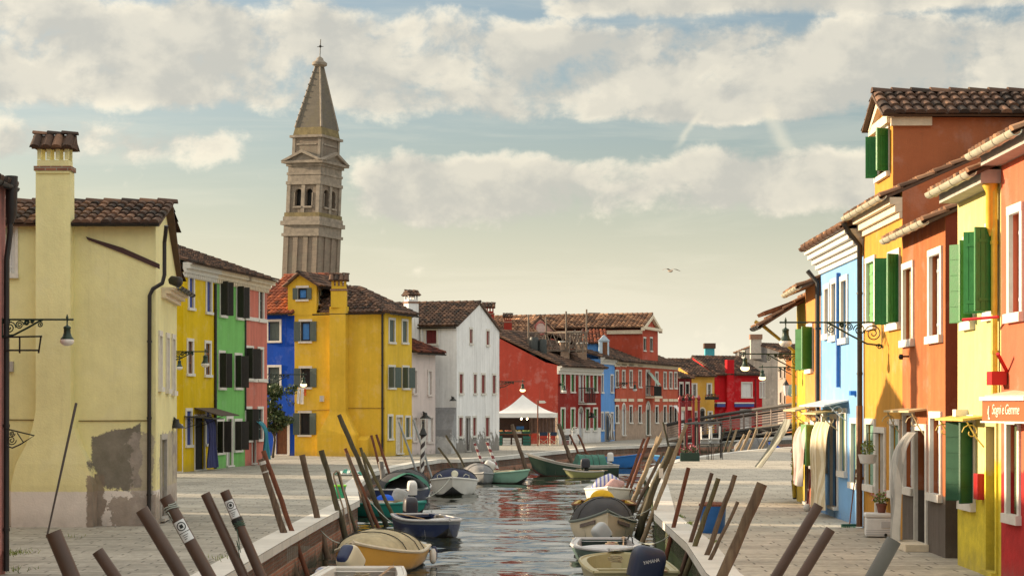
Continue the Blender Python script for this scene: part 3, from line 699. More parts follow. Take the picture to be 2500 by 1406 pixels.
gutter(h.root, f1.pt(f1.L * .3, 5.28, .36), f1.pt(f1.L + .25, 5.28, .36))
lb = MB(); q = f1.pt(f1.L * .28, zat(685, 41.5), .16); lb.lathe(q, [(.02, -.02), (.10, .05), (.12, .28), (.05, .33)], 12, axis=(.9, -.35, -.25)); lb.build('floodlight', PIPE, h.root, smooth=True)
h.done(); CREAM = h
# -- unseen houses added to shade the right bank
h = par_house('ochre_shade_house', 'unseen ochre house behind the pink house, added to shade the right bank', (-13.2, 32.0), (-13.2, 38.6), 7, 6.3, 7.6, stucco('ochre paint', (.45, .28, .10))); h.done()
h = par_house('ochre_shade_house', 'unseen ochre house before the pink house, added to shade the right bank', (-7.9, 4.0), (-7.9, 18.6), 8, 6.2, 7.6, stucco('dull ochre paint', (.42, .24, .11))); h.done()

for k, (y0, y1, hh, cl) in enumerate(((43.0, 49.2, 9.4, (.40, .12, .08)), (51.6, 57.6, 9.1, (.30, .33, .40)), (60.6, 71.4, 9.6, (.48, .40, .26)), (76.5, 85, 9.4, (.42, .22, .12)))):  # gaps between these unseen added houses let sun stripes onto the right paving
    h = par_house('added_shade_house', ('tall dull red', 'tall slate blue', 'tall long sand coloured', 'tall brown')[k] + ' hidden house added to stripe the right bank with shade', (-25, y0), (-25, y1), 3.2, hh, hh + 1.6, stucco('added house paint %d' % k, cl)); h.done()

# -- the yellow, green and pink terrace
TL, TR = G(447, 1152), G(652, 1131.5); row = Fac(TL, TR)
def row_s(x): return row.px(x, 1000)[0]
cuts = [0.0, row_s(525), row_s(598), row.L]; zc_ = 7.92
names = [('yellow_house', 'bright yellow terraced house with blue shutters and a blue curtain at its door', (.62, .42, .004)),
         ('green_house', 'light green terraced house with black shutters between the yellow and the pink one', (.17, .44, .12)),
         ('rose_house', 'rose pink terraced house with white cornice and teal curtain beside the green one', (.50, .155, .115))]
TERR = []
for i, (nm, lab, col) in enumerate(names):
    A, B = row.pt(cuts[i], 0), row.pt(cuts[i + 1], 0); C, D = back(A, B, 9)
    h = House(nm, lab, [A, B, C, D], [zc_, [(0, zc_), (.5, zc_ + 1.6), (1, zc_)], zc_, [(0, zc_), (.5, zc_ + 1.6), (1, zc_)]], stucco(nm + ' paint', col, .10, .12 if i < 2 else .22, weather=None if i < 2 else (.5, (.30, .10, .08), 2.2), damp=.12 if i < 2 else .45))
    gable_roof(h.root, A, B, C, D, zc_ + .36, zc_ + 1.9, 'par', .5, .0, None, .22)
    cornice(h.root, h.E[0], 0, h.E[0].L, zc_ - .28, [(.18, .05), (.16, .14), (.16, .30), (.08, .38)], CREAMST if i else WHITE, .22, ends=1.0 if i == 2 else 0)
    f = h.E[0]
    TERR.append(h)
Y_, G_, K_ = TERR
for x0, x1, y0, y1, fl, fm in ((461, 472, 672, 752, 'shut', SHBLUE), (504, 515, 684, 762, 'shut', SHBLUE)): Y_.win(0, x0, y0, x1, y1, fl, fm, rec=.06, fw=.11)
WOODSASH = woodmat('orange brown sash', (.30, .12, .03), (.16, .06, .02))
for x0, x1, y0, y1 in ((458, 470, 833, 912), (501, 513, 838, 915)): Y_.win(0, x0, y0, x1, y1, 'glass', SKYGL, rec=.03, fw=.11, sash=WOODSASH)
for x0, x1, y0, y1 in ((455, 466, 1003, 1086), (503, 512, 1003, 1083)): Y_.win(0, x0, y0, x1, y1, 'shut', SHBLUE, rec=.04, fw=.12)
Y_.win(0, 475, 1018, 499, 1146, 'slab', DARK, WHITE, fw=.05, kind='door')
for x0, x1, y0, y1 in ((538, 550, 688, 770), (578, 590, 700, 776), (535, 547, 862, 946), (574, 588, 868, 946), (530, 545, 1028, 1104), (573, 588, 1028, 1098)):
    G_.win(0, x0, y0, x1, y1, 'glass', None, rec=.05, fw=.11, sh='both', shmat=SHDARK, shw=.31, shang=(rnd.uniform(62, 92), rnd.uniform(60, 90)))
G_.win(0, 554, 1022, 566, 1136, 'slab', GREYST, WHITE, fw=.12, kind='door')
for x0, x1, y0, y1, s_ in ((598, 606, 703, 776, None), (633, 642, 709, 782, None), (600, 616, 850, 924, 'both'), (630, 641, 853, 926, None), (600, 612, 998, 1074, 'both'), (630, 640, 998, 1072, None)):
    K_.win(0, x0, y0, x1, y1, 'glass', None, rec=.05, fw=.12, sh=s_, shmat=SHDARK, shw=.32, shang=(rnd.uniform(62, 90), rnd.uniform(60, 88)), sash=SHGREY)
K_.win(0, 615, 1030, 623, 1130, 'slab', DARK, WHITE, fw=.05, kind='door')
for h, yb in ((K_, 780), (K_, 928)):
    f = h.E[0]; z = f.px(622, yb)[1]; b_ = MB(); b_.box(f.pt(0, z - .08, 0), f.u * f.L, Vector((0, 0, .16)), f.n * .05); b_.build('string_course', WHITE, h.root)
pipe(Y_.root, [Y_.E[0].pt(Y_.E[0].L - .1, z, .06) for z in (7.6, 4, .02)], .06)
pipe(G_.root, [G_.E[0].pt(G_.E[0].L - .04, z, .05) for z in (7.6, 4, 2.4)], .035)
# short return wall of the yellow house with its white door
A, B = V2(TL) + Vector((-3.2, -.5, 0)), V2(TL); C, D = back(A, B, 3)
for h in TERR: h.done()
h = House('yellow_annex', 'narrow yellow annex with a white door in the corner behind the pale yellow house', [A, B - Vector((.02, 0, 0)), C, D], [7.3] * 4, MATS.get('x') or bpy.data.materials['yellow_house paint'])
h.win(0, 432, 1042, 445, 1151, 'slab', SHWHITE, WHITE, fw=.03, kind='door'); h.done()

# -- blue house
A, B = G(600, 1110.5), G(719, 1112); BL = House('blue_house', 'deep blue house with a sunlit tiled roof beside the big yellow house', [A, B, *back(A, B, 8)], [7.45, [(0, 7.45), (.5, 9.7), (1, 7.45)], 7.45, [(0, 7.45), (.5, 9.7), (1, 7.45)]], stucco('deep blue paint', (.004, .060, .40), .12, .12, damp=.2))
gable_roof(BL.root, A, B, *back(A, B, 8), 7.45, 9.6, 'par', .25, .02, TILERED, .24)
gutter(BL.root, BL.E[0].pt(0, 7.38, .3), BL.E[0].pt(BL.E[0].L, 7.38, .3))
for x0, y0, x1, y1 in ((655, 785, 683, 832), (655, 896, 683, 950)): BL.win(0, x0, y0, x1, y1, 'shut', SHGREY, fw=.11, rec=.12)
BL.win(0, 674, 1026, 702, 1109, 'slab', BROWNW, WHITE, fw=.14, kind='door')
sk = MB(); q = P(678, 715, BL.E[0].o.y + 2.4); sk.box(q + Vector((-.3, -.25, .02)), (.9, 0, 0), (0, .7, .36), (0, -.03, .06)); sk.build('skylight', SHWHITE, BL.root)
hd = MB(); q = BL.E[0].pt(BL.E[0].px(688, 1014)[0] - .6, zat(1018, A.y), 0); hd.prism([q, q + BL.E[0].u * 1.3, q + BL.E[0].u * 1.3 + Vector((0, -.7, -.22)), q + Vector((0, -.7, -.22))], (0, 0, .05)); hd.build('door_hood', SHGREY, BL.root)
BL.done()
# -- the big yellow house
A, B, C2 = G(719, 1112), G(940, 1114), G(1005.5, 1109.8)
ym = stucco('warm yellow paint', (.68, .45, .045), .11, .10, damp=.15)
ze = zat(762, 94.5)
D2 = Vector((C2.x - 1.0, C2.y + 6, 0)); E2 = Vector((A.x, A.y + 8, 0))
YH = House('big_yellow_house', 'large yellow corner house with hipped roof, chimney breast and grey green shutters', [A, B, C2, D2, E2], [ze] * 5, ym)
ap1 = Vector((A.x + 2.6, A.y + 4.0, zat(703, 98))); ap2 = Vector((B.x - 1.6, B.y + 3.6, zat(703, 98)))
f0, f1 = YH.E[0], YH.E[1]; o = .3; zo = ze - .02
eA, eB, eC = Vector((A.x + 1.3, A.y - o, zo)), Vector((B.x + .12, B.y - o, zo)), Vector((C2.x + .35, C2.y - .1, zo))
eD, eE = Vector((D2.x + .2, D2.y + .3, zo)), Vector((A.x + 1.3, E2.y + .3, zo))
roof(YH.root, [[eA, eB, ap2, Vector((A.x + 1.3, A.y + 4.0, ap1.z))], [eB, eC, ap2]], [(eB, ap2), (eC, ap2), (Vector((A.x + 1.3, A.y + 4, ap1.z)), ap2)], sp=.24)
m = MB(); m.poly([eC, eD, ap2]); m.poly([eD, eE, Vector((A.x + 1.3, A.y + 4.0, ap1.z)), ap2]); m.build('back_slope', TILE, YH.root)
gutter(YH.root, f0.px and f0.pt(f0.px(770, 762)[0], ze - .06, .34), f0.pt(f0.L + .1, ze - .06, .34)); gutter(YH.root, f1.pt(0, ze - .06, .34), f1.pt(f1.L + .25, ze - .06, .34))
# attic gable over the left bay
at = f0.px(703, 700)[0], f0.px(773, 700)[0]
AT = MB(); za, zp = zat(697, A.y), zat(672, A.y)
aA, aB = f0.pt(at[0], 0, .02), f0.pt(at[1], 0, .02)
fa = Fac(aA, aB); holes = [fa.rect(727, 703, 750, 731), ]
wall_face(AT, fa, [(0, za), (fa.L * .42, zp), (fa.L, za)], holes, ze - .1, .14)
fb = Fac(aB, aB + Vector((0, 4.5, 0))); hb_ = [(1.1, 2.1, zat(738, 95.5), zat(704, 95.5))]
wall_face(AT, fb, [(0, za), (fb.L, za)], hb_, ze - .1, .14); fl_ = Fac(aA + Vector((0, 4.5, 0)), aA); wall_face(AT, fl_, [(0, za), (fl_.L, za)], [], ze - .1, .1)
ato = AT.build('attic_gable', ym, YH.root)
def px_window(parent, Fc, rc, shm, both=True, pane=GLASS, shw=None, frame=WHITE, sash=DARK):
    a, b, z0, z1 = rc; up = Vector((0, 0, 1)); mb = MB()
    mb.box(Fc.pt(a - .1, z1, 0), Fc.u * (b - a + .2), up * .12, Fc.n * .04); mb.box(Fc.pt(a - .1, z0 - .1, 0), Fc.u * (b - a + .2), up * .1, Fc.n * .08)
    for q in (a - .04, b - .01): mb.box(Fc.pt(q, z0 - .003, -.02), Fc.u * .05, up * (z1 - z0 + .006), Fc.n * .045)
    wo = mb.build('window', frame, parent); m = MB(); m.poly([Fc.pt(a, z0, -.10), Fc.pt(b, z0, -.10), Fc.pt(b, z1, -.10), Fc.pt(a, z1, -.10)]); m.build('pane', pane, wo)
    m = MB()
    for q in (a, b - .09): m.box(Fc.pt(q, z0, -.09), Fc.u * .09, up * (z1 - z0), Fc.n * .05)
    for q in (z0, z1 - .09): m.box(Fc.pt(a, q, -.088), Fc.u * (b - a), up * .09, Fc.n * .045)
    m.build('sash', sash, wo)
    for sd, hg in ((-1, a), (1, b)):
        if both or sd > 0:
            m = MB(); leaf(m, Fc, hg, z0, z1, shw or (b - a) * .5, 4, sd); m.build('shutter', shm, wo)
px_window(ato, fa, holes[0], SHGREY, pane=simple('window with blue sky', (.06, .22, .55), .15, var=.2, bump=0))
px_window(ato, fb, hb_[0], SHGREY, both=False, shw=1.0)
rp0, rp1 = fa.pt(fa.L * .42, zp + .1, .25), fa.pt(fa.L * .42, zp + .1, -4.6)
e0, e1 = fa.pt(-.15, za - .06, .25), fa.pt(-.15, za - .06, -4.6); g0, g1 = fa.pt(fa.L + .22, za - .06, .25), fa.pt(fa.L + .22, za - .06, -4.6)
roof(YH.root, [[g0, g1, rp1, rp0], [e1, e0, rp0, rp1]], [(rp0, rp1)], TILE, .2, 'attic_roof')
gutter(YH.root, g0 + Vector((.03, 0, -.06)), g1 + Vector((.03, 0, -.06)))
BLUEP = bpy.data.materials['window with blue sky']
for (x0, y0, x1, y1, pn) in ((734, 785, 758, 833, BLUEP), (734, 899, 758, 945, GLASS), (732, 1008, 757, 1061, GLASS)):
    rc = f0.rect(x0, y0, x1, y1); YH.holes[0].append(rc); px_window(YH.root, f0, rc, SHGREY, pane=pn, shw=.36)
for x0, y0, x1, y1, sh in ((950, 781, 963, 835, None), (982, 784, 994, 836, None), (949, 896, 963, 946, 'both'), (983, 897, 997, 947, 'both'), (948, 1016, 957, 1070, None), (990, 1019, 1000, 1067, None)):
    YH.win(1, x0, y0, x1, y1, 'shut' if not sh else 'glass', SHGREY if not sh else None, fw=.10, sh=sh, shmat=SHGREY, shw=.36, shang=(70, 40), rec=.06)
YH.win(1, 967, 1018, 982, 1106, 'slab', simple('pale door cloth', (.55, .50, .44), .8), WHITE, fw=.05, kind='door')
s0, s1 = f0.px(812, 850)[0], f0.px(851, 850)[0]
flue(YH.root, f0, s0, s1, 0, [(-.1, .62), (1.1, .62), (2.15, .05), (2.3, 0), (ze + .3, 0)], ym, .40)
c_ = f0.pt((s0 + s1) / 2, 0, .2); chimney(YH.root, (c_.x, c_.y), .80, .5, ze + .25, zat(708, 94), ym)
pipe(YH.root, [f0.pt(f0.L - .12, z, .07) for z in (ze - .1, 4, .02)], .055)
cb = MB(); q = f0.pt(f0.px(862, 1090)[0], 0, 0); cb.prism([q, q + f0.n * .35, q + f0.n * .35 + Vector((0, 0, .85)), q + Vector((0, 0, 1.05))], f0.u * .95); cb.build('utility_box', ym, YH.root, bevel=.01)
bx = MB(); bx.box(f0.pt(f0.px(783, 972)[0], zat(980, A.y), 0), f0.u * .22, (0, 0, .3), f0.n * .14); bx.build('alarm_box', SHGREYW, YH.root)
for y_ in (990, ): 
    b_ = MB(); b_.tube([f0.pt(.1, zat(1003, A.y), .03), f0.pt(s0 - .02, zat(1000, A.y), .03)], .014, 5); b_.tube([f0.pt(s1, zat(996, A.y), .03), f0.pt(f0.L, zat(996, A.y), .03)], .014, 5); b_.build('wall_cable', simple('ochre cable', (.22, .12, .02), .8), YH.root)
YH.done()
# -- low blush house
A, B = G(1005.8, 1109.6), G(1063, 1107.2); zl = zat(860, 98)
LB = House('blush_house', 'low blush white house with white shutters between the big yellow and the tall white house', [A, B, *back(A, B, 6)], [zl] * 4, stucco('blush paint', (.62, .53, .51), .08, .06, weather=(.45, (.33, .29, .26), 1.5)))
f = LB.E[0]; q = [f.pt(-.02, zl, .35), f.pt(f.L + .45, zl, .35), f.pt(f.L * .55, zl + 1.1, -2.0), f.pt(-.02, zl + 1.1, -2.0)]
roof(LB.root, [q, [f.pt(f.L + .45, zl, .35), f.pt(f.L + .45, zl, -4), f.pt(f.L * .55, zl + 1.1, -4), f.pt(f.L * .55, zl + 1.1, -2.0)]], [(q[1], q[2])], tile_mat('dark red tiles', (.05, .02, .018), (.13, .04, .03), (.2, .07, .04)), .22)
gutter(LB.root, f.pt(0, zl - .05, .4), f.pt(f.L + .4, zl - .05, .4))
for x0, y0, x1, y1 in ((1009, 905, 1017, 960), (1045, 907, 1053, 963), (1008, 1020, 1018, 1075), (1044, 1020, 1056, 1078)): LB.win(0, x0, y0, x1, y1, 'shut', SHWHITE, simple('blush stone', (.60, .53, .50), .8), fw=.08)
LB.win(0, 1028, 1023, 1037, 1090, 'slab', simple('beige door', (.38, .33, .27), .7), WHITE, fw=.06, kind='door'); LB.done()
# -- tall white house, gable to the canal
A, B = G(1115, 1106), G(1219, 1098); zw = zat(796, 100.9); zwr = zat(741, 104.4)
wm = stucco('whitewash', (.78, .78, .79), .10, .12, weather=(1.35, (.20, .185, .17), 1.5, 2.6), damp=.45)
WH = par_house('white_house', 'tall white gabled house with red shutters and weathered plaster at its foot', A, B, 9.5, zw, zwr, wm, 'perp', None, .24, .12, .12)
for x0, y0, x1, y1 in ((1146, 804, 1153, 838), (1187, 808, 1194, 842), (1121, 913, 1130, 960), (1156, 914, 1163, 960), (1175, 915, 1184, 960), (1202, 916, 1210, 960), (1120, 1019, 1129, 1065), (1154, 1019, 1162, 1063), (1185, 1019, 1194, 1065)):
    WH.win(0, x0, y0, x1, y1, 'shut', SHRED, WHITE, fw=.06, rec=.05)
WH.win(0, 1137, 1020, 1147, 1100, 'slab', simple('grey brown door', (.085, .07, .065), .8), GREYST, fw=.05, kind='door')
e3 = WH.E[3]
WH.win(3, 1040, 806, 1066, 839, 'shut', simple('red board', (.14, .015, .018), .7), WHITE, fw=.10)
q = e3.pt(e3.px(1006, 800)[0], 0, .15); chimney(WH.root, (q.x, q.y), .62, .62, 3.0, zat(741, q.y), wm, rz=.5)
pipe(WH.root, [e3.pt(e3.px(1029, 800)[0], z, .06) for z in (zw - .1, 5, 3.5)], .05, SHWHITE)
gutter(WH.root, e3.pt(e3.L * .1, zw - .06, .16), e3.pt(e3.L, zw - .06, .16))
f = WH.E[0]; fl2 = MB()
ov = MB(); q0 = e3.pt(e3.L - 1.0, 0, 0)
ov.prism([e3.pt(e3.L - .02, 0, 0), e3.pt(e3.L - .02, 0, .9), e3.pt(e3.L - .02, 1.3, .75), e3.pt(e3.L - .02, 2.05, .35), e3.pt(e3.L - .02, 2.5, 0)], -e3.u * 1.25); ov.build('oven_flare', stucco('grey weathered plaster', (.26, .26, .27), .2, .2, weather=(1.4, (.5, .5, .5), 1.5)), WH.root)
WH.done()
# -- red house: big blank side wall + canal front
A, B = G(1362, 1083.5), G(1467, 1078.5); fr = Fac(A, B); zf = zat(908, 126)
S0 = V2(A) - fr.n * 5.6
redm = stucco('brick red paint', (.27, .034, .022), .12, .10, plinth=None, damp=.2)
redf = stucco('brick red paint with white foot', (.25, .020, .014), .10, .10, plinth=(1.02, (.70, .68, .66)), damp=.15)
zs = zat(806, 127.6)
RH = House('red_house', 'brick red house with green shutters and white foot behind the market tent', [A, B, V2(B) - fr.n * 5.6, S0], [zf, [(0, zf), (1, zs)], zs, [(0, zs), (.84, zf + .65), (1, zf + .45)]], redf)
zz = 3.6 * 0
RH.holes_side = None
for i, x in enumerate((1370, 1394, 1430, 1449)):
    RH.win(0, x, 910, x + 8, 956, 'shut', SHGREEN, WHITE, fw=.13, rec=.1); RH.win(0, x, 998, x + 8, 1050, 'shut', SHGREEN, WHITE, fw=.13, rec=.1)
RH.win(0, 1414, 915, 1422, 980, 'slab', SHGREYW, WHITE, fw=.13, kind='door', arch=True)
RH.win(0, 1413, 1008, 1422, 1082, 'slab', SHGREYW, WHITE, fw=.14, kind='door', arch=True)
f = RH.E[0]
cornice(RH.root, f, -.12, f.L, zf - .15, [(.22, .10), (.22, .22), (.10, .36)], WHITE)
roof(RH.root, [[f.pt(-.1, zf + .36, .5), f.pt(f.L + .1, zf + .36, .5), f.pt(f.L + .1, zs + .1, -5.6), f.pt(-.02, zs + .1, -5.6)]], [], TILE, .26)
bl = MB(); sa, sb = f.px(1413, 990)[0] - .05, f.px(1432, 990)[0] + .1; zb_ = f.px(1420, 984)[1]; zt_ = f.px(1420, 947)[1]
for i in range(15): a = sa + (sb - sa) * i / 14; bl.tube([f.pt(a, zb_, .62), f.pt(a, zt_, .62)], .012, 4)
for z in (zb_ + .02, zt_): bl.tube([f.pt(sa, z, .02), f.pt(sa, z, .62), f.pt(sb, z, .62), f.pt(sb, z, .02)], .025, 4)
for i in range(5): bl.tube([f.pt(sa, zb_, .12 * i + .06), f.pt(sa, zt_, .12 * i + .06)], .012, 4); bl.tube([f.pt(sb, zb_, .12 * i + .06), f.pt(sb, zt_, .12 * i + .06)], .012, 4)
bo = bl.build('balcony', IRON, RH.root); b2 = MB(); b2.box(f.pt(sa - .05, zb_ - .1, 0), f.u * (sb - sa + .1), (0, 0, .1), f.n * .68); b2.build('balcony_slab', WHITE, bo)
for x, y in ((1407, 905), (1449, 908)):
    q = f.pt(f.px(x, 900)[0], zf + 1.25, -.9); c_ = MB(); c_.cbox((q.x, q.y, q.z), .62, .5, 1.7, .15); co = c_.build('chimney', brickmat('old chimney brick', (.34, .20, .13), (.26, .15, .10), (.40, .34, .27), .22, .075, axes='dz'), RH.root); c2 = MB(); c2.cbox((q.x, q.y, q.z + .9), .78, .64, .1, .15); c2.build('chimney_slab', WHITE, co)
RH.done()
# separate plaster colour for the side wall: a second skin of the same house, 3 mm proud
sk = MB(); e3 = RH.E[3]; wall_face(sk, Fac(e3.o + e3.n * .003, e3.o + e3.u * e3.L + e3.n * .003), [(t[0], t[1]) for t in RH.tops[3]], [], -.1, .1); sk.build('side_wall', redm, RH.root)
# wooden roof terrace on the red house
tr = thing('roof_terrace', 'weathered wooden roof terrace with lattice railings above the red house', 'roof terrace', (2.6, 128.5, 6))
WEATH = woodmat('weathered grey wood', (.24, .19, .15), (.12, .09, .075))
yd = 127.6; dz0 = zat(853, yd); z_r = zat(806, yd)
d_ = MB(); x0_, x1_ = xat(1290, yd), xat(1432, yd)
d_.box((x0_, yd, dz0 - .12), (x1_ - x0_, .9, 0), (-1.0, 3.2, 0), (0, 0, .12)); d_.build('deck', WEATH, tr)
po = [(1290, 800, yd), (1333, 812, yd + 2.5), (1382, 800, yd + .4), (1432, 800, yd + .9)]
for (x, y, Y), yt in zip(po, (768, 774, 760, 755)): m = MB(); m.tube([P(x, 855, Y), P(x, yt, Y)], .06, 6); m.build('post', WEATH, tr)
for i in range(3):
    m = MB(); a, b = P(po[i][0], 812, po[i][2]), P(po[i + 1][0], 812, po[i + 1][2])
    m.tube([a, b], .05, 5); lo = Vector((0, 0, -1.15)); n = (2, 3, 4)[i]
    for j in range(n):
        p, q = a.lerp(b, j / n), a.lerp(b, (j + 1) / n); m.tube([p, q + lo], .04, 4); m.tube([p + lo, q], .04, 4)
    m.build('lattice_railing', WEATH, tr)
m = MB(); a, b = P(1382, 812, yd + .4), P(1432, 812, yd + .9)
for j in range(3): p = a.lerp(b, j / 3 + .15); m.tube([p + Vector((.45, .8, .2)), p + Vector((.1, 0, -.2)), p + Vector((0, -.25, -.8)), p + Vector((0, -.28, -1.4))], .05, 5)
m.build('brace', WEATH, tr)
for x, yt, yb, w in ((1304, 823, 868, 12), (1325, 828, 872, 10)):
    m = MB(); q = P(x, yb, 126.6); r_ = w / F * 126.6; m.lathe(q, [(r_ * .9, -.1), (r_, .1), (r_, (yb - yt) / F * 126.6 * .85), (r_ * .8, (yb - yt) / F * 126.6)], 12)
    m.build('water_tank', simple('dark tank plastic', (.03, .035, .035), .5), None, ('wide' if w == 12 else 'slim') + ' black water tank standing on the red roof by the terrace', 'tank', smooth=True, loc=q)
# -- roofs and gables behind the red house
A, B = (xat(1258, 141), 141), (xat(1380, 143), 143); ze_ = zat(842, 141); zr_ = zat(776, 141)
GR = par_house('rose_gabled_house', 'rose gabled house with a white round window ornament rising behind the roof terrace', A, B, 8, ze_ + .3, zr_, stucco('faded rose paint', (.50, .27, .21), .12), 'perp', TILEWARM, .28, .3)
f = GR.E[0]; m = MB(); c_ = f.pt(f.L * .5, zat(800, 141), .02); m.lathe(c_, [(.42, 0), (.42, .05)], 20, axis=f.n); ro = m.build('round_ornament', simple('pale pink stone', (.62, .45, .40), .8), GR.root)
m = MB(); m.tube([c_ + f.n * .05 + f.u * math.cos(t / 16 * math.tau) * .47 + Vector((0, 0, math.sin(t / 16 * math.tau) * .47)) for t in range(17)], .06, 5); m.build('round_moulding', simple('rose moulding', (.50, .14, .12), .8), ro)
GR.done()
A, B = (xat(1150, 136), 136), (xat(1330, 138), 138)
h = par_house('russet_house', 'russet house with a tiled roof showing between the white gable and the roof terrace', A, B, 7, zat(834, 136), zat(784, 139), redm, 'par', TILEWARM, .28, .4)
q = P(1193, 765, 138); chimney(h.root, (q.x, q.y), .8, .8, q.z - 1.2, q.z - .1, redm)
q = P(1240, 775, 138); chimney(h.root, (q.x, q.y), .6, .6, q.z - 1.2, q.z - .4, redm); h.done()
A, B = (xat(1372, 150), 150), (xat(1475, 152), 152)
h = par_house('russet_house', 'russet house behind the rose gable with one ridge of tiles in the sun', A, B, 8, zat(840, 150), zat(786, 152), redm, 'par', TILEWARM, .3, .4); h.done()
# -- narrow sky blue house
A, B = G(1467.3, 1078.3), (7.62, 136.8); bm_ = stucco('sky blue paint', (.115, .30, .68), .08, .08, damp=.12)
NB = House('sky_blue_house', 'narrow sky blue house with white window frames and a dormer, beside the brick palazzo', [A, B, *back(A, B, 7)], [5.95] * 4, bm_)
f = NB.E[0]; cornice(NB.root, f, -.1, f.L, 5.6, [(.2, .08), (.18, .2), (.1, .32)], WHITE)
roof(NB.root, [[f.pt(-.1, 6.0, .45), f.pt(f.L + .05, 6.0, .45), f.pt(f.L + .05, 7.4, -4.5), f.pt(-.1, 7.4, -4.5)]], [], TILE, .26)
for x0, y0, x1, y1 in ((1467.5, 915, 1472, 957), (1491, 917, 1496, 957), (1467.5, 1008, 1472, 1049), (1491, 1009, 1496, 1049)): NB.win(0, x0, y0, x1, y1, 'shut', BROWNW, WHITE, fw=.14, rec=.08)
NB.win(0, 1477, 1008, 1486, 1074, 'slab', SHGREYW, WHITE, fw=.1, kind='door')
# raised blue attic with a little pedimented dormer
q0 = P(1430, 880, 136.5); m = MB(); zt2 = zat(838, 137)
m.box((q0.x, 137.2, 5.0), (xat(1464, 137.2) - q0.x, 0, 0), (0, 4, 0), (0, 0, zt2 - 5.0)); m.build('attic', bm_, NB.root)
xa, xb = xat(1463, 135.9), xat(1487, 135.9)
m = MB(); m.box((xa, 135.9, 5.6), (xb - xa, 0, 0), (0, 2.5, 0), (0, 0, zat(832, 135.9) - 5.6)); m.prism([(xa - .06, 135.85, zat(832, 135.9)), (xb + .06, 135.85, zat(832, 135.9)), ((xa + xb) / 2, 135.85, zat(817, 135.9))], (0, 2.6, 0)); do = m.build('dormer', simple('pale blue stone', (.50, .62, .74), .8), NB.root)
m = MB(); m.box((xa + .25, 135.87, zat(866, 135.9)), (xb - xa - .38, 0, 0), (0, .03, 0), (0, 0, .95)); m.build('dormer_shutter', BROWNW, do)
roof(NB.root, [[(q0.x - .2, 136.9, zt2), (xb, 136.9, zt2), (xb, 140, zt2 + 1.1), (q0.x - .2, 140, zt2 + 1.1)]], [], TILERED, .28, 'attic_roof')
NB.done()
# -- brick palazzo
A, B = (7.72, 137.0), (13.95, 155.0); pz = stucco('salmon red paint over brick', (.44, .085, .045), .14, .14, weather=(2.55, (.36, .26, .20), 1.1, .9), damp=.3, plinth=(1.25, (.50, .40, .29)))
zp = 5.65
PZ = House('palazzo', 'long salmon red palazzo with a raised central gable, rows of windows and bare plaster below', [A, B, *back(A, B, 10)], [zp, [(0, zp), (.5, zp + 2.0), (1, zp)], zp, [(0, zp), (.5, zp + 2.0), (1, zp)]], pz)
f = PZ.E[0]
gable_roof(PZ.root, A, B, *back(A, B, 10), zp + .36, zp + 2.3, 'par', .5, .1, TILE, .3)
cornice(PZ.root, f, 0, f.L, zp - .05, [(.2, .06), (.14, .2), (.08, .34)], CREAMST)
for x in (1503, 1519, 1537, 1559, 1600, 1620, 1634, 1646):
    k = 1 if x < 1590 else 0
    PZ.win(0, x, 906 if k else 910, x + 6, 944 if k else 947, 'glass', None, fw=.13, rec=.06, sash=GREYST)
    PZ.win(0, x, 992, x + 6, 1031, 'glass', None, fw=.13, rec=.06, sash=IRON) if x != 1519 else PZ.win(0, x, 1000, x + 7, 1062, 'slab', SHGREYW, WHITE, fw=.14, kind='door', arch=True)
    for yy in (895, 980):
        s_, z_ = f.px(x + 3, yy); b_ = MB(); b_.box(f.pt(s_ - .75, z_, 0), f.u * 1.5, (0, 0, .22), f.n * .06); b_.build('window_head', CREAMST, PZ.root)
sg = f.px(1576, 950)[0]
PZ.win(0, 1577, 908, 1585, 963, 'glass', None, fw=.14, rec=.06, arch=True, kind='door'); PZ.win(0, 1578, 1000, 1586, 1061, 'slab', GRIRON, WHITE, fw=.2, kind='door', arch=True)
bl = MB(); sa, sb = f.px(1576, 950)[0], f.px(1594, 950)[0]; zb_, zt_ = f.px(1585, 967)[1], f.px(1585, 943)[1]
for i in range(17): a = sa + (sb - sa) * i / 16; bl.tube([f.pt(a, zb_, .7), f.pt(a, zt_, .7)], .018, 4)
for z in (zb_ + .02, zt_): bl.tube([f.pt(sa, z, .02), f.pt(sa, z, .7), f.pt(sb, z, .7), f.pt(sb, z, .02)], .03, 4)
for i in range(5): bl.tube([f.pt(sa, zb_, .13 * i + .06), f.pt(sa, zt_, .13 * i + .06)], .018, 4)
bo = bl.build('balcony', IRON, PZ.root); b2 = MB(); b2.box(f.pt(sa - .05, zb_ - .16, 0), f.u * (sb - sa + .1), (0, 0, .16), f.n * .78); b2.build('balcony_slab', CREAMST, bo)
aw = MB(); aw.poly([f.pt(sa + .5, zat(908, 144), .05), f.pt(sa + 1.6, zat(908, 144), .05), f.pt(sa + 2.0, zb_ + .9, .75), f.pt(sa + .9, zb_ + .9, .75)]); aw.build('door_curtain', simple('pale green cloth', (.32, .42, .36), .9), PZ.root)
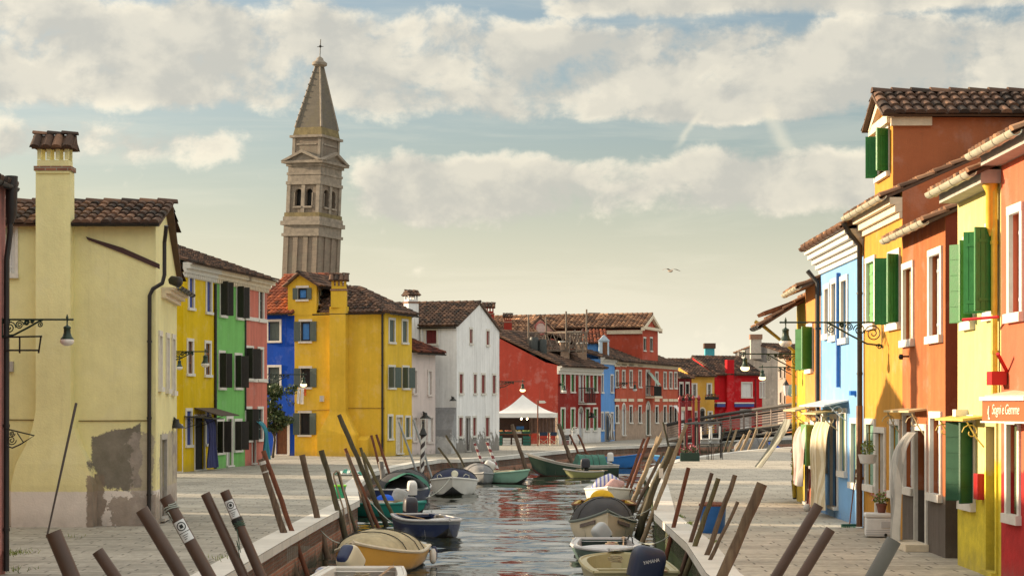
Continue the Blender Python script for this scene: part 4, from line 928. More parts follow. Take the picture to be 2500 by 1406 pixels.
# central raised block
s0, s1 = f.px(1567, 840)[0], f.px(1605, 840)[0]; zg0, zg1 = zat(805, 145), zat(777, 145)
a0, b0 = f.pt(s0, 0, .04), f.pt(s1, 0, .04); cb_, db_ = back(a0, b0, 13)
blk = MB(); fb_ = Fac(a0, b0); rh = [fb_.rect(1571, 826, 1576, 855), fb_.rect(1587, 826, 1592, 856)]
wall_face(blk, fb_, [(0, zg0), (fb_.L / 2, zg1), (fb_.L, zg0)], rh, zp - .2, .12)
for p, q in ((b0, cb_), (db_, a0)): fx = Fac(p, q); wall_face(blk, fx, [(0, zg0), (fx.L, zg0)], [], zp - .2, .1)
bo = blk.build('raised_gable', stucco('salmon red paint', (.42, .070, .038), .12, .1), PZ.root)
for rc in rh: px_window(bo, fb_, rc, SHGREY, shw=.02, sash=SHGREY)
pd = MB(); pd.prism([fb_.pt(-.35, zg0, .0), fb_.pt(fb_.L + .35, zg0, .0), fb_.pt(fb_.L + .35, zg0 + .22, .0), fb_.pt(-.35, zg0 + .22, .0)], fb_.n * .3)
for sd in (0, 1):
    e = fb_.L + .4 if sd else -.4; pd.prism([fb_.pt(e, zg0 + .1, .0), fb_.pt(fb_.L / 2, zg1 + .3, .0), fb_.pt(fb_.L / 2, zg1 + .05, .0), fb_.pt(e, zg0 - .12, .0)], fb_.n * .28)
pd.build('pediment', CREAMST, bo)
c2 = MB(); fx = Fac(db_, a0); c2.box(fx.pt(0, zg0 - .35, 0), fx.u * fx.L, (0, 0, .3), fx.n * .15); c2.build('side_cornice', CREAMST, bo)
gable_roof(bo, a0, b0, cb_, db_, zg0 + .2, zg1 + .28, 'perp', .3, .2, TILEWARM, .34)
q = P(1449, 790, 150); c_ = MB(); c_.cbox((q.x, q.y, q.z - .6), .52, .52, 2.6, .2); co = c_.build('chimney', redm, PZ.root); c2 = MB(); c2.cbox((q.x, q.y, q.z + .78), .95, .8, .18, .2); c2.build('chimney_hat', TILE, co)
PZ.done()
# -- houses closing the view behind the footbridge
far = [('wine_red_house', 'small wine red house with a white lintel behind the red mooring posts', 1655, 1691, 160, 922, 893, (.20, .016, .020), 'par'),
       ('amber_house', 'amber house with flower boxes between the wine red and the bright red house', 1689, 1747, 163, 917, 880, (.62, .34, .06), 'par'),
       ('bright_red_house', 'bright red house with a chimney breast and blue awnings behind the footbridge', 1745, 1868, 166, 913, 873, (.50, .010, .016), 'par')]
FARH = []
for nm, lab, x0, x1, Y, ye, yr, col, ax in far:
    A, B = (xat(x0, Y), Y), (xat(x1, Y), Y + (2 if x0 > 1740 else 1))
    h = par_house(nm, lab, A, B, 8, zat(ye, Y), zat(yr, Y + 4), stucco(nm + ' paint', col, .12, .12, damp=.2), ax, TILE, .3, .35); FARH.append(h)
h = FARH[0]
for x in (1659, 1674): h.win(0, x, 937, x + 8, 972, 'glass', None, fw=.06, top=.2, rec=.05, sash=IRON)
b_ = MB(); b_.box(h.E[0].pt(.05, zat(1001, 160), 0), h.E[0].u * (h.E[0].L - .1), (0, 0, .3), h.E[0].n * .08); b_.build('lintel', CREAMST, h.root); h.win(0, 1664, 1003, 1672, 1060, 'slab', SHWHITE, WHITE, fw=.06, kind='door')
h = FARH[1]
for x in (1692, 1728): h.win(0, x, 938, x + 7, 967, 'glass', None, fw=.14, rec=.05, sash=GREYST)
for x in (1694, 1730): h.win(0, x, 1006, x + 7, 1040, 'glass', None, fw=.12, rec=.05, sash=GREYST)
h.win(0, 1709, 1003, 1720, 1052, 'slab', DARK, CREAMST, fw=.12, kind='door', arch=True)
h = FARH[2]; f = h.E[0]
h.win(0, 1811, 935, 1835, 969, 'shut', SHWHITE, WHITE, fw=.08); h.win(0, 1808, 1001, 1832, 1050, 'slab', SHWHITE, WHITE, fw=.08, kind='door')
flue(h.root, f, f.px(1770, 900)[0], f.px(1787, 900)[0], 0, [(.5, .5), (1.6, .5), (2.3, .05), (2.5, 0), (zat(878, 166), 0)], h.mat, .4)
for xa, xb in ((1744, 1767), (1787, 1842)):
    b_ = MB(); b_.box(f.pt(f.px(xa, 985)[0], zat(993, 166), 0), f.u * ((xb - xa) / F * 166), (0, 0, .28), f.n * .5); b_.build('awning', SHBLUE, h.root); b_ = MB(); b_.box(f.pt(f.px(xa, 985)[0], zat(985, 166), 0), f.u * ((xb - xa) / F * 166), (0, 0, .12), f.n * .52); b_.build('awning_box', WHITE, h.root)
pipe(h.root, [f.pt(f.px(1844, 900)[0], z, .06) for z in (5, 3, .1)], .07, simple('red pipe', (.2, .01, .012), .5))
for x in (1855, 1862): h.win(0, x, 934, x + 4, 969, 'shut', SHWHITE, WHITE, fw=.06)
for h in FARH: h.done()
A, B = (xat(1795, 190), 190), (xat(1902, 186), 186)
h = par_house('grey_house', 'tall grey unpainted house with a chimney rising behind the bright red house', A, B, 9, zat(862, 190), zat(843, 190), stucco('bare grey render', (.115, .115, .12), .25, .3, damp=.4), 'perp', TILE, .34, .2)
q = P(1845, 845, 188); m = MB(); m.cbox((q.x, q.y, q.z - .2), 1.1, .8, 2.2); co = m.build('chimney', GREYST, h.root); m = MB(); m.cbox((q.x, q.y, q.z + .95), 1.25, 1.0, .5); m.build('chimney_head', BRICK, co)
h.win(0, 1803, 858, 1818, 872, 'glass', None, fw=.05); h.done()
A, B = (xat(1899, 181), 181), (xat(1922, 180), 180)
h = par_house('whitish_house', 'narrow whitish house squeezed between the grey and the tangerine house', A, B, 9, zat(872, 181), zat(862, 182), stucco('dirty white paint', (.46, .42, .38), .14), 'par', TILE, .34)
for x, y in ((1904, 897), (1914, 898), (1904, 958), (1914, 960)): h.win(0, x, y, x + 4, y + 25, 'shut', SHDARK, GREYST, fw=.05)
h.done()
A, B = (xat(1919, 178), 178), (xat(1975, 176), 176)
h = par_house('tangerine_house', 'tangerine orange house closing the lane behind the right bank lamps', A, B, 9, zat(876, 178), zat(860, 180), stucco('tangerine paint', (.55, .19, .05), .1), 'par', TILERED, .34); h.done()
q = P(1732, 905, 178); m = MB(); m.cbox((q.x, q.y, q.z), .9, .9, 4.4); tq = m.build('turquoise_chimney', simple('turquoise paint', (.05, .34, .42), .8), None, 'turquoise painted chimney above the amber house roof', 'chimney', loc=(q.x, q.y, q.z)); m = MB(); m.cbox((q.x, q.y, q.z + 2.4), 1.1, 1.1, .5); m.build('chimney_hat', TILE, tq)

# ============================================================ BELL TOWER
def tower():
    Y = 228.0; c0 = Vector((xat(757, Y), Y, 0)); a1, a2 = Vector((-4.45, 2.28, 0)), Vector((2.3, 4.44, 0))
    ctr = c0 + (a1 + a2) / 2; u = -a1.normalized(); v = a2.normalized(); s = 5.0
    t = thing('bell_tower', 'tall leaning brick bell tower with a pyramid spire and a cross behind the yellow house', 'bell tower', ctr)
    Z = lambda y: zat(y, Y)
    def blk(mb, hw, z0, z1, hw2=None):
        hw2 = hw if hw2 is None else hw2; vs = []
        for z, h in ((z0, hw), (z1, hw2)):
            for i, j in ((-1, -1), (1, -1), (1, 1), (-1, 1)): vs.append(ctr + u * i * h + v * j * h + Vector((0, 0, z)))
        mb.add(vs, [(3, 2, 1, 0), (4, 5, 6, 7), (0, 1, 5, 4), (1, 2, 6, 5), (2, 3, 7, 6), (3, 0, 4, 7)])
    TB = brickmat('tower brick', (.215, .168, .132), (.175, .14, .112), (.23, .205, .17), .5, .16, axes='dz', var=.38, weather=((.20, .18, .14), .55), bump=.3)
    TS = simple('tower stone', (.24, .205, .168), .9, var=.5, sc=1.6)
    TSP = brickmat('spire brick', (.135, .118, .096), (.11, .097, .082), (.13, .12, .10), .5, .2, axes='dz', var=.3, weather=((.13, .115, .08), .6), bump=.3)
    MOSS = simple('ochre lichen', (.17, .135, .065), .95, var=.5, sc=2)
    m = MB(); h = s / 2; blk(m, h, 0, Z(575)); m.build('shaft', TB, t)
    m = MB()
    for fu, fn in ((u, -v), (-u, v), (v, u), (-v, -u)):
        for k in (-.86, -.3, .3, .86):
            p = ctr + fn * h + fu * (k * h - .34); m.box(p - fn * .02, fu * .68, Vector((0, 0, Z(575))), fn * .16)
    m.build('pilaster', TB, t)
    m = MB(); blk(m, h + .28, Z(575), Z(568)); blk(m, h + .1, Z(568), Z(548)); blk(m, h + .42, Z(548), Z(538)); blk(m, h + .2, Z(538), Z(527)); m.build('lower_cornice', TS, t)
    m = MB(); blk(m, h + .1, Z(527), Z(517)); m.build('ledge_lichen', MOSS, t)
    # belfry with two arched openings per face
    hb = h * .925; m = MB(); z0, z1 = Z(520), Z(412); za, zb = Z(500), Z(458); r = .52
    for fu, fn in ((u, -v), (-u, v), (v, u), (-v, -u)):
        Fc = Fac(ctr + fn * hb - fu * hb, ctr + fn * hb + fu * hb)
        if Fc.n.dot(fn) < 0: Fc = Fac(ctr + fn * hb + fu * hb, ctr + fn * hb - fu * hb)
        cs = (Fc.L * .33, Fc.L * .67)
        wall_face(m, Fc, [(0, z1), (Fc.L, z1)], [(c - r, c + r, za, zb) for c in cs], z0, .5)
        for c in cs:                                   # round heads
            for i in range(8):
                t0, t1 = math.pi * i / 8, math.pi * (i + 1) / 8
                m.prism([Fc.pt(c + math.cos(t0) * r, zb - r + math.sin(t0) * r, -.3), Fc.pt(c + math.cos(t1) * r, zb - r + math.sin(t1) * r, -.3), Fc.pt(c + (r if t1 < 1.6 else -r), zb, -.3)], Fc.n * .3)
    m.build('belfry', TB, t)
    m = MB(); bb = MB()
    for fu, fn in ((u, -v), (-u, v), (v, u), (-v, -u)):
        for k in (-.94, 0, .94):
            m.box(ctr + fn * hb + fu * (k * hb - .26) + Vector((0, 0, z0)), fu * .52, Vector((0, 0, Z(447) - z0)), fn * .18)
        for k in (-.34, .34):
            m.box(ctr + fn * hb + fu * (k * hb * .99 - .62) + Vector((0, 0, za - .28)), fu * 1.24, Vector((0, 0, .22)), fn * .25)
            for q in (-.62, .48): m.box(ctr + fn * hb + fu * (k * hb * .99 + q) + Vector((0, 0, za)), fu * .14, Vector((0, 0, zb - za - .5)), fn * .10)
    m.build('belfry_pilaster', TS, t)
    m = MB(); blk(m, hb * .72, z0, z1 - .1); m.build('belfry_dark', DARK, t)
    m = MB(); blk(m, hb + .26, Z(448), Z(440)); blk(m, hb + .12, Z(440), Z(424)); blk(m, hb + .22, Z(424), Z(418)); blk(m, hb + .10, Z(418), Z(403)); blk(m, hb + .30, Z(403), Z(396)); blk(m, hb + .75, Z(396), Z(390)); m.build('upper_cornice', TS, t)
    m = MB(); hw = hb + .72
    for fu, fn in ((u, -v), (-u, v), (v, u), (-v, -u)):
        p = ctr + fn * (hw - .25); zz = Vector((0, 0, Z(390))); ap = Vector((0, 0, Z(364)))
        for sg in (-1, 1): m.prism([p + fu * sg * hw + zz, p + ap, p + ap - Vector((0, 0, .38)), p + fu * sg * (hw - .7) + zz], fn * .42)
        m.prism([p + fu * hw + zz, p - fu * hw + zz, p + ap - Vector((0, 0, .1))], -fn * 1.6)
    m.build('pediment', TS, t)
    ht = hb * .90; m = MB(); blk(m, ht, Z(392), Z(332)); m.build('attic_block', TB, t)
    m = MB()
    for fu, fn in ((u, -v), (-u, v), (v, u), (-v, -u)):
        for k in (-.9, .9): m.box(ctr + fn * ht + fu * (k * ht - .2) + Vector((0, 0, Z(388))), fu * .4, Vector((0, 0, Z(332) - Z(388))), fn * .1)
        m.box(ctr + fn * ht - fu * ht * .72 + Vector((0, 0, Z(350))), fu * ht * 1.44, Vector((0, 0, .2)), fn * .1)
    m.build('attic_panel', TS, t)
    m = MB(); blk(m, ht + .34, Z(332), Z(326)); m.build('spire_cornice', TS, t)
    zt = Z(150)
    m = MB(); blk(m, ht * 1.02, Z(326), Z(305), ht * .93); m.build('spire_lichen', MOSS, t)
    m = MB(); blk(m, ht * .935, Z(306), zt, .38); m.build('spire', TSP, t)
    m = MB()
    for i, j in ((-1, -1), (1, -1), (1, 1), (-1, 1)):
        a, b = ctr + u * i * ht * .93 + v * j * ht * .93 + Vector((0, 0, Z(306))), ctr + u * i * .36 + v * j * .36 + Vector((0, 0, zt))
        m.tube([a, b], [.16, .10], 5)
        if (i, j) == (-1, -1):
            for k in range(9): p = a.lerp(b, (k + 1) / 10); m.cbox(p, .34, .34, .16)
    m.build('spire_edge', TS, t)
    m = MB(); m.lathe(ctr + Vector((0, 0, zt - .1)), [(.45, 0), (.95, .25), (.95, .55), (.5, .85), (.42, 1.1), (.1, 1.35)], 12); m.build('finial', TS, t, smooth=True)
    zq = zt + 1.1; m = MB(); m.tube([ctr + Vector((0, 0, zq)), ctr + Vector((0, 0, Z(83)))], .055, 6); m.tube([ctr + u * -.45 + Vector((0, 0, Z(101))), ctr + u * .45 + Vector((0, 0, Z(101)))], .045, 5); m.lathe(ctr + Vector((0, 0, Z(104))), [(.05, 0), (.2, .2), (.05, .4)], 8); m.build('cross', IRON, t)
    t.rotation_euler = (0, R(2.4), 0)
tower()
# ============================================================ RIGHT BANK (fronts face the canal, seen edge-on and sunlit)
def rb(x0, y0, x1, y1, z=0): return G(x0, y0), G(x1, y1)
P5n, P5f, P4f, P3f, P2f, P1f = G(2308, 1362), G(2203, 1322), G(2108, 1288), G(2003, 1249.5), G(1966, 1231), G(1945, 1222)
AWN = simple('painted metal canopy', (.50, .42, .24), .6, var=.2)
def awning(root, Fc, xa, xb, y, out=.9, drop=.22, mat=None, name='canopy'):
    a, b = Fc.px(xa, y)[0], Fc.px(xb, y)[0]; z = Fc.px((xa + xb) / 2, y)[1]; m = MB()
    m.prism([Fc.pt(a, z, 0), Fc.pt(b, z, 0), Fc.pt(b, z - drop, out), Fc.pt(a, z - drop, out)], (0, 0, .035))
    for s in (a + .06, b - .06):
        m.tube([Fc.pt(s, z - .45, .02), Fc.pt(s, z - .30, out * .4), Fc.pt(s, z - drop * .6 - .02, out * .8)], .012, 4)
        c = Fc.pt(s, z - .22, .22); m.tube([c + Fc.n * math.cos(t * .6) * .14 * (1 - t / 14) + Vector((0, 0, math.sin(t * .6) * .14 * (1 - t / 14))) for t in range(12)], .009, 4)
    return m.build(name, mat or AWN, root)
def curtain(name, label, Fc, s0, s1, z0, z1, out, mat, lean=0.0, folds=5, swing=0.0, group=None, fly=False):
    """door curtain hanging outside a doorway: a pleated sheet that falls from z1 to z0"""
    m = MB(); nu, nv = folds * 9, 22; vs = []
    for j in range(nv + 1):
        t = j / nv
        for i in range(nu + 1):
            a = i / nu; o = out + (math.sin(a * folds * math.tau + math.sin(a * 5) * 1.5) * (.03 + .045 * t) + math.sin(a * folds * 2.7 * math.tau + t * 2) * .012) + swing * (1 - (1 - t) ** 7 if not fly else t ** 1.15) + math.sin(t * 5 + a * 3) * .03
            k = 1 - .25 * math.sin(t * math.pi) ** 2
            vs.append(Fc.pt((s0 + s1) / 2 + (s1 - s0) * (a - .5) * k + lean * t, z1 + (z0 - z1) * t, o))
    fs = [(j * (nu + 1) + i, j * (nu + 1) + i + 1, (j + 1) * (nu + 1) + i + 1, (j + 1) * (nu + 1) + i) for j in range(nv) for i in range(nu)]
    n = len(vs); vs2 = [p - Fc.n * .008 for p in vs]; m.add(vs, fs); m.add(vs2, fs)
    return m.build(name, mat, None, label, 'curtain', group, smooth=True, loc=Fc.pt((s0 + s1) / 2, z0, out))
def end_roof_tiles(): pass
def row_house(name, label, far_, near, depth, ze, zr, mat, og=.02, gut=ZINC, oh=.30, **k):
    k_ = (zr - ze) / (depth / 2)
    h = par_house(name, label, far_, near, depth, ze + .08, zr + .08, mat, 'par', k.pop('roofmat', TILEWARM), .2, oh, og, **k)
    f = h.E[0]; zg = ze + .08 - k_ * oh + .07; gutter(h.root, f.pt(-.05, zg, oh + .05), f.pt(f.L + .05, zg, oh + .05), .085, gut); return h
# -- terracotta house
z5 = zat(540, 31.45)
R5 = row_house('terracotta_house', 'terracotta house with dark stone foot, striped door curtain and pale grey shutters', P5f, P5n, 6.5, z5, z5 + 1.45, stucco('terracotta paint', (.385, .118, .042), .16, .2, plinth=(1.05, (.115, .095, .082)), damp=.3), roofmat=TILEWARM, og=.06)
f5 = R5.E[0]
R5.win(0, 2208, 655, 2229, 830, 'slab', simple('reflecting pale pane', (.34, .31, .20), .25, var=.3, bump=.05), WHITE, fw=.13, bot=.13, top=.12)
R5.win(0, 2272, 622, 2298, 820, 'shut', SHGREYW, WHITE, fw=.13, bot=.13, top=.12, rec=.12)
R5.win(0, 2209, 1013, 2230, 1190, 'shut', SHGREYW, WHITE, fw=.12, bot=.13, rec=.12)
R5.win(0, 2275, 1020, 2297, 1205, 'shut', SHGREYW, WHITE, fw=.12, bot=.13, rec=.12)
R5.win(0, 2237, 1050, 2262, 1325, 'slab', simple('grey door', (.30, .29, .28), .6), WHITE, fw=.10, kind='door', rec=.14)
awning(R5.root, f5, 2198, 2262, 1001, .32, .04)
st = MB(); a, b = f5.px(2234, 1320)[0], f5.px(2268, 1320)[0]; st.box(f5.pt(a, 0, 0), f5.u * (b - a), (0, 0, .13), f5.n * .42); st.build('door_step', CREAMST, R5.root, bevel=.01)
wl = MB(); wl.tube([f5.pt(f5.px(2222, 872)[0], zat(870, 34.5), .02), f5.pt(f5.px(2222, 872)[0], zat(870, 34.5), .16)], .02, 6); wl.lathe(f5.pt(f5.px(2222, 872)[0], zat(871, 34.5), .17), [(.03, -.05), (.05, 0), (.03, .05)], 8); wl.build('wall_hook', IRON, R5.root)
sw = MB(); e1 = R5.E[1]; wall_face(sw, Fac(e1.o + e1.n * .004 + e1.u * .004, e1.o + e1.u * e1.L + e1.n * .004), R5.tops[1], [], -.1, .1); sw.build('side_wall', stucco('shaded red brown paint', (.20, .045, .028), .12, .1, plinth=(1.05, (.075, .06, .055))), R5.root)  # side skin: its redder hue, darkened with the shade of this wall
R5.done()
# -- golden house with the big dormer
z4 = zat(478, 35.2); g4 = stucco('golden yellow paint', (.50, .245, .038), .12, .16, damp=.35, weather=(.35, (.42, .14, .05), 1.6))
z4r = z4 + 4.2 * .44
o4 = stucco('burnt orange paint', (.40, .135, .06), .10, .06, damp=.12)
R4 = row_house('golden_house', 'golden yellow house with a tall orange dormer and green shutters', P4f, P5f, 8.4, z4, z4r, g4, og=.0, oh=.34)
f4 = R4.E[0]
cornice(R4.root, f4, 0, f4.L, z4 - .42, [(.12, .06), (.14, .14), (.14, .24)], CREAMST)
sw = MB(); e1 = R4.E[1]; wall_face(sw, Fac(e1.o + e1.n * .004, e1.o + e1.u * e1.L + e1.n * .004), R4.tops[1], [], 4.5, .1); sw.build('side_wall', o4, R4.root)
R4.win(0, 2118, 640, 2136, 790, 'shut', SHLIME, WHITE, fw=.13, bot=.13, rec=.05, horiz=True)
R4.win(0, 2173, 625, 2196, 790, 'glass', None, WHITE, fw=.12, bot=.13, sh='both', shmat=SHGREEN, shw=.27, shang=(80, 62), rec=.1)
R4.win(0, 2117, 1035, 2136, 1184, 'slab', simple('pale green pane', (.19, .36, .27), .3, bump=.05), WHITE, fw=.12, bot=.13, rec=.06)
R4.win(0, 2178, 1037, 2197, 1200, 'slab', simple('pale green pane', (.19, .36, .27), .3), WHITE, fw=.12, bot=.13, rec=.06)
R4.win(0, 2141, 1056, 2161, 1300, 'slab', simple('grey stone door', (.36, .33, .29), .7), WHITE, fw=.10, kind='door', rec=.06)
pipe(R4.root, [f4.pt(.02, z4 - .12, .42), f4.pt(.03, z4 - .35, .30), f4.pt(.05, z4 - .6, .09), f4.pt(.06, 2.6, .09)], .055, PIPE)
pipe(R4.root, [f4.pt(.06, 2.6, .095), f4.pt(.06, .03, .095)], .07, COPPER, 'copper_downpipe')
# dormer
s0, s1 = f4.px(2136, 400)[0], f4.px(2180, 400)[0]; Yd = f4.pt(s1, 0).y; ze_d, zp_d = zat(287, Yd), zat(246, Yd + .9); zb_d = z4 - .05
dm = MB(); fd = Fac(f4.pt(s0, 0, .0), f4.pt(s1, 0, .0)); dl = 5.2
wh = (fd.L * .2, fd.L * .80, zat(425, Yd + .8), zat(322, Yd + .8))
wall_face(dm, fd, [(0, ze_d), (fd.L / 2, zp_d), (fd.L, ze_d)], [wh], zb_d, .15); dm.build('dormer_front', g4, R4.root)
dm = MB()
for p, q in ((fd.pt(fd.L, 0), fd.pt(fd.L, 0, -dl)), (fd.pt(0, 0, -dl), fd.pt(0, 0))): fx = Fac(p, q); wall_face(dm, fx, [(0, ze_d), (fx.L, ze_d)], [], zb_d, .1)
do = dm.build('dormer', o4, R4.root)
px_window(do, fd, wh, SHGREEN, both=False, shw=.02, sash=DARK); 
for sd, hg in ((-1, wh[0]), (1, wh[1])): m = MB(); leaf(m, fd, hg, wh[2], wh[3], .28 if sd > 0 else .23, 62 if sd > 0 else 82, sd); m.build('open_shutter', SHGREEN, do)
m = MB(); m.prism([fd.pt(-.1, ze_d - .1, 0), fd.pt(fd.L + .0, ze_d - .1, 0), fd.pt(fd.L + .0, ze_d + .08, 0), fd.pt(-.1, ze_d + .08, 0)], fd.n * .12)
for sd in (0, 1):
    e = fd.L + .1 if sd else -.1; m.prism([fd.pt(e, ze_d, 0), fd.pt(fd.L / 2, zp_d + .04, 0), fd.pt(fd.L / 2, zp_d - .14, 0), fd.pt(e - (.2 if sd else -.2), ze_d, 0)], fd.n * .13)
m.box(fd.pt(fd.L - .02, ze_d - .17, -.75), -fd.n * 0 + fd.u * .1, (0, 0, .17), fd.n * .8)
m.build('dormer_moulding', CREAMST, do)
kz = (zp_d - ze_d) / (fd.L / 2); oh = .2
e0, e1_ = fd.pt(fd.L + oh, ze_d - kz * oh + .14, .24), fd.pt(fd.L + oh, ze_d - kz * oh + .14, -dl); w0, w1 = fd.pt(-oh, ze_d - kz * oh + .14, .24), fd.pt(-oh, ze_d - kz * oh + .14, -dl)
r0, r1 = fd.pt(fd.L / 2, zp_d + .14, .24), fd.pt(fd.L / 2, zp_d + .14, -dl)
roof(do, [[e0, e1_, r1, r0], [w1, w0, r0, r1]], [(r0, r1)], TILE, .21, 'dormer_roof')
R4.done()
# -- sky blue house
z3 = zat(590, 39.3); b3 = stucco('powder blue paint', (.19, .39, .68), .07, .05, damp=.05, weather=(.28, (.10, .27, .62), 1.0))
R3 = row_house('powder_blue_house', 'powder blue house with a white curved cornice and a beige striped door curtain', P3f, P4f, 7, z3 + .35, z3 + 1.7, b3, gut=COPPER, oh=.4)
f3 = R3.E[0]
cornice(R3.root, f3, 0, f3.L, z3 - .3, [(.12, .06), (.12, .13), (.12, .22), (.12, .32), (.1, .40)], WHITE, ends=.0)
for x0, x1, y0, y1 in ((2016, 2025, 705, 816), (2033, 2043, 692, 820), (2056, 2069, 685, 826)): R3.win(0, x0, y0, x1, y1, 'shut', simple('grey beige shutter', (.30, .27, .22), .6), WHITE, fw=.16, bot=.13, rec=.1)
for x0, x1, y0, y1 in ((2010, 2018, 1016, 1140), (2053, 2066, 1008, 1150), (2081, 2094, 1033, 1178)): R3.win(0, x0, y0, x1, y1, 'slab', simple('olive green pane', (.10, .17, .06), .35, bump=.05) if x0 < 2075 else bpy.data.materials['pale green pane'], WHITE, fw=.14, bot=.13, rec=.05)
R3.win(0, 2030, 1022, 2046, 1236, 'slab', BROWNW, WHITE, fw=.06, kind='door')
pipe(R3.root, [f3.pt(f3.px(2052, 700)[0], zat(665, 42), .06), f3.pt(f3.px(2052, 700)[0], zat(945, 42), .06)], .05, simple('blue painted pipe', (.02, .13, .42), .5), 'blue_pipe')
pipe(R3.root, [f3.pt(f3.px(2002, 640)[0], z3 - .2, .3), f3.pt(.06, z3 - .5, .08), f3.pt(.06, .05, .08)], .06, PIPE)
awning(R3.root, f3, 2006, 2072, 980, .55, .12, simple('white metal canopy', (.6, .6, .58), .5)); awning(R3.root, f3, 2012, 2050, 1003, .55, .08, AWN)
bx = MB()
for x, y, w in ((2086, 957, .5),): bx.box(f3.pt(f3.px(x, y)[0], zat(y + 8, 40.5), 0), f3.u * .22, (0, 0, .10), f3.n * .12)
bx.build('blue_wall_box', simple('blue enamel', (.01, .16, .55), .4), R3.root); R3.done()
# -- orange house with green shutters
z2 = zat(700, 46); o2 = stucco('apricot paint', (.60, .25, .07), .12, .12, weather=(1.2, (.35, .10, .06), .9))
R2 = row_house('apricot_house', 'apricot orange house with bright green shutters between the olive and the powder blue house', P2f, P3f, 6, z2, z2 + 1.2, o2, oh=.5, gut=ZINC)
f2 = R2.E[0]
R2.win(0, 1972, 800, 1985, 902, 'glass', None, WHITE, fw=.1, sh='both', shmat=SHGREEN, shw=.34, shang=(50, 55), horiz=True); R2.win(0, 1982, 1036, 1990, 1135, 'glass', None, WHITE, fw=.1, sh='both', shmat=SHLIME, shw=.3, shang=(45, 50), horiz=True)
R2.win(0, 1968, 1040, 1976, 1225, 'slab', DARK, GREYST, fw=.06, kind='door')
awning(R2.root, f2, 1968, 2001, 992, .6, .12, AWN); R2.done()
# -- olive yellow house
z1 = zat(742, 49); y1 = stucco('mustard yellow paint', (.50, .36, .04), .15, .15)
R1 = row_house('mustard_house', 'mustard yellow house with deep wooden eaves at the far end of the sunlit row', P1f, P2f, 5, z1, z1 + 1.6, y1, oh=1.15, gut=PIPE)
f1_ = R1.E[0]
m = MB()
for i in range(6): s = f1_.L * (i + .5) / 6; m.prism([f1_.pt(s - .05, z1 + .02, 0), f1_.pt(s - .05, z1 - .30, 1.05), f1_.pt(s - .05, z1 - .22, 1.1), f1_.pt(s - .05, z1 + .18, 0)], f1_.u * .10)
m.build('rafter', BROWNW, R1.root)
pipe(R1.root, [f1_.pt(.1, z1 - .4, 1.15), f1_.pt(.15, z1 - .55, .9), f1_.pt(.1, z1 - 1.2, .1), f1_.pt(.1, .1, .08)], .05, simple('yellow painted pipe', (.38, .28, .03), .5))
R1.done()
# -- lemon house and vermilion shop, nearest on the right
A6, B6 = G(2338, 1378), Vector((xat(2444, 27.35), 27.35, 0)); z6 = zat(468, 30.2)
l6 = stucco('lemon yellow paint', (.58, .52, .22), .10, .12, weather=(1.9, (.62, .50, .03), .7, .5), damp=.25)
R6 = row_house('lemon_house', 'lemon yellow house with large open green shutters, nearest but one on the right', A6, B6, 7, z6, z6 + 1.6, l6, oh=.4)
f6 = R6.E[0]
m = MB(); m.box(f6.pt(0, z6 - .2, 0), f6.u * f6.L, (0, 0, .2), f6.n * .3); m.build('eaves_board', GREYST, R6.root)
R6.win(0, 2357, 592, 2377, 786, 'glass', None, WHITE, fw=.08, bot=.13, sh='both', shmat=SHGREEN, shw=.26, shang=(40, 62), horiz=True)
R6.win(0, 2412, 560, 2434, 762, 'glass', None, WHITE, fw=.08, bot=.13, sh='both', shmat=SHGREEN, shw=.34, shang=(60, 76))
R6.win(0, 2352, 1030, 2378, 1225, 'glass', None, WHITE, fw=.10, bot=.13, sh='both', shmat=simple('bottle green shutter paint', (.012, .085, .04), .5, var=.2), shw=.27, shang=(50, 60), horiz=True)
R6.win(0, 2412, 1040, 2434, 1395, 'slab', simple('brown roller door', (.24, .17, .11), .6), l6, fw=.08, kind='door', rec=.1)
awning(R6.root, f6, 2336, 2408, 1019, .36, .05, simple('yellow metal canopy', (.62, .47, .10), .5))
pipe(R6.root, [f6.pt(f6.L - .12, z6 - .1, .07), f6.pt(f6.L - .12, 2.75, .07)], .05, simple('lemon painted pipe', (.62, .48, .05), .5))
bx = MB(); bx.box(f6.pt(f6.px(2356, 1010)[0], zat(1016, 29.5), 0), f6.u * .22, (0, 0, .11), f6.n * .2); bx.build('lamp_box', SHWHITE, R6.root)
rx = MB(); a = f6.px(2397, 1190)[0]; rx.box(f6.pt(a, zat(1218, 28.5), 0), f6.u * .24, (0, 0, .40), f6.n * .13); rx.build('red_letter_box', simple('red enamel', (.42, .012, .016), .35, bump=0, var=.1), R6.root, bevel=.012)
b_ = MB(); q = f6.pt(f6.L - .15, zat(490, 27.7), .12); b_.lathe(q, [(.02, -.55), (.07, -.4), (.07, .1), (.12, .2), (.10, .32), (.02, .4)], 12); b_.build('alarm_lamp', simple('amber plastic', (.65, .40, .03), .4), R6.root, smooth=True); R6.done()
A7, B7 = B6, Vector((xat(2560, 24.9), 24.9, 0)); z7 = z6 + .25
v7 = stucco('vermilion paint', (.56, .135, .07), .10, .10, weather=(1.9, (.42, .018, .024), .5, .4))
R7 = row_house('vermilion_house', 'vermilion house with white framed windows above the lettered shop awning', A7, B7, 7, z7, z7 + 1.6, v7, oh=.4, gut=ZINC)
f7 = R7.E[0]
m = MB(); m.box(f7.pt(0, z7 - .2, 0), f7.u * f7.L, (0, 0, .2), f7.n * .3); m.build('eaves_board', GREYST, R7.root)
R7.win(0, 2468, 520, 2494, 765, 'shut', SHGREYW, WHITE, fw=.12, bot=.13, top=.13, rec=.12)
R7.win(0, 2462, 1035, 2488, 1256, 'slab', simple('shop window pane', (.10, .14, .07), .2, bump=.03), WHITE, fw=.10, bot=.13, rec=.08)
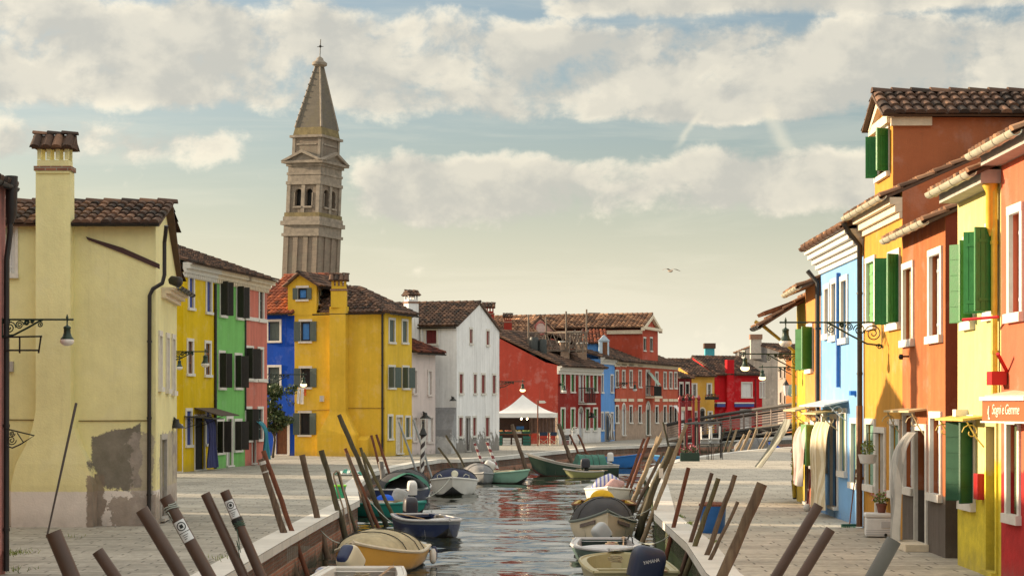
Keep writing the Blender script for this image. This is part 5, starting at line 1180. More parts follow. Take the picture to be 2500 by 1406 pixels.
RED_E = simple('red enamel', (.42, .012, .016), .35)
m = MB(); q = f7.pt(.1, zat(940, 27.2), .02); m.box(q, f7.u * .3, (0, 0, .20), f7.n * .22); am = m.build('awning_motor', RED_E, R7.root)
m = MB(); m.tube([q + Vector((0, 0, .2)) + f7.u * .3, q + f7.u * .55 + f7.n * .2 + Vector((0, 0, .45))], .03, 6); m.build('motor_arm', RED_E, am)
m = MB(); m.tube([q + f7.u * .2 + f7.n * .1 + Vector((0, 0, 1.0)), q + f7.n * .5 + f7.u * -.3 + Vector((0, 0, .98))], .025, 6); m.build('awning_rod', RED_E, R7.root)
R7.done()
# shop awning with its lettering, hanging out over the pavement
sgn = thing('shop_awning', 'orange shop awning lettered Sogni e Gemme in white script, under a beige cover', 'awning', f7.pt(.3, 2.4, .6))
ORG = simple('orange awning cloth', (.54, .10, .028), .8, var=.1)
Ys = 26.6; q0, q1 = P(2404, 1028, Ys), P(2512, 1026, Ys - 1.3); hgt = 50 / F * Ys
vs = Fac(q0, q1); zlo = q0.z
m = MB(); m.box(vs.pt(0, zlo, 0), vs.u * vs.L, (0, 0, hgt), vs.n * .04); m.build('valance', ORG, sgn)
m = MB(); m.box(vs.pt(-.02, zlo - .02, -.01), vs.u * (vs.L + .02), (0, 0, .025), vs.n * .07); m.box(vs.pt(-.02, zlo + hgt, -.01), vs.u * (vs.L + .02), (0, 0, .06), vs.n * .09); m.build('white_trim', WHITE, sgn)
m = MB(); m.prism([vs.pt(0, zlo + hgt + .05, .0), vs.pt(vs.L, zlo + hgt + .05, .0), vs.pt(vs.L, zlo + hgt + .22, -1.0), vs.pt(0, zlo + hgt + .22, -1.0)], (0, 0, .03)); m.build('cover', simple('beige awning cover', (.60, .52, .36), .8), sgn)
def lettering(parent, txt, Fc, s, z, size, mat, out=.045, shear=.25, sx=1.0, name='lettering', depth=.004, space=.9):
    c = bpy.data.curves.new(name, 'FONT'); c.body = txt; c.size = size; c.shear = shear; c.extrude = depth; c.space_character = space
    o = bpy.data.objects.new(name, c); COL.objects.link(o)
    dg = bpy.context.evaluated_depsgraph_get(); me = bpy.data.meshes.new_from_object(o.evaluated_get(dg)); bpy.data.objects.remove(o); bpy.data.curves.remove(c)
    o = bpy.data.objects.new(name, me); COL.objects.link(o); me.materials.append(mat); o.parent = parent
    M = Matrix.Identity(4); n = Fc.n; up = getattr(Fc, 'up', Vector((0, 0, 1)))
    for i in range(3): M[i][0], M[i][1], M[i][2], M[i][3] = Fc.u[i] * sx, up[i], n[i], (Fc.pt(s, z, out) - rootloc(parent))[i]
    me.transform(M); return o
LETW = simple('cream lettering paint', (.78, .70, .55), .7, var=.05, bump=0)
lettering(sgn, 'Sogni e Gemme', vs, vs.L * .24, zlo + hgt * .36, .20, LETW, sx=vs.L * .62 / 1.17)
m = MB(); m.tube([vs.pt(vs.L * .175, zlo + hgt * .2, .05), vs.pt(vs.L * .18, zlo + hgt * .75, .05)], .012, 5); m.box(vs.pt(vs.L * .15, zlo + hgt * .1, .042), vs.u * .05, (0, 0, hgt * .22), vs.n * .004); m.tube([vs.pt(vs.L * .155, zlo + hgt * .35, .05), vs.pt(vs.L * .165, zlo + hgt * .62, .05)], .01, 5); m.build('emblem', LETW, sgn)

# door curtains
ST1 = stripes('grey striped cloth', (.40, .39, .37), (.60, .58, .54), 1, 11); ST2 = stripes('beige striped cloth', (.58, .47, .30), (.72, .64, .48), 1, 7); ST3 = stripes('pink grey cloth', (.42, .30, .28), (.50, .45, .42), 1, 3)
a, b = f5.px(2228, 1100)[0], f5.px(2262, 1100)[0]
curtain('door_curtain', 'grey and white striped door curtain blown outwards at the terracotta house', f5, (a + b) / 2 - .34, (a + b) / 2 + .18, .06, zat(1056, 33), .12, ST1, lean=-.12, folds=5, swing=.30)
a, b = f3.px(2014, 1100)[0], f3.px(2044, 1100)[0]
curtain('door_curtain', 'beige striped door curtain in the sun at the powder blue house', f3, a, b, .18, zat(1030, 43), .18, ST2, folds=5, swing=.15)
a, b = f2.px(1968, 1100)[0], f2.px(1984, 1100)[0]
curtain('door_curtain', 'pinkish grey door curtain hanging by the bright green shutter of the apricot house', f2, a - .3, b, .55, zat(1042, 47), .12, ST3, folds=4, swing=.16)
a, b = .4, 1.5
curtain('door_curtain', 'grey green curtain flying far out over the pavement from the mustard house', f1_, a, b, .95, zat(1022, 49.5), .35, stripes('grey green cloth', (.22, .22, .18), (.34, .34, .29), 1, 5), folds=4, swing=.78, lean=-.2, fly=True)
tf = Y_.E[0]; a, b = tf.px(476, 1080)[0], tf.px(500, 1080)[0]
curtain('door_curtain', 'dark blue door curtain at the bright yellow terraced house', tf, a, b, .12, zat(1016, 74), .30, simple('navy cloth', (.035, .04, .13), .8, var=.3), folds=4, swing=.25)
tf = K_.E[0]; a, b = tf.px(614, 1080)[0], tf.px(624, 1080)[0]
curtain('door_curtain', 'teal door curtain at the rose pink terraced house', tf, a - .1, b + .1, .25, zat(1028, 81), .25, simple('teal cloth', (.03, .20, .26), .8, var=.2), folds=3, swing=.35)
tf = NB.E[0]; a, b = tf.px(1476, 1040)[0], tf.px(1487, 1040)[0]
curtain('door_curtain', 'brown and white striped door curtain at the narrow sky blue house', tf, a, b, .1, zat(1010, 134), .15, stripes('brown white stripes', (.10, .07, .06), (.55, .53, .5), 1, 5), folds=3, swing=.2)
tf = PZ.E[0]; a, b = tf.px(1635, 1030)[0], tf.px(1645, 1030)[0]
curtain('door_curtain', 'white door curtain blowing out at the far end of the palazzo', tf, a, b, .3, zat(990, 153), .25, simple('white cloth', (.70, .69, .70), .8, var=.1), folds=3, swing=.5)
# canopies over the doors of the terrace
tf = Y_.E[0]; awning(Y_.root, tf, 474, 522, 997, 1.1, .3, simple('brown tarred canopy', (.06, .04, .03), .8)); awning(Y_.root, tf, 449, 476, 1017, 1.2, .1, IRON)

# ============================================================ LAMPS
GLOBE = simple('frosted lamp globe', (.75, .72, .66), .15, var=.08, bump=0, spec=.8)
LIT = simple('lit lamp globe', (.8, .7, .5), .2, var=.05, bump=0, emit=(1.0, .62, .28, 1.6))
def lamp(label, wall_pt, tip, size, lit=False, scroll=True, group=None, root=None):
    """scrolled iron bracket fixed at wall_pt, lantern hung from tip (tip = end of the straight arm)"""
    w, t = Vector(wall_pt), Vector(tip); t.z = w.z; d = t - w; L = d.length; d.normalize(); up = Vector((0, 0, 1))
    lp = thing('street_lamp', label, 'street lamp', w, group); k = size
    m = MB(); m.tube([w, t + d * k * .35], k * .075, 6); m.lathe(t + d * k * .38, [(k * .03, -k * .1), (k * .09, 0), (k * .03, k * .1)], 6, axis=d); m.build('arm', GRIRON, lp, smooth=True)
    if scroll:
        m = MB(); sl_ = min(L * .62, k * 4.2); dr = sl_ * .42
        m.tube([w + up * -dr, w + d * sl_ * .28 - up * dr * .92, w + d * sl_ * .62 - up * dr * .5, w + d * sl_ * .9 - up * dr * .12, w + d * sl_ - up * k * .02], k * .075, 5)
        def spiral(c, r, turns=2.2, a0=0.0, sg=1):
            m.tube([c + d * math.cos(a0 + sg * q * .45) * r * (1 - q / (turns * 14 + 2)) + up * math.sin(a0 + sg * q * .45) * r * (1 - q / (turns * 14 + 2)) for q in range(int(turns * 14))], k * .045, 4)
        spiral(w + d * sl_ * .17 - up * dr * .48, dr * .38); spiral(w + d * sl_ * .42 - up * dr * .33, dr * .26); spiral(w + d * sl_ * .60 - up * dr * .20, dr * .17); spiral(w + d * sl_ * .74 - up * dr * .13, dr * .11)
        spiral(w + d * sl_ * .93 - up * dr * .30, dr * .17, 1.6, 1.6, -1); spiral(w + d * sl_ * .06 - up * dr * 1.05, dr * .13, 1.5)
        m.box(w - up * dr * 1.1 - d * .012, d * .02, up * dr * 1.2, d.cross(up) * k * .25)
        m.build('scroll_bracket', GRIRON, lp)
    m = MB(); m.lathe(t, [(k * .03, k * .38), (k * .06, k * .24), (k * .10, k * .16), (k * .06, k * .02), (k * .05, -k * .36), (k * .10, -k * .44), (k * .24, -k * .50), (k * .28, -k * .60), (k * .24, -k * .68), (k * .25, -k * .95), (k * .33, -k * 1.2), (k * .47, -k * 1.38), (k * .47, -k * 1.42)], 16); m.build('lamp_shade', GRIRON, lp, smooth=True)
    m = MB(); m.lathe(t, [(k * .46, -k * 1.42), (k * .50, -k * 1.52), (k * .48, -k * 1.66), (k * .36, -k * 1.80), (k * .18, -k * 1.87), (.005, -k * 1.89)], 18); m.build('globe', LIT if lit else GLOBE, lp, smooth=True)
    return lp
ya = 28.45
lamp('green iron lamp with a clear globe on a scroll bracket at the old pink house', Vector((xl, ya, zat(780, ya))), P(164, 780, ya), .215)
q = P(428, 858, 44.0); lamp('green iron lamp hanging before the bright yellow house, reaching out from the pale yellow one', Vector((CREAM.E[1].pt(CREAM.E[1].L - .1, 0).x, 44.0, q.z)), P(501, 858, 44.0), .20)
q = P(437, 872, 66.0); lamp('smaller green lamp farther back in the corner of the bright yellow house', P(420, 872, 66), P(438, 872, 66), .24, scroll=False)
lamp('dark lamp on a long arm crossing the blue house, lit', P(651, 914, 83.2), P(741, 914, 83.2), .30, True)
lamp('lit lamp on a scroll bracket at the white house corner above the market tent', P(1220, 931, 108.4), P(1276, 931, 108.4), .33, True)
lamp('lamp fixed to the corner of the red house front', P(1360, 936, 125.9), P(1377, 936, 124.6), .34)
lamp('lamp on a long black arm at the salmon palazzo', P(1503, 934, 137.2), P(1550, 934, 136.4), .34)
yb = 37.2; lamp('large green iron lamp with scrolls reaching over the pavement from the golden house', Vector((f4.pt(0, 0).x - .01, yb, zat(787, yb))), P(1918, 787, yb), .265)
yb = 49.6; lamp('lit lamp on the bracket from the mustard house, above the footbridge', Vector((f1_.pt(0, 0).x, yb, zat(864, yb))), P(1819, 864, yb), .245, True)
yb = 66.0; lamp('smallest lit lamp, behind the other two over the far pavement', P(1962, 896, yb), P(1861, 896, yb), .25, True)
# iron brackets left of the first lamp
br = thing('sign_bracket', 'empty black iron sign frame under the lamp of the old pink house', 'bracket', (xl, 28.4, zat(840, 28.4)))
m = MB(); yy = 28.4
for a, b in (((8, 823), (103, 821)), ((12, 855), (96, 855)), ((48, 823), (48, 862)), ((100, 822), (94, 862))): m.tube([P(*a, yy), P(*b, yy)], .014, 5)
m.build('frame_bars', IRON, br)
br = thing('scroll_bracket', 'black iron bracket with a curl, low on the old pink house', 'bracket', (xl, 28.3, zat(1070, 28.3)))
m = MB(); yy = 28.3
m.tube([P(14, 1046, yy), P(84, 1063, yy), P(50, 1084, yy), P(30, 1093, yy), P(16, 1088, yy)], .012, 5); m.tube([P(42, 1056, yy), P(57, 1079, yy)], .009, 5)
for c, r in (((28, 1074), 12), ((30, 1058), 7)): m.tube([P(c[0] + math.cos(q * .5) * r * (1 - q / 26), c[1] + math.sin(q * .5) * r * (1 - q / 26), yy) for q in range(24)], .008, 4)
m.build('curled_bars', IRON, br)

# small wall lamps
def wall_lamp(label, p, k, dirx=1):
    p = Vector(p); t = thing('wall_lamp', label, 'wall lamp', p); m = MB(); m.tube([p, p + Vector((0, -.25 * k, .12 * k)), p + Vector((dirx * .1 * k, -.45 * k, .06 * k))], .025 * k, 5); m.build('arm', IRON, t)
    m = MB(); m.lathe(p + Vector((dirx * .1 * k, -.45 * k, -.16 * k)), [(.24 * k, 0), (.20 * k, .05 * k), (.09 * k, .14 * k), (.07 * k, .24 * k)], 12); m.build('lamp_shade', IRON, t, smooth=True)
q = LB.E[0]; wall_lamp('black bell shaped wall lamp over the blush house door', q.pt(q.px(1033, 1010)[0], zat(1012, 97.5), .02), 1.3)
q = WH.E[3]; wall_lamp('dark wall lamp on the shaded side of the tall white house', q.pt(q.px(1103, 975)[0], zat(972, 100.9), .02), .9)
q = RH.E[0]; wall_lamp('dark wall lamp between the lower windows of the red house', q.pt(q.px(1440, 1015)[0], q.px(1440, 1012)[1], .02), 1.4)
q = CREAM.E[1]; wall_lamp('black bell shaped wall lamp on the pale yellow house front', q.pt(q.L - .5, zat(1030, 43.5), .02), .9)
ws = thing('round_sign', 'round pale green shop sign on the tangerine house', 'sign', P(1935, 953, 175)); m = MB(); m.lathe(P(1935, 953, 175), [(.62, 0), (.62, .06)], 24, axis=(0, -1, 0)); m.build('sign_board', simple('pale green sign', (.36, .48, .42), .6, var=.3, sc=9), ws)
wl = thing('wall_lantern', 'square glass lantern beside the round green sign', 'lantern', P(1919, 955, 174)); m = MB(); m.lathe(P(1919, 966, 174), [(.14, 0), (.30, 1.0)], 6); m.build('glass', GLOBE, wl); m = MB(); m.lathe(P(1919, 940, 174), [(.34, 0), (.12, .35), (.03, .55)], 6); m.build('cap', IRON, wl)
# ============================================================ BOATS
WATERZ = -.9
def paint(name, col, rough=.4, var=.16):
    """boat paint: scuffs and a weedy waterline"""
    if name in MATS: return MATS[name]
    m, T, b = newmat(name); p = pos(T); z = T.sep(p)[2]; n = T.noise(p, 3.0, 6.0, .65); f = T.math('MULTIPLY_ADD', n, 2 * var, 1 - var)
    c = T.mix(1.0, col, T.comb(f, f, f), 'MULTIPLY'); sc = T.noise(T.scale(p, (3, 3, 14)), 1.6, 7.0, .72)
    c = T.mix(T.math('MULTIPLY', T.step(sc, .60, .74), .4), c, tuple(q * .45 + .05 for q in col))
    k = T.math('SUBTRACT', 1.0, T.step(T.math('MULTIPLY_ADD', n, .22, z), -.80, -.66)); c = T.mix(T.math('MULTIPLY', k, .85), c, (.035, .036, .022))
    T.set(b, 'Base Color', c); T.set(b, 'Roughness', T.math('MULTIPLY_ADD', sc, .4, rough - .12)); b.inputs['Coat Weight'].default_value = .1
    T.set(b, 'Normal', T.bump(n, .06, .01)); MATS[name] = m; return m
CANV = lambda n, c: simple(n, c, .85, var=.34, sc=4.5, bump=.8, bsc=6)
def outboard(boat, p, yaw, k, cowl, deck=None, tilt=0.0, name='outboard_motor', leg=None, roll=0.0):
    """motor clamped to a transom: cowling, skirt, leg; yaw = direction the cowling faces aft"""
    M = Matrix.Rotation(yaw, 3, 'Z') @ Matrix.Rotation(roll, 3, 'X') @ Matrix.Rotation(tilt, 3, 'Y'); p = Vector(p); leg = leg or IRON
    m = MB(); m.tube([p + M @ Vector((0, 0, -.05 * k)), p + M @ Vector((-.03 * k, 0, -.6 * k)), p + M @ Vector((0, 0, -1.3 * k))], [.10 * k, .07 * k, .05 * k], 8, flat=.6); m.box(p + M @ Vector((.05 * k, -.12 * k, -.45 * k)), M @ Vector((.14 * k, 0, 0)), M @ Vector((0, .24 * k, 0)), M @ Vector((0, 0, .38 * k)))
    o = m.build(name, leg, boat, smooth=True)
    m = MB(); m.ell(p + M @ Vector((0, 0, .0)), .25 * k, .17 * k, .14 * k, 18, 6, M, .6, -.9); m.build('skirt', leg, o, smooth=True)
    m = MB(); m.ell(p + M @ Vector((0, 0, .10 * k)), .29 * k, .20 * k, .36 * k, 24, 12, M, .50, -.25); c = m.build('cowling', cowl, o, smooth=True)
    if deck: m = MB(); m.ell(p + M @ Vector((-.01 * k, 0, .16 * k)), .25 * k, .168 * k, .345 * k, 20, 8, M, .5, .30); m.build('cowling_top', deck, c, smooth=True)
    return o
def gear(bt, pt, inn, zs, hb, cover):
    """what lies about in a working boat: fuel can, coiled line, oar; straps over a cover"""
    if cover:
        for t in [cover[0] + (cover[1] - cover[0]) * q for q in (.3, .5, .72)]:
            a = (t - cover[0]) / (cover[1] - cover[0]); pk = cover[4] if len(cover) > 4 else .4
            e = math.sin(math.pi * (a / pk * .5 if a < pk else .5 + (a - pk) / (1 - pk) * .5)) ** .55 if len(cover) < 6 else 1
            m = MB(); m.tube([pt(t, s_ / 8 * hb(t) * .99, zs(t) + .034 + cover[2] * e * max(0, 1 - abs(s_ / 8) ** 2.4) ** .7) for s_ in range(-8, 9)], .010, 4); m.build('strap', IRON, bt)
        return
    m = MB(); c = pt(.14, inn(.1) * rnd.uniform(-.3, .5), .08); m.cbox(c + Vector((0, 0, .12)), .34, .24, .22, rnd.uniform(0, 3)); m.build('fuel_can', simple('red fuel can', (.36, .02, .015), .5), bt, bevel=.03)
    c = pt(.62, inn(.62) * .2, zs(.62) - .02); m = MB(); m.tube([c + Vector((math.cos(q * .6) * (.12 + .03 * math.sin(q)), math.sin(q * .6) * (.12 + .03 * math.cos(q * 1.3)), q * .0035)) for q in range(40)], .012, 5); m.build('rope_coil', simple('old rope', (.30, .25, .17), .9, var=.4), bt)
    sd_ = rnd.choice((-1, 1)); m = MB(); a, b_ = pt(.08, sd_ * inn(.1) * .8, zs(.1) + .03), pt(.70, sd_ * inn(.7) * .75, zs(.7) + .03); m.tube([a, b_], .018, 6); d_ = (a - b_).normalized(); m.tube([a, a + d_ * .1, a + d_ * .4], [.02, .055, .05], 6, flat=.3); m.build('oar', simple('varnished oar', (.34, .20, .09), .5), bt)
def boat(label, sx, sy, ang, L, B, fb, rise, hull, rail, inner, bottom=None, name='motor_boat', group='boats moored along the canal', foredeck=.30, cover=None, strip=None, thwarts=(.3, .55), stern=.84, full=2.3, rake=.35, band=.0, sheer2=.04):
    """stem at photo column sx and depth sy; ang: heading in degrees (0 = +X, 270 = towards the camera)"""
    h = Vector((math.cos(R(ang)), math.sin(R(ang)), 0)); l = Vector((-h.y, h.x, 0)); up = Vector((0, 0, 1))
    stem = Vector((xat(sx, sy), sy, WATERZ)); org = stem - h * L
    bt = thing(name, label, 'boat', org + h * L / 2, group); N = 20
    def hb(t): return B / 2 * ((stern + (1 - stern) * math.sin(min(t, .45) / .45 * math.pi / 2)) if t < .45 else max(0.0, 1 - ((t - .45) / .55) ** full))
    def zs(t): return fb + rise * max(0, (t - .25) / .75) ** 2 + sheer2 * (1 - t) ** 2
    def zk(t): return -.22 if t < .7 else -.22 + (fb * .5 + .22) * ((t - .7) / .3) ** 2.4
    def pt(t, y, z): 
        f = (z + .2) / (zs(1) + .2); return org + h * (t * L - rake * (1 - f) * max(0, (t - .6) / .4) ** 1.5) + l * y + up * z
    rows = lambda t: [(0, zk(t)), (hb(t) * .62, zk(t) + .04 + .06), (hb(t) * .86, max(.05, zk(t) + .13)), (hb(t) * .95, .05 + (zs(t) - .05) * .52 + max(0, zk(t)) * .3), (hb(t) * .985, zs(t) - .11), (hb(t), zs(t))]
    m = MB()
    for sd in (-1, 1):
        vs = [pt(t / N, sd * y, z) for t in range(N + 1) for y, z in rows(t / N)]; k = 6
        base = len(m.v)
        for q in range(k - 1):
            m.cm = 1 if q < 2 else (2 if q == k - 2 else 0)
            m.add([], []); 
            for t in range(N): m.f.append([base + t * k + q, base + t * k + q + 1, base + (t + 1) * k + q + 1, base + (t + 1) * k + q]); m.m.append(m.cm); m.sm.append(True)
        m.v += vs; m.t += [.5] * len(vs)
    m.cm = 0; tr = [pt(0, y, z) for y, z in rows(0)[::-1]] + [pt(0, -y, z) for y, z in rows(0)[1:]]; m.poly(tr)
    m.build('hull', [hull, bottom or hull, strip or hull], bt, smooth=True, angle=35)
    m = MB()                                           # rubbing strake / gunwale
    for sd in (-1, 1): m.tube([pt(t / N, sd * hb(t / N), zs(t / N)) for t in range(N + 1)], .038, 6)
    m.tube([pt(0, -hb(0), zs(0)), pt(0, hb(0), zs(0))], .036, 6); m.build('gunwale', rail, bt, smooth=True)
    m = MB(); iw = .13; t1 = 1 - foredeck                # side decks, well and foredeck
    T_ = [i / N * t1 for i in range(N + 1)]
    inn = lambda t: max(.02, hb(t) - iw)
    for sd in (-1, 1):
        for a, b in zip(T_, T_[1:]):
            m.poly([pt(a, sd * hb(a), zs(a) + .012), pt(b, sd * hb(b), zs(b) + .012), pt(b, sd * inn(b), zs(b) + .012), pt(a, sd * inn(a), zs(a) + .012)])
            m.poly([pt(a, sd * inn(a), zs(a) + .012), pt(b, sd * inn(b), zs(b) + .012), pt(b, sd * inn(b) * .94, .07), pt(a, sd * inn(a) * .94, .07)])
    for a, b in zip(T_, T_[1:]): m.poly([pt(a, -inn(a), .07), pt(b, -inn(b), .07), pt(b, inn(b), .07), pt(a, inn(a), .07)])
    m.poly([pt(0, -inn(0), zs(0) - .06), pt(0, inn(0), zs(0) - .06), pt(.05, inn(0), zs(0) - .06), pt(.05, -inn(0), zs(0) - .06)])
    m.build('well', inner, bt)
    m = MB(); F_ = [t1 + (1 - t1) * i / 10 for i in range(11)]
    for a, b in zip(F_, F_[1:]):
        for k in range(4):
            ya, yb = -1 + k * .5, -.5 + k * .5; cr = lambda y: .05 * (1 - y * y) + .014
            m.poly([pt(a, hb(a) * ya, zs(a) + cr(ya)), pt(b, hb(b) * ya, zs(b) + cr(ya)), pt(b, hb(b) * yb, zs(b) + cr(yb)), pt(a, hb(a) * yb, zs(a) + cr(yb))])
    m.poly([pt(t1, -hb(t1), zs(t1)), pt(t1, hb(t1), zs(t1)), pt(t1, hb(t1) * .9, .07), pt(t1, -hb(t1) * .9, .07)])
    if foredeck > .02: m.build('foredeck', rail, bt, smooth=True)
    if thwarts and not cover:
        for t in thwarts: m = MB(); m.box(pt(t, -inn(t), zs(t) - .16), l * 2 * inn(t), h * .24, up * .04); m.build('thwart', inner, bt)
    if cover:
        c0, c1, ch, cm = cover[:4]; m = MB(); nu, nv = 16, 14; vs = []
        pk = cover[4] if len(cover) > 4 else .4
        for i in range(nu + 1):
            t = c0 + (c1 - c0) * i / nu; a = i / nu
            e = math.sin(math.pi * min(1, max(0, (a / pk * .5 if a < pk else .5 + (a - pk) / (1 - pk) * .5)))) ** .55 if len(cover) < 6 else (1 if 0 < i < nu else .02)
            for j in range(nv + 1):
                s = -1 + 2 * j / nv; w = hb(t) * .97
                fold = .02 * math.sin(s * 9 + t * 7) + .012 * math.sin(a * 31)
                vs.append(pt(t, s * w, zs(t) + .02 + ch * e * max(0, 1 - abs(s) ** 2.4) ** .7 + fold * (1 - abs(s)) * e))
        m.add(vs, [(i * (nv + 1) + j, i * (nv + 1) + j + 1, (i + 1) * (nv + 1) + j + 1, (i + 1) * (nv + 1) + j) for i in range(nu) for j in range(nv)])
        m.build('canvas_cover', cm, bt, smooth=True, angle=60)
    gear(bt, pt, inn, zs, hb, cover); bt_pt[bt.name] = pt; bt_fn[bt.name] = (hb, zs, h, l); return bt
bt_pt, bt_fn = {}, {}
WHP = paint('white boat paint', (.66, .64, .60)); CRM = paint('cream boat paint', (.60, .53, .40)); GLD = paint('golden boat paint', (.55, .30, .045)); NVY = paint('navy boat paint', (.008, .022, .085))
GRNP = paint('dark green boat paint', (.012, .038, .024)); MINT = paint('mint boat paint', (.20, .36, .28)); TEAL = paint('teal boat paint', (.008, .20, .17)); BLUP = paint('blue boat paint', (.015, .15, .46)); GRYP = paint('grey boat paint', (.22, .23, .24))
BLKP = paint('black antifouling', (.02, .02, .022)); REDP = paint('red antifouling', (.16, .03, .03)); OLV = paint('olive boat paint', (.20, .21, .08)); SEA = paint('sea green boat paint', (.05, .10, .085)); LTGREY = paint('light grey gelcoat', (.50, .50, .51)); KHK = paint('khaki gelcoat', (.36, .32, .17))
BEIGEC, NAVYC, GREYC, DKGREYC, GREENC = CANV('beige canvas', (.40, .335, .21)), CANV('navy canvas', (.014, .02, .055)), CANV('grey canvas', (.17, .17, .175)), CANV('charcoal canvas', (.035, .035, .04)), CANV('green canvas', (.035, .13, .10))
# left bank, from the bottom of the picture
b = boat('white open boat at the lower edge with a tilted cream and navy outboard', 846, 30.2, 270, 4.0, 1.62, .46, .2, WHP, WHP, WHP, foredeck=.25)
outboard(b, P(862, 1380, 34.9), R(62), .90, paint('cream cowling', (.60, .54, .40)), NVY, tilt=R(-46))
m = MB(); m.ell(P(792, 1404, 34.3), .19, .2, .17, 14, 8, pw=.9, z0=-.6); m.build('patterned_cover', stripes('patterned cloth', (.55, .50, .48), (.30, .33, .45), 2, 14, .5), b, smooth=True)
b = boat('golden yellow boat with a beige canvas hood and white rail', 862, 37.2, 261, 4.0, 1.82, .36, .38, GLD, CRM, CRM, BLKP, cover=(.08, .80, .44, BEIGEC, .45), strip=GLD, full=1.4, rake=.2)
pt = bt_pt[b.name]; hb_, zs_, hh, ll = bt_fn[b.name]
for t, dz in ((.10, 0), (.02, .02)): m = MB(); c = pt(t, hb_(t) + .10, zs_(t) - .12 + dz); m.lathe(c + Vector((0, 0, -.22)), [(.03, -.03), (.065, .02), (.075, .10), (.075, .22), (.04, .30)], 12); m.build('fender', (WHP if t > .05 else NVY), b, smooth=True)
m = MB(); m.lathe(pt(-.03, hb_(0) * .5, zs_(0) - .4), [(.03, -.03), (.07, .02), (.08, .12), (.08, .28), (.04, .36)], 12); m.build('fender', WHP, b, smooth=True)
class Sk: pass
def side_plane(b, t0, t1, sd):
    pt = bt_pt[b.name]; hb_, zs_, hh, ll = bt_fn[b.name]; a, c = pt(t0, sd * (hb_(t0) * .975), zs_(t0) - .2), pt(t1, sd * (hb_(t1) * .975), zs_(t1) - .2)
    k = Sk(); k.u = (c - a).normalized(); lo = pt((t0 + t1) / 2, sd * hb_((t0 + t1) / 2) * .95, .12); hi = pt((t0 + t1) / 2, sd * hb_((t0 + t1) / 2) * .985, zs_((t0 + t1) / 2) - .11)
    k.up = (hi - lo); k.up = (k.up - k.u * k.up.dot(k.u)).normalized(); k.n = k.u.cross(k.up); k.o = a; k.L = (c - a).length
    k.pt = lambda s, z, out: a + k.u * s + k.up * z + k.n * out; return k
k = side_plane(b, .80, .25, 1)
lettering(b, 'Carlo', k, k.L * .28, -.06, .20, simple('dark lettering paint', (.06, .035, .02), .6, bump=0), out=.03, name='boat_name', shear=.4)
m = MB(); m.lathe(k.pt(k.L * .20, 0, .025), [(.05, 0), (.05, .012)], 14, axis=k.n); m.build('boat_badge', WHP, b)
b = boat('dark blue open boat with a black outboard beside the golden boat', 1098, 47.6, 287, 4.0, 1.5, .44, .10, NVY, LTGREY, NVY, BLKP, foredeck=.2, strip=paint('slate strake', (.12, .15, .19)), stern=.8)
outboard(b, P(1002, 1243, 51.7) + Vector((0, 0, -.1)), R(100), 1.0, paint('black cowling', (.022, .022, .035)), tilt=0)
b = boat('teal green boat with a blue tarp and a grey wrapped motor', 1040, 56.6, 318, 3.6, 1.45, .42, .12, TEAL, TEAL, WHP, BLKP, foredeck=.25)
outboard(b, P(972, 1222, 59.4), R(20), .85, CANV('pale grey wrap', (.40, .40, .40)), tilt=R(20))
m = MB(); m.ell(P(940, 1232, 59.3), .34, .3, .34, 14, 8, pw=.8, z0=-.3); m.build('blue_tarp', CANV('bright blue tarp', (.01, .09, .55)), b, smooth=True)
b = boat('dark boat under a charcoal hood with green netting and a white outboard', 1016, 70.5, 82, 4.4, 1.9, .45, .25, NVY, LTGREY, GRYP, cover=(.10, .95, .62, DKGREYC, .45))
outboard(b, P(1006, 1200, 65.4), R(-80), .85, paint('white cowling', (.62, .60, .58)), tilt=R(10))
m = MB(); vs = []
for i in range(15):
    for j in range(9):
        a = math.pi * (i / 14); r_ = .80; vs.append(P(994, 1196, 66.6) + Vector((-math.cos(a) * r_, -.5 + j * .14, math.sin(a) * .46 + .12 - .10 * abs(math.cos(a)) + .05 * math.sin(j * 2.1 + i))))
m.add(vs, [(i * 9 + j, i * 9 + j + 1, (i + 1) * 9 + j + 1, (i + 1) * 9 + j) for i in range(14) for j in range(8)]); m.build('green_netting', CANV('green netting', (.012, .11, .075)), b, smooth=True)
b = boat('white motor boat pointing at the viewer under a navy cover', 1104, 70.8, 270, 4.6, 1.86, .52, .22, WHP, WHP, WHP, BLKP, cover=(.1, .62, .44, NAVYC, .6), full=2.9, foredeck=.42, rake=.5)
pt = bt_pt[b.name]; m = MB()
for s in (-1, 1): m.tube([pt(.72, s * .62, .66), pt(.75, s * .62, .78), pt(.86, s * .5, .86), pt(.90, s * .42, .78)], .012, 5); m.build('bow_rail', ZINC, b); m = MB()
m = MB(); m.lathe(pt(.66, .05, .82), [(.12, 0), (.14, .06), (.1, .1)], 14, axis=(0, -1, .2)); m.build('horn', ZINC, b, smooth=True)
b = boat('grey boat under an arched grey cover, between the white and the mint boat', 1181, 81.5, 278, 4.0, 1.45, .40, .12, GRYP, GRYP, GRYP, cover=(.05, .9, .45, GREYC, .5))
b = boat('mint green boat with a flat beige cover and a white motor', 1293, 82.5, 322, 3.6, 1.6, .42, .20, MINT, MINT, MINT, BLKP, cover=(.12, .80, .10, BEIGEC, .5))
outboard(b, P(1192, 1144, 85), R(160), .85, paint('white cowling', (.62, .60, .58)), tilt=R(-25))
b = boat('long dark green work boat with a green arched canopy and a red waterline', 1287, 91.5, 189, 4.5, 1.8, .50, .62, GRNP, GREYST, GRNP, REDP, name='work_boat', foredeck=.28, cover=(.12, .46, .50, GREENC, .5, 1), strip=GREYST, full=2.4, rake=.5)
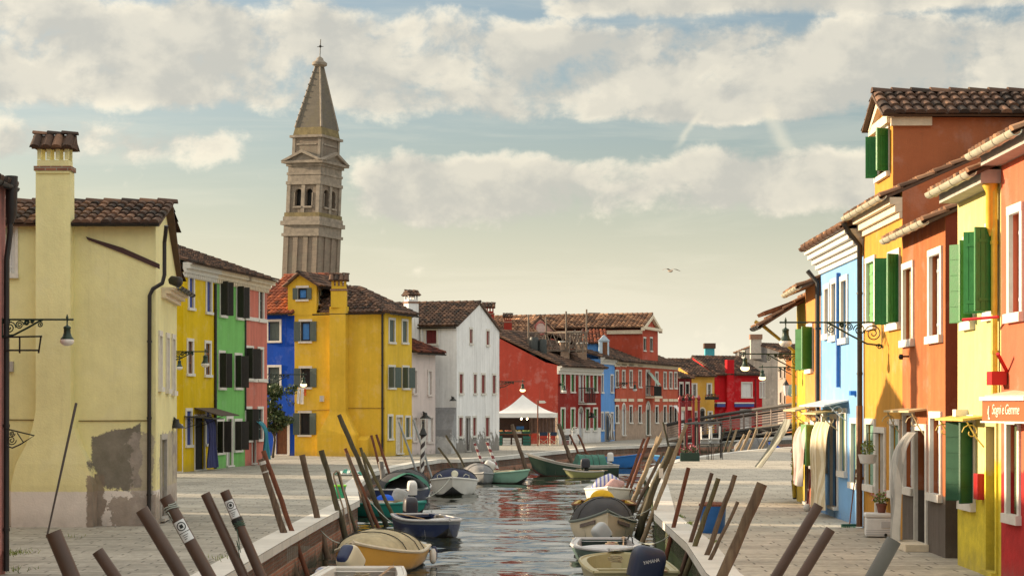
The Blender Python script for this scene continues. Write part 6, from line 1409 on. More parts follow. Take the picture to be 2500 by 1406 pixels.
b = boat('small olive pram dinghy in front of the green work boat', 1376, 88.4, 184, 1.9, .95, .33, .14, OLV, GREYST, OLV, BLKP, name='dinghy', foredeck=.0, full=4)
outboard(b, P(1429, 1137, 88.6), 0, .8, paint('black cowling', (.022, .022, .035)))
b = boat('small grey white boat with a white motor behind the green work boat', 1488, 96.5, 285, 3.0, 1.0, .40, .1, LTGREY, LTGREY, GRYP)
outboard(b, P(1490, 1122, 97.6), R(90), .85, paint('white cowling', (.62, .60, .58)))
b = boat('bright blue wooden boat moored beyond the green work boat', 1566, 102.5, 318, 3.6, 1.9, .55, .25, BLUP, BLUP, BLUP, foredeck=.2)
b = boat('low blue boat half hidden behind the lantern topped post', 1592, 113.5, 182, 2.4, 1.3, .34, .1, BLUP, paint('light blue paint', (.10, .32, .5)), BLUP, foredeck=.2)
# right bank
b = boat('khaki open boat with cream gunwales and a large navy outboard at the lower edge', 1502, 37.6, 92, 4.2, 1.66, .44, .06, KHK, KHK, KHK, SEA, foredeck=.04, stern=.92, full=4.5)
mo = outboard(b, P(1574, 1400, 33.0), R(195), 1.08, paint('navy cowling', (.012, .022, .06)), tilt=R(-14), name='outboard_motor')
cw = [c for c in mo.children if c.name.startswith('cowling')][0]
MK = Matrix.Rotation(R(195), 3, 'Z') @ Matrix.Rotation(R(-14), 3, 'Y'); kk = 1.08; k = Sk()
k.u = MK @ Vector((-math.cos(R(24)), 0, math.sin(R(24)))); k.n = MK @ Vector((0, 1, 0)); k.up = k.n.cross(k.u); a = P(1574, 1400, 33.0) + MK @ Vector((0, .20 * kk, .20 * kk)) - k.u * .16; k.pt = lambda s, z, o: a + k.u * s + k.up * z + k.n * o
LETY = simple('pale lettering paint', (.62, .64, .68), .5, bump=0)
o_ = lettering(mo, 'YAMAHA', k, 0, 0, .088, LETY, out=.004, name='motor_lettering', shear=.2, sx=.92, depth=.002)
o_ = lettering(b, '', k, 0, 0, .1, LETY) if False else None
b = boat('light grey and sea green boat with a silver tilted outboard', 1487, 39.8, 269, 3.6, 1.56, .34, .03, SEA, LTGREY, LTGREY, SEA, foredeck=.34, full=1.9)
outboard(b, P(1474, 1308, 43.9), R(30), .72, paint('silver cowling', (.40, .42, .44)), tilt=R(-38))
pt = bt_pt[b.name]; m = MB()
for q in range(3): m.tube([pt(.35 + q * .04, .62, .36), pt(.35 + q * .04, .60, .50), pt(.36 + q * .04, .54, .56), pt(.36 + q * .04, .50, .46)], .010, 5); m.build('rail_hoop', IRON, b); m = MB()
b = boat('cream boat with a blue bottom and a charcoal hood, bow towards the viewer', 1484, 46.0, 270, 4.4, 1.74, .42, .46, CRM, paint('grey green rail', (.10, .13, .12)), CRM, NVY, cover=(.10, .80, .62, DKGREYC, .55), full=1.3, rake=.25)
pt = bt_pt[b.name]; hb_, zs_, hh, ll = bt_fn[b.name]
for sd in (-1, 1):
    m = MB(); k = side_plane(b, .95, .55, -1) if sd < 0 else side_plane(b, .55, .95, 1)
    m = MB(); nrm_ = k.n if k.n.y < 0 else -k.n; q0 = pt(.66, sd * hb_(.66), zs_(.66) - .2); q1 = pt(.86, sd * hb_(.86), zs_(.86) - .2); m.prism([q0 + nrm_ * .01, q1 + nrm_ * .01, q1 + nrm_ * .01 + Vector((0, 0, .09)), q0 + nrm_ * .01 + Vector((0, 0, .09))], nrm_ * .02); m.build('name_plate', simple('faded brown lettering board', (.13, .10, .09), .7, var=.5, sc=20), b)
b = boat('dark brown boat with yellow inside, heaped with a yellow tarp', 1478, 53.8, 268, 4.6, 1.95, .46, .22, BLKP, BROWNW, paint('yellow inside paint', (.42, .27, .02)), BLKP, foredeck=.25)
m = MB(); m.ell(P(1470, 1232, 55.5), .40, .34, .46, 16, 9, pw=.85, z0=-.3); m.ell(P(1440, 1240, 55.3), .22, .25, .32, 12, 8, z0=-.4); m.build('yellow_tarp', CANV('yellow tarp', (.60, .36, .008)), b, smooth=True)
m = MB(); m.ell(P(1498, 1232, 54.6), .20, .20, .18, 14, 10); m.build('white_buoy', WHP, b, smooth=True)
m = MB(); q = P(1411, 1262, 51); m.lathe(q + Vector((0, 0, -.1)), [(.04, -.05), (.075, .02), (.08, .36), (.03, .44)], 12); m.build('fender', BLKP, b, smooth=True)
b = boat('white boat with a blue striped rolled cover on the right, behind the yellow tarp', 1484, 63.5, 266, 4.6, 1.75, .50, .18, WHP, WHP, WHP, BLUP, foredeck=.3)
m = MB(); q0, q1 = P(1448, 1200, 65.5), P(1510, 1176, 66); m.tube([q0, q0.lerp(q1, .3) + Vector((0, 0, .10)), q0.lerp(q1, .7) + Vector((0, 0, .12)), q1], [.16, .30, .30, .12], 14); m.build('rolled_cover', stripes('blue striped cloth', (.62, .60, .60), (.16, .18, .42), 0, 7, .55), b, smooth=True)
m = MB(); q0, q1 = P(1478, 1196, 64.6), P(1520, 1180, 65.2); m.tube([q0, q0.lerp(q1, .5) + Vector((0, 0, .08)), q1], [.12, .22, .1], 12); m.build('pink_cloth', CANV('pinkish cloth', (.45, .27, .25)), b, smooth=True)
b = boat('boat under a grey hood below the footbridge', 1787, 117, 200, 3.2, 1.7, .5, .2, GRYP, GRYP, GRYP, cover=(.05, .95, .9, GREYC, .5))
b = boat('boat with a bright blue cover below the right end of the footbridge', 1838, 117.5, 190, 2.0, 1.4, .5, .1, BLUP, BLUP, BLUP, cover=(.05, .95, .65, CANV('bright blue tarp', (.01, .09, .55)), .5))

# ============================================================ MOORING POSTS
PBR = simple('brown plastic post', (.085, .045, .030), .42, var=.3, sc=3, bump=.05); PGR = simple('grey plastic post', (.12, .115, .10), .45, var=.3, sc=3, bump=.05)
PW1 = woodmat('grey brown weathered post', (.17, .12, .085), (.075, .05, .035), moss=-1.0); PW2 = woodmat('rust brown post', (.20, .075, .040), (.11, .04, .025), moss=-1.0); PW3 = woodmat('pale sunbleached post', (.36, .27, .17), (.20, .14, .09), moss=-1.0); PW4 = woodmat('mossy dark post', (.10, .085, .05), (.05, .042, .028), moss=-.5)
PGAL = simple('galvanised post', (.30, .31, .31), .5, .4, var=.2); PGRNW = woodmat('green brown post', (.14, .125, .06), (.08, .06, .035), moss=-.9)
def post(label, x0, y0, x1, y1, w, Y, mat, group='mooring posts along the canal', zend=-1.7, wood=True, name='mooring_post', bend=None):
    T_ = P(x0, y0, Y); d = P(x1, y1, Y) - T_; Bt = T_ + d * ((zend - T_.z) / d.z); r = w / 2 / F * Y; n = 13; pts = []; rs = []
    jit = .22 * r if wood else 0
    for i in range(n + 1):
        t = i / n; p = T_.lerp(Bt, t) + Vector((rnd.uniform(-jit, jit), rnd.uniform(-jit, jit), 0))
        if bend: p.x += bend * math.sin(math.pi * t)
        pts.append(p); rs.append(r * (1 + .18 * t + (rnd.uniform(-.08, .08) if wood else 0)))
    m = MB(); m.tube(pts, rs, 12)
    o = m.build(name, mat, None, label, 'mooring post', group, smooth=True, loc=Vector((Bt.x, Bt.y, zend)), angle=50)
    ax = (T_ - Bt).normalized(); return o, T_, ax, r
def sticker(o, T_, ax, r, d0, l, n_side):
    """white paper sticker with a black ring mark and a rule, wrapped round the post"""
    side = ax.cross(Vector((0, -1, 0))).normalized(); fr = side.cross(ax).normalized(); fr = fr if fr.y < 0 else -fr; o0 = rootloc(o)
    def patch(mb, a0, a1, h0, h1, rr):
        vs = []; k = 6
        for h in (h0, h1):
            for i in range(k + 1): a = a0 + (a1 - a0) * i / k; vs.append(T_ - ax * h + (fr * math.cos(a) + side * math.sin(a)) * rr)
        mb.add(vs, [(i, i + 1, k + 2 + i, k + 1 + i) for i in range(k)])
    m = MB(); patch(m, -.9 + n_side, .9 + n_side, d0, d0 + l, r * 1.10); s = m.build('sticker', simple('white sticker paper', (.68, .68, .68), .6, var=.1, bump=0), o)
    m = MB(); c = d0 + l * .28
    for i in range(20):
        a0, a1 = math.tau * i / 20, math.tau * (i + 1) / 20; vs = []
        for a in (a0, a1):
            for q in (.62, .80): an = n_side + math.cos(a) * q * .85; vs.append(T_ - ax * (c + math.sin(a) * q * r * .9) + (fr * math.cos(an) + side * math.sin(an)) * r * 1.115)
        m.add(vs, [(0, 1, 3, 2)])
    patch(m, -.25 + n_side, .25 + n_side, c - r * .30, c + r * .30, r * 1.115); patch(m, -.9 + n_side, .9 + n_side, d0 + l * .55, d0 + l * .58, r * 1.115)
    for q in range(3): patch(m, -.5 + n_side, .35 + n_side - q * .2, d0 + l * (.68 + q * .09), d0 + l * (.705 + q * .09), r * 1.115)
    m.build('sticker_print', IRON, s)
def rope(o, T_, ax, r, d0, turns, mat, tail=.0):
    side = ax.cross(Vector((0, -1, 0))).normalized(); fr = side.cross(ax).normalized(); m = MB()
    pts = [T_ - ax * (d0 + q / 12 * .022 + .01 * math.sin(q)) + (fr * math.cos(q * math.tau / 12) + side * math.sin(q * math.tau / 12)) * (r * 1.13) for q in range(int(12 * turns))]
    m.tube(pts, .007, 5)
    if tail: p = pts[-1]; m.tube([p, p + Vector((.02, -.02, -tail * .4)), p + Vector((.05, -.02, -tail)), p + Vector((.0, -.02, -tail * .5)), p + Vector((.04, -.02, -tail * 1.2))], .006, 5)
    m.build('rope', mat, o, smooth=True)
ROPE = simple('frayed grey rope', (.34, .36, .32), .9, var=.4)
gL = 'brown plastic mooring posts in the left foreground'
post('thick brown post at the left, tallest of the two nearest the pink house', 130, 1298, 175, 1406, 40, 14.6, PBR, gL, wood=False)
post('short brown post, its top lowest of the left foreground row', 238, 1344, 280, 1406, 30, 18.0, PBR, gL, wood=False)
post('plain brown post before the peeling corner of the pale yellow house', 346, 1243, 445, 1406, 33, 17.0, PBR, gL, wood=False)
o, a, b_, r_ = post('brown post with a white sticker and a rope knotted at its top', 403, 1212, 511, 1406, 31, 18.0, PBR, gL, wood=False); sticker(o, a, b_, r_, .27, .22, .15); rope(o, a, b_, r_, .09, 3, ROPE, .08)
post('plain brown post leaning over the paving, left of the sticker and black band one', 501, 1204, 595, 1406, 24, 23.5, PBR, gL, wood=False)
o, a, b_, r_ = post('brown post with a white sticker above a black band', 548, 1198, 638, 1406, 24, 23.5, PBR, gL, wood=False); sticker(o, a, b_, r_, .13, .24, .15)
m = MB(); m.tube([a - b_ * .38, a - b_ * .44], r_ * 1.2, 12); m.build('black_band', IRON, o); rope(o, a, b_, r_, .42, 4, simple('green rope', (.05, .10, .07), .9), .3)
gM = 'weathered wooden mooring posts off the left kerb'
o, a, b_, r_ = post('grey brown post with a pale tape band, standing before a rusty one', 638, 1120, 722, 1400, 15, 37.6, PW1, gM)
for q0, q1 in ((.05, .12), (.26, .29)): m = MB(); m.tube([a - b_ * q0, a - b_ * q1], r_ * 1.15, 10); m.build('tape_band', simple('pale tape', (.5, .49, .46), .6), o)
post('rusty red brown post just behind the taped grey one', 643, 1100, 748, 1392, 11, 38.2, PW2, gM)
post('grey mottled post between the rusty post and the iron hoop', 737, 1110, 795, 1342, 14, 42.6, PW1, gM)
post('dark grey post just left of the iron hoop', 785, 1099, 843, 1308, 13, 45.6, PW4, gM)
post('thin dark post touching the iron hoop', 825, 1150, 867, 1290, 7, 46.5, PW4, gM)
post('longest post of all, rising in front of the chimney breast of the yellow house', 828, 1012, 940, 1276, 11, 53.6, PW4, gM)
post('brown post crossing behind the longest one, with a flat top', 842, 1094, 922, 1283, 8, 52.8, PW2, gM)
post('grey brown post close behind the flat topped brown one', 846, 1107, 911, 1284, 8, 52.4, PW1, gM)
post('ochre brown post reaching down to the dark blue boat', 886, 1105, 968, 1277, 8, 53.4, PGRNW, gM)
post('short greenish post above the ochre brown one', 880, 1092, 905, 1180, 7, 60, PGRNW, gM)
post('slim brown post left of the pair before the yellow house door', 906, 1062, 930, 1150, 6, 70, PW2, gM)
post('slim brown post, right of that pair before the yellow house door', 919, 1060, 953, 1165, 6, 72, PW2, gM)
post('short fat whitish rotting post behind the leaning bundle', 929, 1126, 938, 1192, 12, 68, woodmat('flaking white post', (.40, .38, .36), (.07, .055, .05), moss=-.9), gM)
post('thin grey metal post before the yellow house door', 974, 1030, 1014, 1142, 5, 76, PGAL, gM, wood=False)
post('thin grey metal post before the blush house', 1009, 1024, 1051, 1155, 5, 77, PGAL, gM, wood=False)
post('crooked thin stick before the whitewashed house corner', 1070, 1092, 1098, 1138, 5, 86, PW4, gM, bend=.12)
post('longer crooked stick before the whitewashed house door', 1088, 1062, 1124, 1137, 5, 86.5, PW4, gM, bend=.18)
def striped_pole(label, x0, y0, x1, y1, w, Y, c1, c2, freq, lantern=False):
    mt = stripes('striped pole paint ' + str(x0), c1, c2, 2, freq, .5, .5, spiral=True)
    T_ = P(x0, y0, Y); d = P(x1, y1, Y) - T_; Bt = T_ + d * ((-1.6 - T_.z) / d.z); r = w / 2 / F * Y
    m = MB(); m.tube([Vector((0, 0, 0)) + Bt, Bt.lerp(T_, .5), T_], r, 14); o = m.build('striped_pole', mt, None, label, 'mooring post', 'striped mooring poles', smooth=True, loc=Bt, angle=60)
    if lantern: m = MB(); m.lathe(T_ - Vector((0, 0, .02)), [(r * .9, 0), (r * 1.9, .08), (r * 1.5, .14), (r * 1.0, .26), (r * .45, .36), (r * .3, .5), (r * .6, .56), (r * .1, .66)], 12); m.build('pole_cap', IRON, o, smooth=True)
    return o
striped_pole('white pole with a black spiral and a dark pointed cap beside the white motor boat', 1033, 1064, 1030, 1152, 11, 74, (.62, .60, .57), (.045, .032, .032), 2.6, True)
striped_pole('white pole with red spiral stripes before the whitewashed house, the one on the left', 1159, 1082, 1180, 1137, 6, 88, (.6, .58, .56), (.22, .04, .045), 3.2)
striped_pole('white pole with red spiral stripes, right of its twin and next to the mint boat', 1189, 1078, 1211, 1136, 7, 88, (.6, .58, .56), (.22, .04, .045), 3.2)
gF = 'mooring posts in front of the market tent and red house'
post('thick grey post in front of the market tent', 1250, 1036, 1282, 1136, 9, 94, PW1, gF)
post('thick grey post at the right corner of the market tent', 1364, 1034, 1388, 1106, 9, 104, PW1, gF)
post('short red brown post before the red house door, left of two', 1391, 1060, 1408, 1097, 5, 105.5, PW2, gF)
post('short red brown post before the red house door, right of two', 1411, 1060, 1429, 1099, 5, 105.5, PW2, gF)
post('dark grey post before the far end of the palazzo', 1618, 1030, 1632, 1085, 5, 119, PW4, gF)
gR = 'mooring posts off the right kerb'
post('rust red post left of a close pair behind the moored white boat', 1573, 1070, 1523, 1212, 7, 66, PW2, gR)
post('rust red post right of a close pair, next to the lantern topped post', 1584, 1066, 1531, 1215, 7, 65, PW2, gR)
o, a, b_, r_ = post('pale post with a lantern shaped wooden head', 1604, 1082, 1545, 1225, 11, 62, PW3, gR)
m = MB(); m.tube([a - b_ * .05, a + b_ * .10, a + b_ * .22, a + b_ * .24], [r_ * 1.15, r_ * 1.5, r_ * 1.5, r_ * .7], 4); m.tube([a + b_ * .22, a + b_ * .45], [r_ * .35, r_ * .12], 5); m.build('post_head', PW3, o)
post('grey post right of the lantern topped one', 1619, 1104, 1556, 1232, 8, 60, PW1, gR)
post('slim pale post between the grey post and the gnarled one', 1627, 1110, 1562, 1250, 7, 57, PW3, gR)
o, a, b_, r_ = post('thick gnarled post with a small white notice', 1640, 1092, 1572, 1288, 17, 49.5, PW4, gR, bend=-.12)
m = MB(); q = a - b_ * .72; m.cbox(q + Vector((-.06, -.13, 0)), .11, .012, .26, 0); m.build('notice', WHITE, o)
post('very long smooth pale post crossing the gnarled one', 1676, 1036, 1562, 1338, 10, 45.8, PW3, gR)
post('dark red brown post standing clear of the wall, left of the blue bin', 1681, 1141, 1618, 1390, 10, 39.2, PW2, gR, wood=False)
post('straight brown post touching the left side of the blue bin', 1738, 1154, 1660, 1406, 10, 35, PBR, gR, wood=False)
post('mottled lichen grey post across the blue bin', 1753, 1167, 1672, 1406, 12, 34, PGRNW, gR)
post('purplish grey post across the right side of the blue bin', 1795, 1159, 1707, 1406, 12, 32, PW1, gR)
post('thin round headed post right of the blue bin', 1802, 1224, 1722, 1390, 9, 31, PW1, gR)
post('thick split post with a sunlit edge and sawn top', 1861, 1180, 1762, 1406, 25, 26, woodmat('split brown post', (.22, .15, .09), (.10, .06, .04), 12), gR)
gN = 'plastic mooring posts in the right foreground'
post('long brown plastic post before the powder blue house', 1999, 1232, 1895, 1406, 25, 24, PBR, gN, wood=False)
post('shorter brown plastic post right of the long one', 2028, 1291, 1957, 1406, 25, 23.5, PBR, gN, wood=False)
post('thick grey plastic post before the terracotta house', 2183, 1317, 2133, 1406, 38, 16, PGR, gN, wood=False)
gB = 'posts along the far bend near the footbridge'
for i, (x0, y0, x1, y1, w, Y, mt, lb) in enumerate((
    (1770, 1045, 1753, 1097, 4, 104, PW4, 'dark thin post, first right of the stacked tables'), (1787, 1044, 1768, 1100, 4, 105, PW4, 'dark thin post, second right of the stacked tables'),
    (1799, 1047, 1776, 1108, 6, 102.4, PW3, 'yellow sunlit post with a flat foot board, third from the stacked tables'), (1818, 1060, 1796, 1102, 6, 106.5, PW3, 'short sunlit post below the footbridge, left of a taller pale one'),
    (1833, 1050, 1810, 1100, 7, 108, PW3, 'tall sunlit post below the middle of the footbridge'), (1848, 1046, 1828, 1097, 6, 110, PW3, 'sunlit post just left of the blue boat cover'),
    (1875, 1054, 1854, 1093, 4, 113, PW3, 'left of the last two pale posts before the house curtain'), (1883, 1054, 1861, 1093, 4, 114, PW3, 'right of the last two pale posts before the house curtain'))):
    post(lb, x0, y0, x1, y1, w, Y, mt, gB)
RDP = paint('glossy red pole paint', (.26, .012, .018), .3)
for x, lb in ((1660, 'first red pole with an onion cap from the left, before the palazzo end'), (1676, 'second red pole with an onion cap, before the wine red house'), (1693, 'third red pole with an onion cap, before the amber house window'), (1706, 'fourth red pole with an onion cap, nearest the stacked tables')):
    Y = 120; q = P(x, 984 - (x % 3), Y); m = MB(); m.tube([Vector((q.x, q.y, -1.5)), q], .085, 12)
    o = m.build('red_pole', RDP, None, lb, 'mooring post', 'red mooring poles with onion caps', smooth=True, loc=(q.x, q.y, -1.5)); m = MB(); m.lathe(q, [(.085, 0), (.12, .05), (.07, .10), (.12, .2), (.13, .28), (.05, .42), (.02, .5)], 12); m.build('onion_cap', RDP, o, smooth=True)
# iron hoop (old handrail) fixed to the left quay
hp = thing('iron_hoop', 'thin rusty iron hoop of an old landing rail against the left quay wall', 'handrail', P(850, 1290, 46.3))
m = MB(); Y = 46.3; m.tube([P(824, 1290, Y) + Vector((.25, 0, -.3)), P(838, 1240, Y), P(815, 1165, Y), P(815, 1156, Y), P(821, 1149, Y), P(829, 1152, Y), P(848, 1235, Y), P(858, 1300, Y)], .022, 7); m.build('bent_pipe', simple('rusty pale pipe', (.30, .22, .16), .7), hp, smooth=True)

# ============================================================ FOOTBRIDGE
fb_ = thing('footbridge', 'dark iron footbridge with pale railings rising to the right bank', 'bridge', (16, 124, 0))
La, Ra = Vector((12.0, 131, 0)), Vector((19.2, 117.0, 0)); Ea = Vector((22.5, 110.6, 0)); dr = (Ra - La).normalized(); sd = Vector((-dr.y, dr.x, 0)) * -1
def bz(t): return .12 + 1.5 * (t ** .85 if t <= 1 else max(0, 1 - (t - 1) / .5))
def bp(t): return La.lerp(Ra, t) if t <= 1 else Ra.lerp(Ea, (t - 1) / .5)
ts = [i / 10 for i in range(16)]
m = MB()
for a, b in zip(ts, ts[1:]):
    p, q = bp(a), bp(b); m.prism([p - sd * 1.1 + Vector((0, 0, bz(a))), p + sd * 1.1 + Vector((0, 0, bz(a))), q + sd * 1.1 + Vector((0, 0, bz(b))), q - sd * 1.1 + Vector((0, 0, bz(b)))], (0, 0, -.16))
m.build('deck', simple('bridge boards', (.16, .12, .09), .9), fb_)
m = MB()
for s in (-1, 1):
    top = [bp(t) + sd * s * 1.05 + Vector((0, 0, bz(t) - .12)) for t in ts[2:]]; low = [bp(t) + sd * s * 1.05 + Vector((0, 0, bz(t) - .55 + .35 * abs(t - .75))) for t in ts[2:]]
    m.tube(top, .09, 6); m.tube(low, .09, 6)
    for i in range(len(top) - 1): m.tube([top[i], low[i + 1]], .05, 5); m.tube([low[i], top[i]], .05, 5)
m.build('iron_truss', IRON, fb_)
m = MB()
for s in (-1, 1): m.tube([bp(t) + sd * s * 1.1 + Vector((0, 0, bz(t) + 1.12)) for t in ts], .13, 6)
m.build('top_rail', simple('dark rail', (.035, .03, .026), .6), fb_)
m = MB()
for s in (-1, 1):
    for k in range(5): m.tube([bp(t) + sd * s * 1.1 + Vector((0, 0, bz(t) + .2 + .17 * k)) for t in ts], .026, 4)
    for t in ts: m.tube([bp(t) + sd * s * 1.1 + Vector((0, 0, bz(t))), bp(t) + sd * s * 1.1 + Vector((0, 0, bz(t) + 1.1))], .05, 5)
m.build('railing', simple('brownish railing paint', (.24, .18, .155), .6), fb_)
# stacked cafe tables and chairs beside it
STL = simple('dark table steel', (.03, .026, .024), .5, .3)
def cafe_table(label, x, Y, z0, w=.75, inv=False, h=.74, group='stacked tables on the quay'):
    q = Vector((xat(x, Y), Y, z0)); t = thing('cafe_table', label, 'table', q, group); m = MB(); zt = h if not inv else 0.0
    m.cbox(q + Vector((0, 0, zt + .015)), w, w, .03); m.build('table_top', STL, t)
    for i, j in ((-1, -1), (1, -1), (1, 1), (-1, 1)): m = MB(); m.tube([q + Vector((i * w * .45, j * w * .45, 0)), q + Vector((i * w * .45, j * w * .45, h))], .018, 5); m.build('leg', STL, t)
cafe_table('dark cafe table on the quay, left of two under the white chairs', 1722, 88.6, 0); cafe_table('dark cafe table on the quay, right of two under the white chairs', 1745, 89.6, 0)
def chair_up(label, x, Y, z0):
    q = Vector((xat(x, Y), Y, z0)); t = thing('white_chair', label, 'chair', q, 'white chairs upside down on the tables'); w = .42
    m = MB(); m.cbox(q + Vector((0, 0, .02)), w, w, .04); m.build('seat', SHWHITE, t)
    for i, j in ((-1, -1), (1, -1), (1, 1), (-1, 1)): m = MB(); m.tube([q + Vector((i * w * .46, j * w * .46, .03)), q + Vector((i * w * .5, j * w * .5, .62))], .022, 5); m.build('leg', SHWHITE, t)
    m = MB(); m.box(q + Vector((-w / 2, w * .46, -.30)), (w, 0, 0), (0, .03, 0), (0, 0, .3)); m.build('backrest', SHWHITE, t)
chair_up('white chair upside down on the left table', 1722, 88.6, .98); chair_up('white chair upside down on the right table', 1747, 89.6, .98)
fr = thing('awning_frame', 'black iron awning frame standing round the stacked tables', 'frame', (xat(1690, 88), 88, 0))
tops = []
for x, Y in ((1672, 86.6), (1703, 88), (1698, 91.5), (1760, 92.5)):
    q = Vector((xat(x, Y), Y, 0)); m = MB(); m.tube([q, q + Vector((0, 0, 1.75))], .05, 6); m.build('post', STL, fr); tops.append(q + Vector((0, 0, 1.75)))
m = MB(); m.tube([tops[0], tops[1], tops[3], tops[2], tops[0]], .05, 6); m.build('top_bars', STL, fr)
fl = thing('flower_trough', 'trough of pink geraniums at the foot of the awning frame', 'flower box', (xat(1684, 86.5), 86.5, 0))
def leaves(mb, c, rx, ry, rz, n, s, col=None):
    for _ in range(n):
        while True:
            p = Vector((rnd.uniform(-1, 1), rnd.uniform(-1, 1), rnd.uniform(-1, 1)))
            if p.length < 1: break
        p = Vector(c) + Vector((p.x * rx, p.y * ry, p.z * rz)); a = Vector((rnd.gauss(0, 1), rnd.gauss(0, 1), rnd.gauss(0, 1))).normalized(); b = a.cross(Vector((rnd.gauss(0, 1), rnd.gauss(0, 1), rnd.gauss(0, 1)))).normalized(); k = s * rnd.uniform(.6, 1.3)
        mb.add([p - a * k, p + b * k * .45, p + a * k, p - b * k * .45], [(0, 1, 2, 3)], rnd.random())
def leafmat(name, c1, c2):
    m, T, b = newmat(name); a = T.node('ShaderNodeAttribute', attribute_name='tint').outputs['Fac']; T.set(b, 'Base Color', T.mix(a, c1, c2)); b.inputs['Roughness'].default_value = .6; return m
LEAF = leafmat('dark leaves', (.020, .045, .012), (.07, .11, .03)); LEAFL = leafmat('light leaves', (.06, .12, .02), (.25, .30, .05)); PINKF = leafmat('pink petals', (.5, .08, .12), (.62, .25, .28)); REDF = leafmat('red petals', (.45, .02, .03), (.6, .05, .08))
q = Vector((xat(1684, 86.5), 86.5, 0)); m = MB(); m.cbox(q + Vector((0, 0, .2)), .9, .3, .4); m.build('trough', GRIRON, fl); m = MB(); leaves(m, q + Vector((0, 0, .5)), .45, .2, .22, 160, .06); m.build('plant_leaves', LEAF, fl); m = MB(); leaves(m, q + Vector((0, 0, .62)), .42, .2, .18, 70, .06); m.build('blossoms', PINKF, fl)

# ============================================================ MARKET STALL
Yt = 120.5; mt = thing('market_tent', 'white peaked market tent in front of the blank red wall', 'tent', (xat(1285, Yt), Yt + 1.5, 0))
TENT = simple('white tent cloth', (.70, .69, .68), .8, var=.10, sc=2, bump=.1)
x0, x1, y0_, y1_ = xat(1206, Yt), xat(1361, Yt), Yt, Yt + 3.4; zt_ = zat(1008, Yt); zap = zat(963, Yt + 1.7); cxx, cyy = xat(1276, Yt + 1.7), Yt + 1.7
m = MB(); n = 8; ring = [(x0, y0_), (cxx, y0_), (x1, y0_), (x1, cyy), (x1, y1_), (cxx, y1_), (x0, y1_), (x0, cyy)]; vs = []
for k in range(n + 1):
    t = k / n
    for x, y in ring: vs.append((cxx + (x - cxx) * t, cyy + (y - cyy) * t, zap + (zt_ - zap) * (1 - (1 - t) ** 1.55)))
m.add(vs, [(k * 8 + i, k * 8 + (i + 1) % 8, k * 8 + 8 + (i + 1) % 8, k * 8 + 8 + i) for k in range(n) for i in range(8)]); m.build('canopy', TENT, mt, smooth=True, angle=25)
m = MB(); c4 = [(x0, y0_), (x1, y0_), (x1, y1_), (x0, y1_)]
for (ax_, ay), (bx_, by) in zip(c4, c4[1:] + c4[:1]):
    nn = 14; vs = []
    for i in range(nn + 1):
        t = i / nn; w_ = .03 * math.sin(i * 1.7); vs += [(ax_ + (bx_ - ax_) * t, ay + (by - ay) * t, zt_), (ax_ + (bx_ - ax_) * t + w_, ay + (by - ay) * t + w_, zt_ - .30)]
    m.add(vs, [(2 * i, 2 * i + 2, 2 * i + 3, 2 * i + 1) for i in range(nn)])
m.build('valance', TENT, mt)
for x, y in c4: m = MB(); m.tube([(x, y, 0), (x, y, zt_)], .025, 6); m.build('leg', ZINC, mt)
m = MB(); vs = []
for i in range(25): t = i / 24; x = xat(1292, y1_) + (x1 - .05 - xat(1292, y1_)) * t; yy = y1_ - .1 + .06 * math.sin(i * 1.9); vs += [(x, yy, zt_), (x, yy, .75)]
m.add(vs, [(2 * i, 2 * i + 2, 2 * i + 3, 2 * i + 1) for i in range(24)]); m.build('side_curtain', CANV('brown cloth', (.20, .135, .12)), mt)
m = MB(); m.poly([(x0, y1_, .0), (xat(1292, y1_), y1_, 0), (xat(1292, y1_), y1_, zt_), (x0, y1_, zt_)]); m.build('back_cloth', CANV('dark brown cloth', (.055, .03, .025)), mt)
WBULB = simple('glowing bulb glass', (.9, .8, .6), .3, bump=0, emit=(1.0, .72, .40, 9.0))
for x, lb in ((1273, 'glowing bulb under the tent, the one on the left'), (1287, 'glowing bulb under the tent, right of its twin')): q = P(x, 1022, Yt + .6); m = MB(); m.ell(q, .055, .055, .07, 10, 8); o = m.build('light_bulb', WBULB, None, lb, 'lamp', 'bulbs under the market tent', smooth=True, loc=q); m = MB(); m.tube([q + Vector((0, 0, .06)), q + Vector((0, 0, .35))], .008, 4); m.build('cord', IRON, o)
tb = thing('market_table', 'long market table covered in fruit crates under the tent', 'table', (xat(1255, Yt + .5), Yt + .5, 0))
tx0, tx1 = xat(1207, Yt), xat(1300, Yt); m = MB(); m.box((tx0, Yt + .25, .72), (tx1 - tx0, 0, 0), (0, 1.1, 0), (0, 0, .05)); m.build('table_top', BROWNW, tb)
for x in (tx0 + .1, tx1 - .15): 
    for y in (Yt + .3, Yt + 1.25): m = MB(); m.box((x, y, 0), (.06, 0, 0), (0, .06, 0), (0, 0, .72)); m.build('leg', BROWNW, tb)
GCR = simple('green crate plastic', (.012, .10, .075), .5); BCR = simple('blue crate plastic', (.01, .14, .45), .5); WCR = simple('white crate plastic', (.58, .56, .53), .6)
